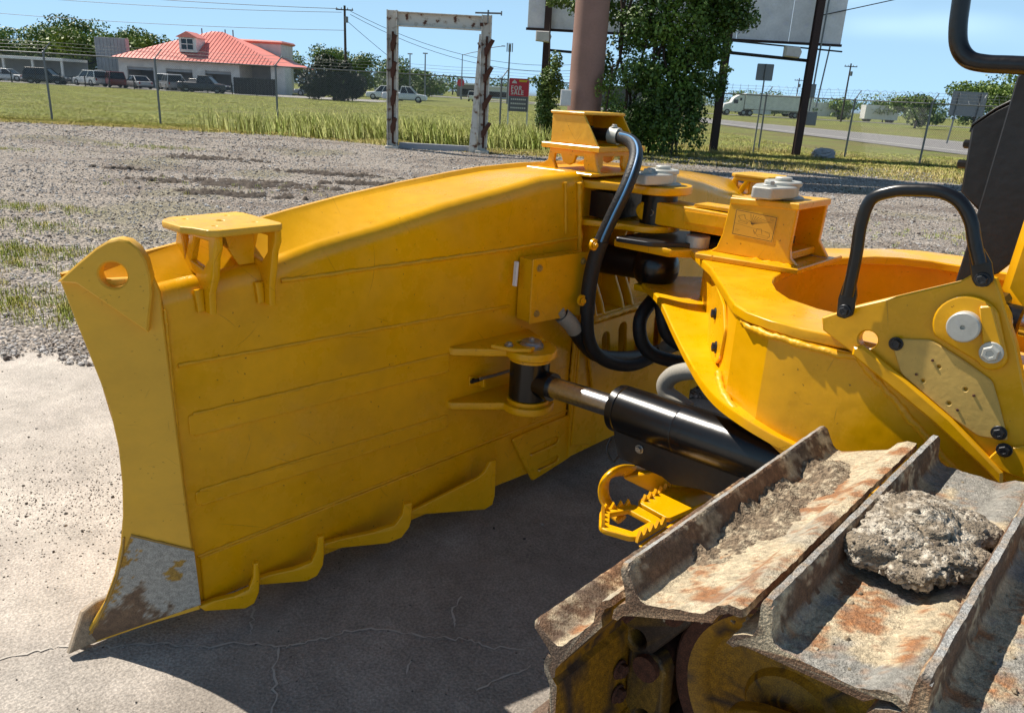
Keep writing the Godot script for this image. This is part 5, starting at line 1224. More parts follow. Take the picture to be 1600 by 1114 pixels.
	strew("lot_grass", tuft(1, 9, 0.085, 0.05, 0.0035), tf, null, "small tufts of grass growing through the gravel lot", "grass")
	tf = []
	for k in 15000:
		var x := r2.randf_range(-30, 26); var e := gravel_edge(x)
		var d := absf(r2.randfn(0, 1.9)) - 0.25
		if x > 3.0: d = r2.randf_range(-0.2, 12.0)
		var z := e - d
		var tall := 0.28 + 0.55 * smoothstep(0.0, 0.45, gn.get_noise_2d(x, z)) * smoothstep(-12.0, -6.0, x)
		var dryness := r2.randf() * (1.4 if d < 1.0 or x > 6.0 else 0.7)
		tf.push_back([Transform3D(Basis(Vector3.UP, r2.randf() * TAU).scaled(Vector3(1, tall * r2.randf_range(0.6, 1.3), 1)), Vector3(x, -0.01, z)), Color8(142, 152, 62).lerp(Color8(218, 198, 132), clampf(dryness, 0, 1)).srgb_to_linear()])
	strew("verge_grass", tuft(2, 11, 0.24, 0.10, 0.006, 0.2), tf, null, "dry straw coloured grass along the edge of the gravel", "grass")
	tf = []
	for k in 1500:
		var x := r2.randfn(-3.2, 2.6); var z := -27.0 - absf(r2.randfn(0, 2.0))
		if k > 900: x = r2.randfn(-6.5, 1.8); z = -28.6 - absf(r2.randfn(0, 1.1))
		if k > 1250: x = r2.randfn(-0.6, 0.9); z = -28.5 - absf(r2.randfn(0, 1.5))
		tf.push_back([Transform3D(Basis(Vector3.UP, r2.randf() * TAU).scaled(Vector3(1, r2.randf_range(0.45, 1.1), 1)), Vector3(x, -0.02, z)), Color8(140, 158, 66).lerp(Color8(222, 214, 150), r2.randf() * 0.8).srgb_to_linear()])
	strew("tall_weeds", tuft(3, 14, 0.85, 0.16, 0.011, 0.35), tf, null, "tall pale seeding weeds behind the white steel gantry", "weeds")
	tf = []
	for k in 42000:
		var z: float = lerp(-29.0, -92.0, pow(r2.randf(), 1.5)); var x := r2.randf_range(-0.72, 0.5) * -z * 1.1
		if x > 14.0 and z < -38.0: continue
		var s := 0.8 - z * 0.012
		tf.push_back([Transform3D(Basis(Vector3.UP, r2.randf() * TAU).scaled(Vector3(s, r2.randf_range(0.5, 1.2), s)), Vector3(x, -0.02, z)), Color8(198, 206, 92).lerp(Color8(232, 224, 144), r2.randf() * r2.randf() * 1.5).srgb_to_linear()])
	strew("field_grass", tuft(4, 9, 0.055, 0.16, 0.010, 0.1), tf, null, "mown green grass of the field beyond the fence", "grass")
	# roads
	var rd := MB.new()
	var rp := [Vector3(26, 0.03, -10), Vector3(22.3, 0.03, -40.3), Vector3(17.6, 0.03, -80), Vector3(12, 0.03, -130), Vector3(2, 0.03, -175), Vector3(-60, 0.03, -230), Vector3(-60, 0.03, -260), Vector3(8, 0.03, -190), Vector3(19.5, 0.03, -130), Vector3(25.5, 0.03, -92), Vector3(34.6, 0.03, -60), Vector3(60, 0.03, -10)]
	rd.plate(rp, Vector3(0, 0.02, 0), 0.0); var ro := struct("road", rd, M.road)
	rd = MB.new()
	for k in 2:
		var u0: float = [0.16, 0.86][k]
		var L := [rp[0].lerp(rp[11], u0), rp[1].lerp(rp[10], u0), rp[2].lerp(rp[9], u0), rp[3].lerp(rp[8], u0), rp[4].lerp(rp[7], u0)]
		for i in 4: rd.q(L[i] + Vector3(0, 0.026, 0), L[i] + Vector3(0.2, 0.026, 0), L[i + 1] + Vector3(0.2, 0.026, 0), L[i + 1] + Vector3(0, 0.026, 0))
	part("edge_line", rd, M.line, ro)
	rd = MB.new(); rd.box(Vector3(80, 0.02, -158), Vector3(180, 0.03, 9)); struct("highway", rd, M.road)
	rd = MB.new(); rd.box(Vector3(-50, 0.0, -101), Vector3(66, 0.05, 14)); struct("parking_lot", rd, mat(s8(196, 192, 184), 0.9, 0, M.grain, 0.4, null, 1.0, true))

# ---------------------------------------------------------------- plants
# leaf-sized faces spread through clumps; each clump [centre, radii]
func leaves(clumps: Array, n: int, size: float, a: Color, b: Color, seed_: int, parent: Node, called := "crown") -> MeshInstance3D:
	var r := RandomNumberGenerator.new(); r.seed = seed_
	var gap := noise(seed_, 0.55 / maxf(size, 0.08) * 0.12, 3)
	var vs := PackedVector3Array(); var ns := PackedVector3Array(); var cs := PackedColorArray()
	var tot := 0.0
	for c in clumps: tot += c[1].x * c[1].y * c[1].z
	for c in clumps:
		var ctr: Vector3 = c[0]; var rad: Vector3 = c[1]
		var cnt := int(n * rad.x * rad.y * rad.z / tot)
		for i in cnt:
			var d := Vector3(r.randfn(), r.randfn(), r.randfn()).normalized()
			var k := pow(r.randf(), 0.42)
			var p := ctr + d * rad * k * (1.0 + 0.35 * gap.get_noise_3dv((ctr + d * rad) * 1.0))
			if gap.get_noise_3dv(p * 1.9) < -0.16 and k > 0.5: continue
			if p.y < 0.02: continue
			var nn := (d * 0.6 + Vector3(r.randfn(), r.randfn() + 0.5, r.randfn()) * 0.7).normalized()
			var u := nn.cross(Vector3(r.randfn(), r.randfn(), r.randfn())).normalized(); var w := nn.cross(u)
			var s := size * r.randf_range(0.6, 1.25)
			var P0 := p - u * s * 0.5; var P1 := p + w * s * 0.3 + nn * s * 0.06; var P2 := p + u * s * 0.5; var P3 := p - w * s * 0.3 + nn * s * 0.06
			var col := a.lerp(b, clampf(r.randf() * 0.7 + 0.6 * gap.get_noise_3dv(p * 0.7 + Vector3(50, 0, 0)), 0, 1)).srgb_to_linear()
			for v in [P0, P1, P2, P0, P2, P3]: vs.push_back(v); ns.push_back(nn); cs.push_back(col)
	var arr := []; arr.resize(Mesh.ARRAY_MAX); arr[Mesh.ARRAY_VERTEX] = vs; arr[Mesh.ARRAY_NORMAL] = ns; arr[Mesh.ARRAY_COLOR] = cs
	var m := ArrayMesh.new(); m.add_surface_from_arrays(Mesh.PRIMITIVE_TRIANGLES, arr); m.surface_set_material(0, M.leaf)
	var o := MeshInstance3D.new(); o.mesh = m; o.name = called; parent.add_child(o, true)
	return o
func tree(called: String, at: Vector3, h: float, w: float, n: int, leaf: float, a: Color, b: Color, seed_: int, label: String, group: String, cat := "tree", low := 0.25) -> void:
	var t := base(called, at); tag(t, label, cat, group)
	var r := RandomNumberGenerator.new(); r.seed = seed_
	var m := MB.new(); m.tube([Vector3(0, -0.1, 0), Vector3(0.05, h * 0.3, 0), Vector3(-0.05, h * 0.75, 0.05)], [h * 0.035, h * 0.026, h * 0.008], 8)
	var cl := []
	for k in 9:
		var an := r.randf() * TAU; var rr := w * 0.5 * sqrt(r.randf()) * 0.75; var y: float = lerp(h * low + h * 0.12, h * 0.86, r.randf())
		var fall: float = 1.0 - 0.5 * absf(y / h - 0.5)
		var c := Vector3(cos(an) * rr * fall, y, sin(an) * rr * fall)
		cl.push_back([c, Vector3(w * 0.24, h * 0.15, w * 0.24) * r.randf_range(0.8, 1.25)])
		m.tube([Vector3(0, h * 0.3, 0), c * Vector3(0.6, 0.85, 0.6), c], [h * 0.014, h * 0.009, h * 0.004], 5)
	cl.push_back([Vector3(0, h * 0.55, 0), Vector3(w * 0.36, h * 0.34, w * 0.36)])
	part("trunk", m, M.bark, t)
	leaves(cl, n, leaf, a, b, seed_, t)

# ---------------------------------------------------------------- street things
func gantry() -> void:
	var g := base("steel_gantry", Vector3(-2.6, 0, -24.6)); tag(g, "white chipped steel gantry of two posts and a beam with rusty hooks", "gantry")
	var xs := [-1.45, 1.33]
	for i in 2:
		var x: float = xs[i]; var h := 3.93
		var m := MB.new()
		if i == 0:
			m.box(Vector3(x - 0.15, h / 2, 0), Vector3(0.025, h, 0.34), Basis.IDENTITY, 0.004); m.box(Vector3(x + 0.13, h / 2, 0), Vector3(0.025, h, 0.34), Basis.IDENTITY, 0.004); m.box(Vector3(x - 0.01, h / 2, 0), Vector3(0.255, h, 0.02), Basis.IDENTITY, 0.003)
		else:
			# wide wing tapering upward, then the post
			m.plate([Vector3(x - 0.42, 0, 0.06), Vector3(x - 0.16, 0, 0.06), Vector3(x - 0.16, 3.4, 0.06), Vector3(x - 0.21, 3.4, 0.06)], Vector3(0, 0, 0.025), 0.003)
			m.box(Vector3(x - 0.14, h / 2, 0), Vector3(0.025, h, 0.30), Basis.IDENTITY, 0.004); m.box(Vector3(x + 0.13, h / 2, 0), Vector3(0.025, h, 0.30), Basis.IDENTITY, 0.004); m.box(Vector3(x - 0.005, h / 2, 0), Vector3(0.245, h, 0.02), Basis.IDENTITY, 0.003)
		part("post", m, M.chip, g)
		m = MB.new(); m.box(Vector3(x, 0.04, 0.05), Vector3(0.4, 0.08, 0.5), Basis.IDENTITY, 0.01); part("foot", m, M.chip, g)
		# rust stain strip: a flat bar welded down the post
		m = MB.new(); m.box(Vector3(x + (0.0 if i == 0 else 0.02), 1.75, 0.03), Vector3(0.06, 3.2, 0.02), Basis.IDENTITY, 0.004); part("hook_bar", m, M.rustbar, g)
		for y in [0.75, 1.55, 2.35, 3.1]:
			m = MB.new(); var z := 0.05
			var k: float = 0.02 if i == 0 else 0.13
			m.plate([Vector3(x - 0.03, y - 0.30, z), Vector3(x + 0.06, y - 0.24, z), Vector3(x + 0.13 + k, y + 0.14, z), Vector3(x + 0.03 + k, y + 0.18, z), Vector3(x - 0.05, y - 0.10, z)], Vector3(0, 0, 0.16), 0.008); part("hook", m, M.rustbar, g)
			if i == 1: m = MB.new(); m.plate([Vector3(x - 0.17, y - 0.16, z - 0.15), Vector3(x - 0.27, y + 0.06, z - 0.15), Vector3(x - 0.21, y + 0.1, z - 0.15), Vector3(x - 0.15, y - 0.05, z - 0.15)], Vector3(0, 0, 0.07), 0.006); part("hook", m, M.rustbar, g)
	var b := MB.new(); b.box(Vector3(-0.06, 3.70, -0.02), Vector3(2.52, 0.36, 0.03), Basis.IDENTITY, 0.004); b.box(Vector3(-0.06, 3.885, 0), Vector3(2.52, 0.025, 0.26), Basis.IDENTITY, 0.004); b.box(Vector3(-0.06, 3.515, 0), Vector3(2.52, 0.025, 0.26), Basis.IDENTITY, 0.004); part("beam", b, M.chip, g)
	b = MB.new(); b.box(Vector3(1.18, 3.66, 0.1), Vector3(0.09, 0.09, 0.12)); part("beam_block", b, M.rustbar, g)
	b = MB.new(); b.tube([Vector3(0.98, 3.97, 0.1), Vector3(1.75, 3.99, 0.1)], 0.025, 8); b.tube([Vector3(1.75, 3.93, 0.1), Vector3(1.75, 4.05, 0.1)], 0.02, 6); b.tube([Vector3(1.36, 3.7, 0.1), Vector3(1.36, 4.06, 0.1)], 0.025, 6); part("roller_bar", b, M.galv, g)
	b = MB.new(); b.box(Vector3(-0.08, 0.08, -0.08), Vector3(2.36, 0.2, 0.16), Basis.IDENTITY, 0.01); var c := part("sill", b, M.greywall, g)

func fence_run(pts: Array, h: float, label: String, arms: bool, coil: bool) -> void:
	var f := base("chain_link_fence", pts[0]); tag(f, label, "fence", "chain link fences round the lot")
	var o: Vector3 = pts[0]
	for i in pts.size():
		var p: Vector3 = pts[i] - o
		var m := MB.new(); m.tube([p, p + Vector3(0, h + 0.02, 0)], 0.038, 10); m.lathe([[0.045, h + 0.02], [0.045, h + 0.05], [0.0, h + 0.08]], p, Vector3.UP, 10); part("post", m, M.galv, f)
		if arms: m = MB.new(); m.tube([p + Vector3(0, h + 0.04, 0), p + Vector3(0.24, h + 0.38, -0.12)], 0.022, 6); part("barb_arm", m, M.galv, f)
	for i in pts.size() - 1:
		var a: Vector3 = pts[i] - o; var b: Vector3 = pts[i + 1] - o
		var L := a.distance_to(b); var d := (b - a) / L; var s := Vector3(-d.z, 0, d.x)
		var m := MB.new(); m.tube([a + Vector3(0, h, 0), b + Vector3(0, h, 0)], 0.024, 8); part("top_rail", m, M.galv, f)
		m = MB.new()
		var pitch := 0.07; var n := int(L / pitch); var H := h - 0.08
		for k in range(-int(H / pitch), n):
			for dirn in 2:
				var u0 := k * pitch; var u1 := u0 + H
				var y0 := 0.04; var y1 := 0.04 + H
				if u0 < 0: y0 -= u0; u0 = 0
				if u1 > L: y1 -= u1 - L; u1 = L
				if u1 <= u0: continue
				var A := a + d * (u0 if dirn == 0 else L - u0) + Vector3(0, y0, 0); var B := a + d * (u1 if dirn == 0 else L - u1) + Vector3(0, y1, 0)
				m.tube([A + s * 0.003, B + s * 0.003], 0.0034, 3, false)
		var w := part("chain_link_mesh", m, M.wire, f, 10); w.set_meta("kind", "stuff")
		m = MB.new()
		if arms:
			for k in 3:
				var q0 := Vector3(0.24, 0.34, -0.12) * (k + 1) / 3.0 + Vector3(0, h + 0.04, 0)
				m.tube([a + q0, (a + b) / 2 + q0 - Vector3(0, 0.03, 0), b + q0], 0.005, 4, false)
		if coil:
			var cp := []
			for k in int(L * 26): cp.push_back(a + d * (k / 26.0) + Vector3(0, h + 0.22 + sin(k * 0.72) * 0.2, 0) + s * cos(k * 0.72) * 0.2)
			m.tube(cp, 0.005, 3, false)
		if m.t.size(): part("barbed_wire", m, M.wire, f, 30)

func wheel_parts(t: Node3D, at: Vector3, r: float, w: float) -> void:
	var m := MB.new(); m.lathe([[r * 0.6, -w / 2], [r * 0.95, -w / 2], [r, -w / 2 + 0.03], [r, w / 2 - 0.03], [r * 0.95, w / 2], [r * 0.6, w / 2]], at, Vector3.BACK, 20)
	var o := part("wheel", m, M.tyre, t)
	m = MB.new(); m.lathe([[0, -w * 0.42], [r * 0.62, -w * 0.36]], at, Vector3.BACK, 14); m.lathe([[r * 0.62, w * 0.36], [0, w * 0.42]], at, Vector3.BACK, 14); part("rim", m, M.rim, o)
func car(kind: String, col: Color, at: Vector3, turn: float, label: String) -> void:
	var t := base({"suv": "parked_suv", "pickup": "parked_pickup", "sedan": "parked_car", "van": "parked_van"}[kind], at, turn); tag(t, label, {"suv": "suv", "pickup": "pickup", "sedan": "car", "van": "van"}[kind], "vehicles parked at the dealership")
	var pm := mat(col, 0.25); pm.clearcoat_enabled = true; pm.clearcoat = 0.6
	var L: float = {"suv": 4.8, "pickup": 5.7, "sedan": 4.7, "van": 5.2}[kind]; var h: float = {"suv": 1.78, "pickup": 1.88, "sedan": 1.46, "van": 1.85}[kind]; var W := 1.85
	var bh := h * 0.58; var f := L / 2
	var m := MB.new()
	var pf := [Vector2(-f, 0.42), Vector2(-f + 0.06, bh * 0.95), Vector2(-f * 0.9, bh), Vector2(f * 0.42, bh), Vector2(f * 0.93, bh * 0.86), Vector2(f, bh * 0.62), Vector2(f, 0.36), Vector2(f - 0.2, 0.25), Vector2(-f + 0.2, 0.27)]
	var pts := []
	for v: Vector2 in pf: pts.push_back(Vector3(v.x, v.y, -W / 2))
	m.plate(pts, Vector3(0, 0, W), 0.09); part("body", m, pm, t, 60)
	var cb: Array = {"suv": [-f * 0.95, -f * 0.84, f * 0.12, f * 0.42], "pickup": [-f * 0.18, -f * 0.12, f * 0.26, f * 0.52], "sedan": [-f * 0.72, -f * 0.36, f * 0.14, f * 0.46], "van": [-f * 0.96, -f * 0.92, f * 0.3, f * 0.62]}[kind]
	m = MB.new()
	var wb := W / 2 - 0.06; var wt := W / 2 - 0.22
	var lo := [Vector3(cb[0], bh - 0.01, wb), Vector3(cb[3], bh - 0.01, wb), Vector3(cb[3], bh - 0.01, -wb), Vector3(cb[0], bh - 0.01, -wb)]
	var hi := [Vector3(cb[1], h - 0.07, wt), Vector3(cb[2], h - 0.07, wt), Vector3(cb[2], h - 0.07, -wt), Vector3(cb[1], h - 0.07, -wt)]
	for i in 4: m.q(lo[i], lo[(i + 1) % 4], hi[(i + 1) % 4], hi[i])
	part("window", m, M.glass, t)
	m = MB.new(); m.plate([hi[0] + Vector3(-0.06, -0.02, 0.05), hi[1] + Vector3(0.06, -0.02, 0.05), hi[2] + Vector3(0.06, -0.02, -0.05), hi[3] + Vector3(-0.06, -0.02, -0.05)], Vector3(0, 0.09, 0), 0.03)
	for i in 4: m.tube([lo[i] * Vector3(1, 1, 1.01), hi[i] * Vector3(1, 1, 1.02)], 0.05, 5)
	m.tube([lo[0].lerp(lo[1], 0.5) + Vector3(0, 0, 0.01), hi[0].lerp(hi[1], 0.45) + Vector3(0, 0, 0.02)], 0.045, 5); m.tube([lo[3].lerp(lo[2], 0.5) - Vector3(0, 0, 0.01), hi[3].lerp(hi[2], 0.45) - Vector3(0, 0, 0.02)], 0.045, 5)
	part("roof", m, pm, t, 50)
	for x in [-f * 0.62, f * 0.63]:
		for z in [-W / 2 + 0.1, W / 2 - 0.1]: wheel_parts(t, Vector3(x, 0.36, z), 0.36 if kind == "sedan" else 0.4, 0.24)
	for z in [-0.62, 0.62]:
		m = MB.new(); m.box(Vector3(f - 0.03, bh * 0.72, z), Vector3(0.09, 0.14, 0.36), Basis.IDENTITY, 0.02); part("headlight", m, M.white, t)
		m = MB.new(); m.box(Vector3(-f + 0.03, bh * 0.78, z * 1.15), Vector3(0.09, 0.24, 0.16), Basis.IDENTITY, 0.02); part("tail_light", m, mat(s8(150, 24, 22), 0.3), t)

func dealership() -> void:
	var z := -108.0
	var g := base("dealership_building", Vector3(-44, 0, z)); tag(g, "pale building with red metal hip roof, dormer and open garage bays", "building")
	var m := MB.new()
	# front wall in pieces round three openings, thick
	var bays := [[-9.2, -5.7], [-4.05, -0.5], [1.15, 4.65]]
	var x0 := -10.3
	for b in bays:
		m.box(Vector3((x0 + b[0]) / 2, 1.8, -0.15), Vector3(b[0] - x0, 3.6, 0.3)); m.box(Vector3((b[0] + b[1]) / 2, 3.08, -0.15), Vector3(b[1] - b[0], 1.04, 0.3)); x0 = b[1]
	m.box(Vector3((x0 + 5.8) / 2, 1.8, -0.15), Vector3(5.8 - x0, 3.6, 0.3))
	m.box(Vector3(-10.15, 1.8, -8), Vector3(0.3, 3.6, 15.4)); m.box(Vector3(-2, 1.8, -15.8), Vector3(16.4, 3.6, 0.3)); m.box(Vector3(5.65, 1.8, -8), Vector3(0.3, 3.6, 15.4))
	part("wall", m, M.wall, g)
	m = MB.new(); m.box(Vector3(-2.2, 0.05, -8), Vector3(15.6, 0.06, 15)); part("floor", m, M.greywall, g)
	for b in bays:
		m = MB.new(); m.box(Vector3((b[0] + b[1]) / 2, 2.45, -0.32), Vector3(b[1] - b[0] + 0.1, 0.5, 0.05)); part("garage_door", m, M.greywall, g)
		m = MB.new(); m.box(Vector3((b[0] + b[1]) / 2, 1.3, -5.5), Vector3(b[1] - b[0] + 1.2, 2.6, 0.1)); part("bay_wall", m, M.greywall, g)
	# hip roof
	var e0 := Vector3(-11.0, 3.62, 0.8); var e1 := Vector3(11.3, 3.62, 0.8); var e2 := Vector3(11.3, 3.62, -16.8); var e3 := Vector3(-11.0, 3.62, -16.8)
	var r0 := Vector3(-0.6, 7.85, -8); var r1 := Vector3(0.9, 7.85, -8)
	m = MB.new(); m.q(e0, e1, r1, r0); m.tri(e1, e2, r1); m.q(e2, e3, r0, r1); m.tri(e3, e0, r0); m.q(e0, e3, e2, e1)
	var roof := part("roof", m, M.roof, g)
	m = MB.new()
	for k in 44:
		var u := (k + 0.5) / 44.0; var x: float = lerp(e0.x, e1.x, u)
		var t := 1.0
		if x < r0.x: t = (x - e0.x) / (r0.x - e0.x)
		elif x > r1.x: t = (e1.x - x) / (e1.x - r1.x)
		m.tube([Vector3(x, 3.64, 0.8), Vector3(x, lerp(3.64, 7.87, t), lerp(0.8, -8.0, t))], 0.05, 4)
	part("roof_seams", m, M.roof, g).set_meta("kind", "stuff")
	m = MB.new(); m.box(Vector3(0.15, 3.55, 0.82), Vector3(22.4, 0.16, 0.08)); part("fascia", m, M.white, g)
	# dormer
	m = MB.new(); m.box(Vector3(-1.4, 5.75, -2.9), Vector3(2.3, 2.0, 3.2), Basis.IDENTITY, 0.02); var d := part("dormer", m, M.white, g)
	m = MB.new()
	var gt := [Vector3(-2.85, 6.6, -1.1), Vector3(0.05, 6.6, -1.1), Vector3(-1.4, 7.35, -1.1)]
	m.plate(gt, Vector3(0, 0, -3.6), 0.02); part("dormer_roof", m, M.roof, d)
	m = MB.new(); m.box(Vector3(-1.45, 5.75, -1.28), Vector3(1.5, 1.35, 0.06)); part("window", m, M.glass, d)
	m = MB.new(); m.box(Vector3(-1.45, 5.75, -1.24), Vector3(0.09, 1.4, 0.06)); m.box(Vector3(-1.45, 5.75, -1.237), Vector3(1.55, 0.09, 0.06)); m.box(Vector3(-1.45, 6.45, -1.235), Vector3(1.7, 0.1, 0.1)); m.box(Vector3(-1.45, 5.05, -1.235), Vector3(1.7, 0.1, 0.1)); part("window_frame", m, M.white, d)
	# porch block
	m = MB.new(); m.box(Vector3(10.9, 1.8, -1.5), Vector3(1.9, 3.6, 3.0), Basis.IDENTITY, 0.03); part("porch_pier", m, M.wall, g)
	m = MB.new(); m.box(Vector3(7.6, 1.8, -5.0), Vector3(3.6, 3.6, 0.2)); part("porch_wall", m, M.greywall, g)
	for x in [-2.2, 1.1, 2.2]:
		m = MB.new(); m.tube([Vector3(x, 7.0, -8.5), Vector3(x, 8.2, -8.5)], 0.09, 8); part("vent_pipe", m, M.galv, g)
	# tall grey side wing and rear wing
	m = MB.new(); m.box(Vector3(-12.4, 3.05, -3.0), Vector3(4.2, 6.1, 1.0), Basis.IDENTITY, 0.02); var wg := part("side_wing", m, M.greywall, g)
	m = MB.new()
	for k in 9: m.box(Vector3(-14.3 + k * 0.48, 3.0, -2.47), Vector3(0.05, 6.0, 0.05))
	part("wall_ribs", m, M.greywall, wg)
	m = MB.new(); m.box(Vector3(4.6, 3.4, -15), Vector3(6.5, 6.8, 6), Basis.IDENTITY, 0.02); var rw := part("rear_wing", m, M.wall, g)
	m = MB.new(); m.plate([Vector3(1.0, 6.8, -11.6), Vector3(8.2, 6.8, -11.6), Vector3(8.2, 6.8, -18.4), Vector3(1.0, 6.8, -18.4)], Vector3(0, 0.45, 0), 0.2); part("rear_roof", m, M.roof, rw)

func lamp_post(at: Vector3, h: float, arm: float, label: String) -> void:
	var t := base("street_lamp", at); tag(t, label, "street lamp", "street lamps along the highway")
	var m := MB.new(); m.tube([Vector3.ZERO, Vector3(0, h, 0)], [0.14, 0.08], 8); part("pole", m, M.galv, t)
	m = MB.new()
	if arm > 0: m.tube(MB.spline([Vector3(0, h - 0.1, 0), Vector3(arm * 0.5, h + 0.45, 0), Vector3(arm, h + 0.8, 0)], 5), 0.06, 6); part("arm", m, M.galv, t); m = MB.new()
	m.box(Vector3(arm, h + (0.8 if arm > 0 else 0.1), 0), Vector3(0.7, 0.16, 0.3), Basis.IDENTITY, 0.04); part("lamp_head", m, M.galv, t)

func utility_pole(at: Vector3, h: float, r: float, label: String) -> void:
	var t := base("utility_pole", at); tag(t, label, "utility pole", "utility poles")
	var m := MB.new(); m.tube([Vector3.ZERO, Vector3(0, h, 0)], [r, r * 0.7], 10); part("pole", m, M.wood, t)
	m = MB.new(); m.box(Vector3(0, h - 0.5, 0.1), Vector3(2.2, 0.14, 0.12)); part("crossarm", m, M.wood, t)
	for x in [-1.0, -0.4, 0.4, 1.0]: m = MB.new(); m.lathe([[0.05, 0], [0.07, 0.06], [0.04, 0.12], [0.06, 0.18], [0, 0.22]], Vector3(x, h - 0.43, 0.1), Vector3.UP, 8); part("insulator", m, M.greywall, t)
	m = MB.new(); m.lathe([[0, 0], [0.22, 0], [0.22, 0.7], [0, 0.75]], Vector3(0.25, h - 2.0, 0.15), Vector3.UP, 12); part("transformer", m, M.galv, t)
func cable(a: Vector3, b: Vector3, sag: float, r: float, label: String) -> void:
	var m := MB.new(); var p := []
	for k in 25: p.push_back(a.lerp(b, k / 24.0) - Vector3(0, sag * 4.0 * (k / 24.0) * (1.0 - k / 24.0), 0))
	m.tube(p, r, 5, false)
	tag(part("overhead_cable", m, M.dark, self, 60), label, "cable", "overhead cables")

func build_background() -> void:
	# fences
	fence_run([Vector3(-25.5, 0, -28.2), Vector3(-21.4, 0, -28.7), Vector3(-17.35, 0, -29.2), Vector3(-13.9, 0, -30.4), Vector3(-9.55, 0, -30.9), Vector3(-5.2, 0, -31.6), Vector3(-1.0, 0, -32.3), Vector3(2.9, 0, -33.0)], 2.3, "galvanised chain link fence between the gravel lot and the mown field", true, false)
	fence_run([Vector3(2.9, 0, -33.0), Vector3(6.6, 0, -34.3), Vector3(10.2, 0, -34.6), Vector3(13.4, 0, -33.2), Vector3(15.6, 0, -31.3), Vector3(19.4, 0, -29.2), Vector3(23.5, 0, -27.0)], 2.25, "chain link fence with coiled razor wire beside the road", true, true)
	gantry()
	# billboard on four dark posts, seen from behind
	var bb := base("billboard", Vector3(6, 0, -33)); tag(bb, "grey billboard seen from behind on dark red steel posts", "billboard")
	var m := MB.new()
	for p in [[-5.3, 0.0], [1.55, 1.3], [5.05, 0.7]]:
		m = MB.new(); m.box(Vector3(p[0], 5.0, p[1]), Vector3(0.24, 10.0, 0.03), Basis.IDENTITY, 0.004); m.box(Vector3(p[0], 5.0, p[1] + 0.13), Vector3(0.27, 10.0, 0.03), Basis.IDENTITY, 0.004); m.box(Vector3(p[0], 5.0, p[1] - 0.13), Vector3(0.27, 10.0, 0.03), Basis.IDENTITY, 0.004); m.box(Vector3(p[0], 5.0, p[1]), Vector3(0.03, 10.0, 0.23)); part("post", m, M.pole, bb)
	for k in 6:
		m = MB.new(); m.box(Vector3(-5.06 + k * 2.09, 6.9, -0.25), Vector3(2.07, 5.2, 0.05), Basis.IDENTITY, 0.005); part("panel", m, M.panel, bb)
	m = MB.new(); m.box(Vector3(0.15, 4.26, -0.2), Vector3(12.6, 0.09, 0.14)); part("bottom_rail", m, M.pole, bb)
	m = MB.new(); m.tube([Vector3(1.6, 3.72, 1.0), Vector3(5.0, 3.6, 0.5)], 0.06, 8); m.tube([Vector3(1.6, 4.15, 0.9), Vector3(6.3, 4.0, 0.4)], 0.03, 6); m.tube([Vector3(-5.3, 3.5, 0.1), Vector3(-3.8, 3.45, 0.1)], 0.05, 6); part("catwalk_rail", m, M.dark, bb)
	for p in [Vector3(4.2, 3.85, 0.7), Vector3(-5.45, 3.95, 0.25)]:
		m = MB.new(); m.plate([p + Vector3(-0.3, -0.16, 0), p + Vector3(0.26, -0.2, 0), p + Vector3(0.32, 0.02, 0), p + Vector3(0.22, 0.2, 0), p + Vector3(-0.3, 0.2, 0)], Vector3(0, 0, 0.4), 0.03); part("floodlight", m, M.wall, bb)
	m = MB.new(); m.tube([Vector3(5.4, 1.4, 0.4), Vector3(5.5, 9, 0.4)], 0.035, 6); m.tube([Vector3(5.65, 1.9, 0.4), Vector3(5.8, 4.2, 0.4)], 0.03, 6); part("conduit", m, M.galv, bb)
	m = MB.new(); m.box(Vector3(5.5, 1.45, 0.45), Vector3(0.42, 0.52, 0.2), Basis.IDENTITY, 0.02); var eb := part("electric_box", m, M.galv, bb)
	m = MB.new(); m.box(Vector3(5.36, 2.5, 0.5), Vector3(0.22, 0.5, 0.16), Basis.IDENTITY, 0.02); part("meter_box", m, M.galv, bb)
	# thick column of a tall V-shaped billboard whose boards pass above the frame
	var tb := base("column_billboard", Vector3(1.85, 0, -27.2)); tag(tb, "thick mauve brown steel column wrapped in vines, carrying a tall billboard", "billboard")
	m = MB.new(); m.tube([Vector3(0.12, 0, 0), Vector3(0.17, 12.6, 0)], [0.57, 0.54], 40); part("column", m, M.column, tb)
	for s in [[-5.2, 0.8, 6.6, 0.8], [-5.2, 1.4, 6.6, 4.4]]:
		m = MB.new(); m.plate([Vector3(s[0], 10.4, s[1]), Vector3(s[2], 10.4, s[3]), Vector3(s[2], 14.6, s[3]), Vector3(s[0], 14.6, s[1])], Vector3(0, 0, 0.3), 0.02); part("board", m, M.panel, tb)
	m = MB.new(); m.box(Vector3(0.7, 10.2, 1.6), Vector3(12, 0.35, 0.5)); m.box(Vector3(0.2, 12.4, 1.4), Vector3(0.5, 0.4, 4.0)); part("support_beam", m, M.pole, tb)
	m = MB.new(); m.box(Vector3(-0.55, 1.75, 0.62), Vector3(0.34, 0.5, 0.2), Basis.IDENTITY, 0.02); part("electric_box", m, M.white, tb)
	# vines and saplings round the column
	var v := base("vine_thicket", Vector3(3.6, 0, -28.6)); tag(v, "dense dark green vine thicket climbing beside the thick column", "thicket")
	m = MB.new()
	for k in 9:
		var x := -0.8 + k * 0.35
		m.tube(MB.spline([Vector3(x, 0, sin(k * 2.1) * 0.4), Vector3(x + sin(k * 1.3) * 0.4, 1.8, cos(k) * 0.4), Vector3(x + 0.4 * cos(k * 1.7), 3.6, 0.2), Vector3(x * 1.3 + 0.3, 6.2, -0.2)], 5), 0.045, 6)
	part("trunk", m, M.bark, v, 60)
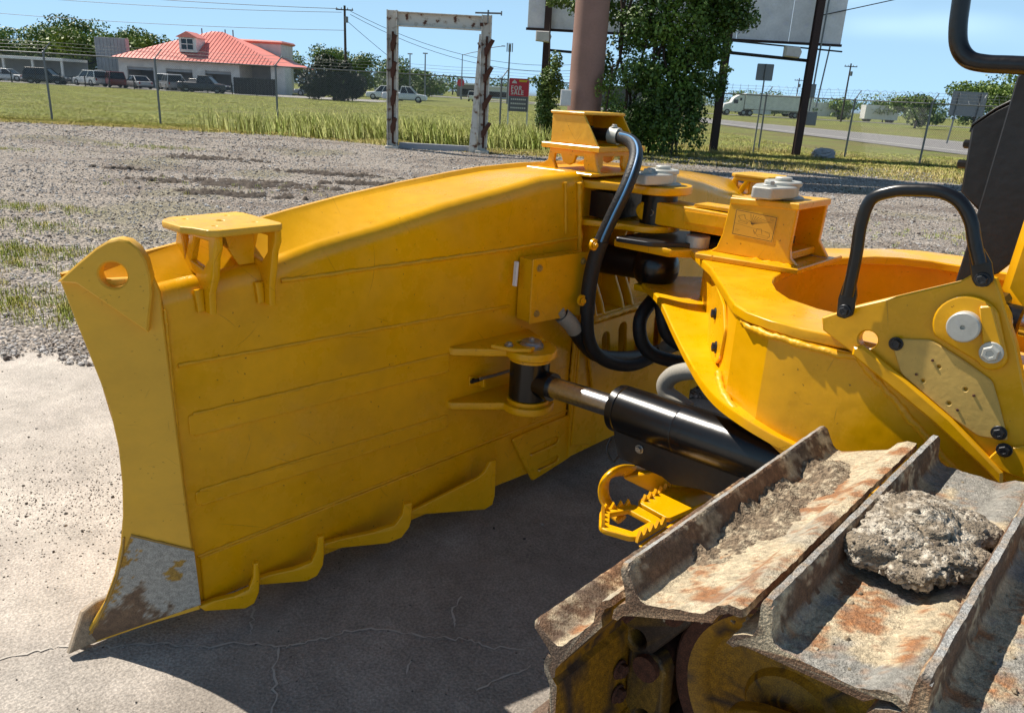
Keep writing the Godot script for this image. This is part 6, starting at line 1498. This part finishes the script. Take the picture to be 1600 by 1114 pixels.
	var O := Vector3(3.6, 0, -28.6)
	leaves([[Vector3(1.1, 1.35, 0.2), Vector3(1.25, 1.4, 1.1)], [Vector3(1.9, 2.0, 0), Vector3(0.85, 1.0, 0.9)], [Vector3(0.6, 2.7, 0.2), Vector3(1.2, 1.0, 0.9)], [Vector3(1.7, 3.3, 0), Vector3(1.3, 1.0, 0.9)], [Vector3(0.2, 0.9, 0.1), Vector3(0.9, 1.0, 0.8)], [Vector3(0.5, 4.2, 0), Vector3(1.5, 1.0, 1.0)], [Vector3(2.2, 4.5, 0.1), Vector3(1.2, 0.9, 1.0)], [Vector3(1.2, 5.8, 0), Vector3(2.2, 1.0, 1.3)], [Vector3(2.7, 3.6, 0.2), Vector3(0.7, 0.7, 0.7)], [Vector3(2.9, 5.2, 0.3), Vector3(1.0, 0.7, 0.9)], [Vector3(2.3, 1.1, 0.3), Vector3(0.6, 0.9, 0.7)], [Vector3(-1.2, 4.9, -0.6), Vector3(1.2, 0.7, 0.7)], [Vector3(-1.1, 2.6, -0.8), Vector3(0.9, 1.0, 0.6)], [Vector3(3.5, 4.6, 0.2), Vector3(0.7, 0.5, 0.6)], [Vector3(3.0, 2.4, 0.2), Vector3(0.45, 0.6, 0.5)]], 50000, 0.145, Color8(56, 82, 28), Color8(118, 146, 56), 611, v, "foliage")
	var v2 := base("sunlit_sapling", Vector3(6.3, 0, -29.4)); tag(v2, "sunlit light green leafy branches hanging over a dark red post", "tree")
	m = MB.new(); m.tube(MB.spline([Vector3(-1.0, 0, 0), Vector3(-0.6, 2, 0), Vector3(0, 3.6, 0), Vector3(1.0, 4.8, 0)], 5), 0.05, 6); part("trunk", m, M.bark, v2, 60)
	leaves([[Vector3(0.5, 4.7, 0.2), Vector3(1.0, 0.6, 0.8)], [Vector3(-0.1, 3.7, 0), Vector3(0.6, 0.7, 0.6)], [Vector3(0.1, 2.6, 0.1), Vector3(0.5, 0.55, 0.5)], [Vector3(0.9, 3.0, 0.0), Vector3(0.35, 0.25, 0.3)], [Vector3(-0.5, 2.0, 0.1), Vector3(0.5, 0.5, 0.5)], [Vector3(-0.1, 5.6, 0), Vector3(1.6, 0.6, 0.9)]], 9000, 0.13, Color8(72, 100, 34), Color8(142, 160, 66), 613, v2)
	var v3 := base("leafy_shrub", Vector3(0.4, 0, -29.2)); tag(v3, "pale green leafy shrub between the dark post and the thick column", "shrub")
	m = MB.new(); m.tube([Vector3(0.3, 0, 0), Vector3(0.4, 2.2, 0), Vector3(0.3, 4.2, 0)], [0.05, 0.04, 0.015], 6); part("trunk", m, M.bark, v3)
	leaves([[Vector3(0.45, 2.1, 0), Vector3(0.55, 0.7, 0.5)], [Vector3(0.35, 1.2, 0.1), Vector3(0.5, 0.75, 0.5)], [Vector3(0.6, 2.9, 0), Vector3(0.25, 0.4, 0.3)], [Vector3(0.5, 4.9, 0), Vector3(0.6, 0.22, 0.3)], [Vector3(-0.15, 2.3, 0.1), Vector3(0.25, 0.25, 0.2)], [Vector3(0.3, 0.5, 0.2), Vector3(0.5, 0.5, 0.4)]], 9000, 0.11, Color8(70, 96, 40), Color8(132, 150, 70), 617, v3)
	# front vine skirt on the column
	var v4 := base("column_vine", Vector3(2.5, 0, -26.6)); tag(v4, "light green vine leaves on the lower side of the thick column", "vine")
	m = MB.new(); m.tube([Vector3(0.3, 0, 0.2), Vector3(0.1, 1.2, 0.3), Vector3(0.25, 2.8, 0.1)], 0.03, 5); part("stem", m, M.bark, v4)
	leaves([[Vector3(0.1, 2.1, 0.1), Vector3(0.45, 0.55, 0.3)], [Vector3(0.4, 1.3, 0.1), Vector3(0.45, 0.7, 0.35)], [Vector3(0.7, 2.6, 0.0), Vector3(0.4, 0.5, 0.3)]], 2600, 0.10, Color8(66, 94, 36), Color8(128, 150, 66), 619, v4)
	# for-sale sign
	var sg := base("for_sale_sign", Vector3(-0.3, 0, -32.0)); tag(sg, "red and grey for sale sign on thin white posts at the fence", "sign")
	m = MB.new(); m.box(Vector3(-0.38, 1.15, 0), Vector3(0.06, 2.3, 0.06)); m.box(Vector3(0.38, 1.15, -0.02), Vector3(0.06, 2.3, 0.06)); part("post", m, M.white, sg)
	m = MB.new(); m.box(Vector3(0, 2.03, 0.05), Vector3(0.76, 0.66, 0.02)); part("red_panel", m, mat(s8(190, 44, 66), 0.5), sg)
	m = MB.new(); m.box(Vector3(0, 1.41, 0.05), Vector3(0.76, 0.57, 0.02)); part("grey_panel", m, mat(s8(98, 100, 108), 0.5), sg)
	for w in [["FOR", 2.0, 0.17, -0.1], ["SALE", 1.83, 0.17, -0.05]]:
		var tm := TextMesh.new(); tm.text = w[0]; tm.font_size = 32; tm.pixel_size = w[2] / 24.0; tm.depth = 0.01
		var sf := SystemFont.new(); sf.font_names = PackedStringArray(["Droid Sans"]); sf.font_weight = 700; tm.font = sf
		var o := MeshInstance3D.new(); o.mesh = tm; o.material_override = M.white; o.name = "lettering"; sg.add_child(o, true); o.position = Vector3(w[3], w[1], 0.066)
	m = MB.new(); m.plate([Vector3(-0.28, 2.17, 0.061), Vector3(-0.08, 2.17, 0.061), Vector3(-0.10, 2.23, 0.061), Vector3(-0.18, 2.30, 0.061), Vector3(-0.26, 2.23, 0.061)], Vector3(0, 0, 0.008), 0.001); part("emblem", m, M.white, sg)
	m = MB.new(); m.box(Vector3(0.15, 2.27, 0.064), Vector3(0.3, 0.08, 0.008)); part("yellow_strip", m, mat(s8(206, 176, 40), 0.5), sg)
	m = MB.new()
	for k in 3:
		for j in 8: m.box(Vector3(-0.27 + j * 0.077, 1.58 - k * 0.16, 0.064), Vector3(0.05, 0.055, 0.008))
	part("small_print", m, M.white, sg)
	# square sign seen from behind
	var sq := base("road_sign", Vector3(9.35, 0, -32.4)); tag(sq, "square grey road sign seen from behind on a thin steel post", "sign")
	m = MB.new(); m.tube([Vector3.ZERO, Vector3(0.02, 3.4, 0)], 0.03, 8); part("post", m, M.galv, sq)
	m = MB.new(); m.plate([Vector3(-0.32, 2.78, -0.05), Vector3(0.34, 2.78, -0.05), Vector3(0.34, 3.4, -0.05), Vector3(-0.32, 3.4, -0.05)], Vector3(0, 0, 0.01), 0.002, 0.04); part("plate", m, M.galv, sq)
	# second sign by the far verge
	var s2 := base("road_sign", Vector3(30.3, 0, -56)); tag(s2, "wide dark grey road sign seen from behind by the far trees", "sign")
	m = MB.new(); m.tube([Vector3(-0.8, 0, 0), Vector3(-0.6, 3.4, 0)], 0.06, 6); m.tube([Vector3(0.8, 0, 0), Vector3(0.9, 3.4, 0)], 0.06, 6); part("post", m, M.galv, s2)
	m = MB.new(); m.box(Vector3(0.1, 2.7, -0.1), Vector3(2.4, 1.6, 0.03)); part("plate", m, M.galv, s2)
	# rubble by the fence
	var rk := lump(Vector3(0, 0.16, 0), Vector3(0.4, 0.2, 0.28), 701, 0.5, Basis.IDENTITY, 16, 28)
	var ro := part("boulder", rk, M.greywall, self, 30); ro.position = Vector3(11.9, 0, -31.6); tag(ro, "grey broken lump of rubble in the grass beside a dark red post", "rubble")
	# dealership, parked vehicles
	dealership()
	var cz := -98.0
	car("sedan", s8(206, 208, 210), Vector3(-63.6, 0.03, -99), 0.1, "white sedan parked under the pale carport roof")
	car("sedan", s8(222, 222, 220), Vector3(-59.9, 0.03, -100), 1.2, "white sedan parked behind the black suv's tail")
	car("suv", s8(24, 26, 30), Vector3(-57.0, 0.03, -96), 0.12, "large black suv parked beside the white sedans")
	car("pickup", s8(52, 54, 58), Vector3(-54.0, 0.03, -103), 1.2, "dark grey pickup parked between the black suv and a white suv")
	car("suv", s8(224, 226, 226), Vector3(-52.6, 0.03, -97.5), 2.6, "white suv parked in front of the grey wing wall")
	car("suv", s8(112, 26, 34), Vector3(-49.2, 0.03, -96.5), 2.2, "dark red suv parked before the first garage bay")
	car("sedan", s8(168, 170, 174), Vector3(-46.9, 0.03, -97.5), 2.4, "silver sedan parked next to the dark red suv")
	car("van", s8(222, 224, 226), Vector3(-44.6, 0.03, -102), 1.5, "white van parked behind the silver sedan")
	car("suv", s8(150, 152, 156), Vector3(-43.0, 0.03, -97.8), 2.2, "light grey suv parked before the second garage bay")
	car("sedan", s8(40, 42, 46), Vector3(-40.9, 0.03, -101), 1.3, "dark car parked behind the navy pickup's tail")
	car("pickup", s8(34, 40, 54), Vector3(-37.9, 0.03, -95), 0.02, "dark navy pickup parked side on before the third garage bay")
	car("sedan", s8(126, 132, 140), Vector3(-28.6, 0.03, -108), 0.2, "grey blue sedan parked between the porch pier and the dark bush")
	car("pickup", s8(216, 220, 224), Vector3(-19.2, 0.03, -112), 3.0, "white pickup beside the dark bush, tail towards the gantry post")
	car("pickup", s8(206, 210, 214), Vector3(-15.6, 0.03, -104), 0.05, "silver white crew cab pickup seen through the gantry")
	car("suv", s8(228, 230, 230), Vector3(-9.4, 0.03, -150), 1.4, "white suv driving on the distant road beyond the gantry")
	# slatted black screen fence and low black picket fence
	var sc := base("screen_fence", Vector3(-32.6, 0, -97)); tag(sc, "black screen fence panel beside the navy pickup", "fence")
	for k in 12: m = MB.new(); m.box(Vector3(-2.3 + k * 0.42, 0.95, 0), Vector3(0.4, 1.9, 0.05)); part("slat", m, M.dark, sc)
	var pk := base("picket_fence", Vector3(-48, 0, -93)); tag(pk, "low black steel railing in front of the parked vehicles", "fence")
	m = MB.new(); m.box(Vector3(0, 1.0, 0), Vector3(34, 0.05, 0.04)); m.box(Vector3(0, 0.2, 0), Vector3(34, 0.05, 0.04)); part("rail", m, M.dark, pk)
	for k in 13: m = MB.new(); m.box(Vector3(-17 + k * 2.83, 0.65, 0), Vector3(0.09, 1.3, 0.09)); part("post", m, M.dark, pk)
	m = MB.new()
	for k in 226: m.box(Vector3(-17 + k * 0.15, 0.6, 0), Vector3(0.016, 0.8, 0.016))
	part("picket", m, M.dark, pk).set_meta("kind", "stuff")
	var cp := base("carport", Vector3(-68, 0, -108)); tag(cp, "long low carport with a pale flat roof beside the trees", "carport")
	m = MB.new(); m.box(Vector3(0, 2.9, 0), Vector3(16, 0.35, 6), Basis.IDENTITY, 0.02); part("roof", m, M.white, cp)
	for k in 5: m = MB.new(); m.box(Vector3(-7.6 + k * 3.8, 1.4, 2.6), Vector3(0.25, 2.8, 0.25)); part("post", m, M.white, cp)
	m = MB.new(); m.box(Vector3(0, 1.4, -2.9), Vector3(16, 2.8, 0.1)); part("rear_wall", m, M.greywall, cp)
	# trees
	var dk := Color8(70, 94, 36); var md := Color8(136, 156, 64)
	var k := 0
	for a in [[-90, -132, 9.0, 9], [-84, -128, 8.0, 8], [-80, -136, 9.5, 9], [-77, -130, 8.2, 8], [-73.5, -134, 10.4, 9], [-70, -128, 8.0, 8], [-66.5, -133, 8.8, 8], [-63, -128, 8.4, 7], [-59, -134, 8.2, 8]]:
		tree("broadleaf_tree", Vector3(a[0], 0, a[1]), a[2], a[3] * 1.6, 8500, 0.48, dk, Color8(176, 186, 74) if k in [3, 5] else md, 801 + k, ["dark tree rising above the left end of the carport roof", "small dark tree over the middle of the carport roof", "dark tree behind the carport beside the tallest tree", "yellowish tree right beside the tallest tree by the carport", "tallest dark green tree rising behind the black suv", "yellowish tree between the tallest tree and the grey wing wall", "dark tree peeping over the grey wing wall's outer corner", "dark tree peeping over the grey wing wall beside the red roof", "dark tree top showing just above the red roof's outer slope"][k], "trees behind the dealership vehicles", "tree", 0.05); k += 1
	for a in [[-39.5, -136, 7.5, 7.5], [-33.5, -138, 8.6, 8.5], [-28, -136, 7.0, 7.5]]:
		tree("broadleaf_tree", Vector3(a[0], 0, a[1]), a[2], a[3] * 1.2, 5500, 0.42, dk, md, 801 + k, ["green tree touching the red roof's lower corner", "tall green tree right behind the dark utility pole", "green tree top showing above the dark bush"][k - 9], "trees beside the red roof", "tree", 0.05); k += 1
	for a in [[-20.4, -126, 6.6, 7.0], [-16.4, -132, 5.2, 6.0]]:
		tree("broadleaf_tree", Vector3(a[0], 0, a[1]), a[2], a[3] * 1.2, 5000, 0.4, dk, md, 801 + k, ["rounded green tree between the dark bush and the gantry post", "low green tree seen through the gantry above the silver pickup"][k - 12], "trees near the gantry", "tree", 0.05); k += 1
	var bu := base("juniper_bush", Vector3(-21.6, 0, -91)); tag(bu, "wide dark green juniper bush standing in the mown field", "bush")
	m = MB.new(); m.tube([Vector3(0, 0, 0), Vector3(0, 2.5, 0), Vector3(0, 4.6, 0)], [0.2, 0.12, 0.03], 6); part("trunk", m, M.bark, bu)
	leaves([[Vector3(-2.0, 1.7, 0), Vector3(1.9, 1.8, 1.6)], [Vector3(0, 2.3, 0), Vector3(2.0, 2.4, 1.9)], [Vector3(2.0, 1.6, 0), Vector3(1.9, 1.7, 1.6)], [Vector3(-0.8, 3.7, 0), Vector3(1.3, 1.2, 1.2)], [Vector3(1.2, 3.4, 0), Vector3(1.2, 1.1, 1.2)]], 17000, 0.30, Color8(30, 44, 26), Color8(58, 76, 42), 871, bu, "foliage")
	for a in [[70, -116, 8.5, 13], [62, -112, 6.6, 9], [57, -118, 5.2, 8], [80, -118, 10, 13]]:
		tree("broadleaf_tree", Vector3(a[0], 0, a[1]), a[2], a[3], 8000, 0.42, dk, md, 881 + k, ["large rounded tree right behind the wide road sign", "middle sized tree beside the wide road sign", "lowest tree beside the wide road sign towards the trailers", "tallest tree near the black guard of the bulldozer"][k - 14], "trees behind the wide road sign", "tree", 0.02); k += 1
	for a in [[44, -205, 5.5, 11], [54, -208, 6.0, 12], [20, -230, 6, 14], [62, -180, 4.6, 8], [68, -176, 5.0, 8], [76, -172, 4.4, 7], [84, -168, 5.4, 8], [90, -150, 4.8, 8], [56, -182, 4.4, 8]]:
		tree("roadside_tree", Vector3(a[0], 0, a[1]), a[2], a[3], 1800, 0.5, dk, md, 901 + k, "low scrubby tree along the far side of the highway", "scrubby trees beyond the highway", "tree", 0.02); k += 1
	for a in [[-30, -330, 8, 22], [-10, -360, 9, 24], [-52, -340, 9, 22], [14, -350, 8, 22], [-75, -350, 10, 24], [34, -330, 7, 18], [60, -360, 9, 24], [95, -330, 9, 24], [130, -300, 10, 26]]:
		tree("distant_tree", Vector3(a[0], 0, a[1]), a[2], a[3], 1500, 0.9, dk, md, 931 + k, "hazy distant tree on the horizon", "distant trees on the horizon", "tree", 0.02); k += 1
	# poles, lamps, mast
	utility_pole(Vector3(-23.6, 0, -106), 11.2, 0.2, "tall dark utility pole rising behind the dark bush")
	utility_pole(Vector3(55.5, 0, -142), 9.6, 0.17, "leaning wooden utility pole beyond the road right of the billboard")
	utility_pole(Vector3(63, 0, -190), 8.5, 0.16, "small far utility pole behind the scrubby trees")
	utility_pole(Vector3(47, 0, -215), 8.0, 0.16, "small far utility pole above the white trailer")
	lamp_post(Vector3(-17.4, 0, -121), 6.4, 0.0, "short lamp post in front of the distant shops")
	lamp_post(Vector3(-14.9, 0, -119), 6.5, 0.0, "dark lamp post beside the silver pickup")
	lamp_post(Vector3(-13.2, 0, -165), 8.6, 3.6, "tall lamp with curved arm above the red round sign")
	lamp_post(Vector3(-8.6, 0, -150), 9.0, 4.0, "taller lamp with curved arm near the white suv")
	var ms := base("cell_mast", Vector3(-3.2, 0, -140)); tag(ms, "thin mast with antennas near the for sale sign", "mast")
	m = MB.new(); m.tube([Vector3.ZERO, Vector3(0, 9.6, 0)], [0.2, 0.12], 8); part("pole", m, M.galv, ms)
	m = MB.new()
	for x in [-0.45, -0.15, 0.15, 0.45]: m.box(Vector3(x, 9.1, 0), Vector3(0.16, 1.4, 0.2))
	part("antenna", m, M.galv, ms)
	cable(Vector3(-24.4, 10.8, -106), Vector3(-130, 17, -125), 1.6, 0.035, "cable from the dark utility pole towards the red roof side, uppermost")
	cable(Vector3(-24.0, 10.4, -106), Vector3(-130, 15.5, -125), 1.8, 0.03, "second cable running from the dark utility pole over the red roof")
	cable(Vector3(-23.6, 8.3, -106), Vector3(-130, 12.4, -125), 1.6, 0.03, "lowest cable running from the dark utility pole over the red roof")
	cable(Vector3(-22.9, 10.6, -106), Vector3(20, 9.5, -120), 4.4, 0.03, "sagging cable seen through the gantry opening, upper one")
	cable(Vector3(-22.9, 10.2, -106), Vector3(20, 8.8, -120), 4.6, 0.03, "sagging cable seen through the gantry opening, lower one")
	cable(Vector3(-23.3, 9.4, -106), Vector3(-12.8, 2.0, -106), 0.2, 0.03, "guy cable slanting down from the dark utility pole")
	cable(Vector3(11.4, 5.3, -33), Vector3(31, 10.9, -36), 0.15, 0.02, "cable rising from the grey billboard's dark red post")
	# truck on the highway
	var tk := base("semi_truck", Vector3(45.4, 0.04, -153), -0.02); tag(tk, "white semi truck with long white trailer on the highway", "truck")
	m = MB.new(); m.box(Vector3(1.9, 2.6, 0), Vector3(12.6, 2.75, 2.5), Basis.IDENTITY, 0.03); part("trailer", m, M.white, tk)
	m = MB.new(); m.box(Vector3(8.22, 2.6, 0.05), Vector3(0.04, 2.6, 2.3)); m.box(Vector3(2.0, 1.12, 0), Vector3(12.2, 0.22, 1.0)); part("trailer_door", m, M.greywall, tk)
	m = MB.new(); m.plate([Vector3(-4.5, 0.6, -1.2), Vector3(-4.5, 3.9, -1.2), Vector3(-5.3, 3.85, -1.2), Vector3(-6.5, 3.1, -1.2), Vector3(-6.9, 2.3, -1.2), Vector3(-8.2, 1.9, -1.2), Vector3(-8.5, 1.0, -1.2), Vector3(-8.5, 0.6, -1.2)], Vector3(0, 0, 2.4), 0.12); part("cab", m, M.white, tk, 50)
	m = MB.new(); m.box(Vector3(-6.1, 2.45, 1.19), Vector3(0.8, 0.7, 0.05)); m.box(Vector3(-5.2, 2.9, 1.19), Vector3(0.4, 0.5, 0.05)); part("window", m, M.glass, tk)
	m = MB.new(); m.box(Vector3(-1.0, 0.8, 1.1), Vector3(3.4, 0.7, 0.06)); part("side_skirt", m, M.white, tk)
	for x in [-7.5, -4.4, -3.2, 5.2, 6.5]:
		for z in [-1.05, 1.05]: wheel_parts(tk, Vector3(x, 0.52, z), 0.52, 0.4)
	for a in [[66, -178, 10], [75, -172, 7], [57, -186, 8]]:
		m = MB.new(); m.box(Vector3(0, 1.9, 0), Vector3(a[2], 2.8, 2.6), Basis.IDENTITY, 0.04)
		var tr := base("parked_trailer", Vector3(a[0], 0, a[1])); tag(tr, "white box trailer parked behind the scrubby roadside trees", "trailer", "white trailers behind the scrubby trees"); part("box", m, M.white, tr)
		m = MB.new()
		for x in [-a[2] * 0.35, a[2] * 0.35]: m.lathe([[0, -1.2], [0.5, -1.2], [0.5, 1.2], [0, 1.2]], Vector3(x, 0.5, 0), Vector3.BACK, 14)
		part("wheel", m, M.tyre, tr)
	# dark low building left of the truck
	var lb := base("low_building", Vector3(27, 0, -190)); tag(lb, "long low dark building left of the white semi truck", "building")
	m = MB.new(); m.box(Vector3(0, 2.2, 0), Vector3(22, 4.4, 10), Basis.IDENTITY, 0.05); part("wall", m, mat(s8(84, 84, 86), 0.8), lb)
	m = MB.new(); m.box(Vector3(0, 4.5, 0), Vector3(23, 0.3, 11), Basis.IDENTITY, 0.05); part("roof", m, M.greywall, lb)
	# distant shops beyond the gantry
	var i := 0
	for a in [[-33, -260, 12, 4.2, s8(176, 176, 174)], [-17, -255, 9, 3.6, s8(120, 112, 106)], [-7, -245, 14, 3.0, s8(206, 206, 204)], [-45, -270, 10, 5.0, s8(190, 186, 180)]]:
		var sh := base("distant_shop", Vector3(a[0], 0, a[1])); tag(sh, ["pale flat roofed shop far beyond the gantry", "brown flat roofed shop far beyond the gantry", "shop with a bright white canopy edge far beyond the gantry", "pale shop hidden behind the dark bush"][i], "building", "distant shops")
		m = MB.new(); m.box(Vector3(0, a[3] / 2, 0), Vector3(a[2], a[3], 8), Basis.IDENTITY, 0.05); part("wall", m, mat(a[4], 0.8), sh)
		m = MB.new(); m.box(Vector3(0, a[3] + 0.2, 0), Vector3(a[2] + 0.8, 0.5, 8.8), Basis.IDENTITY, 0.05); part("roof", m, M.white, sh)
		m = MB.new(); m.box(Vector3(0, a[3] * 0.4, 4.02), Vector3(a[2] * 0.8, a[3] * 0.5, 0.05)); part("window", m, M.glass, sh); i += 1
	var rs := base("round_sign", Vector3(-16.2, 0, -200)); tag(rs, "red round sign on a pole far beyond the gantry", "sign")
	m = MB.new(); m.tube([Vector3.ZERO, Vector3(0, 3.0, 0)], 0.12, 8); part("pole", m, M.galv, rs)
	m = MB.new(); m.disc(Vector3(0, 3.6, -0.1), Vector3.BACK, 0.9, 0.25, 24); part("disc", m, mat(s8(196, 40, 52), 0.5), rs)

func setup() -> void:
	var cam := Camera3D.new(); cam.name = "camera"
	cam.fov = 49.8; cam.position = Vector3(0, 1.8, 0); cam.near = 0.05; cam.far = 4000
	cam.basis = Basis(Vector3.RIGHT, deg_to_rad(-18.9)) * Basis(Vector3.BACK, deg_to_rad(3.1))
	add_child(cam); cam.current = true
	var sky := ProceduralSkyMaterial.new()
	sky.sky_top_color = Color8(44, 66, 98); sky.sky_horizon_color = Color8(166, 206, 236); sky.sky_curve = 0.33
	sky.ground_bottom_color = Color8(120, 115, 105); sky.ground_horizon_color = Color8(176, 209, 230); sky.sky_energy_multiplier = 1.0
	sky.sun_angle_max = 0.0
	# thin wisps of high cloud
	var cw := 1024; var ch := 512
	var ci := Image.create(cw, ch, false, Image.FORMAT_RGBA8)
	var c1 := noise(21, 1.6, 5); var c2 := noise(22, 0.8, 3)
	for y in ch / 2 + 2:
		var el := PI / 2 - PI * (y + 0.5) / ch
		for x in cw:
			var az := TAU * x / cw
			var d := Vector3(cos(az) * cos(el), sin(el) * 5.0, sin(az) * cos(el))
			var v := c1.get_noise_3dv(d * Vector3(1.2, 1.6, 1.2)) + 0.7 * c2.get_noise_3dv(d * 0.8)
			ci.set_pixel(x, y, Color(1, 1, 1, smoothstep(0.05, 0.75, v) * 0.4 * smoothstep(0.02, 0.12, el)))
	sky.sky_cover = ImageTexture.create_from_image(ci); sky.sky_cover_modulate = Color(0.8, 0.84, 0.88, 0.6)
	var env := Environment.new(); env.background_mode = Environment.BG_SKY; env.sky = Sky.new(); env.sky.sky_material = sky
	env.tonemap_mode = Environment.TONE_MAPPER_LINEAR; env.tonemap_exposure = 1.38
	env.ambient_light_source = Environment.AMBIENT_SOURCE_SKY
	env.sdfgi_enabled = true; env.ssao_enabled = true; env.ssil_enabled = true
	var we := WorldEnvironment.new(); we.environment = env; we.name = "world_environment"; add_child(we)
	var sun := DirectionalLight3D.new(); sun.name = "sun"; sun.light_energy = 1.6; sun.light_angular_distance = 0.5; sun.light_color = Color(1.0, 0.965, 0.915); sun.shadow_enabled = true
	add_child(sun); sun.look_at_from_position(Vector3(-0.522, 0.790, -0.322) * 50, Vector3.ZERO, Vector3.FORWARD)

func _ready() -> void:
	rng.seed = 11
	setup()
	make_materials()
	build_ground()
	build_dozer()
	build_background()
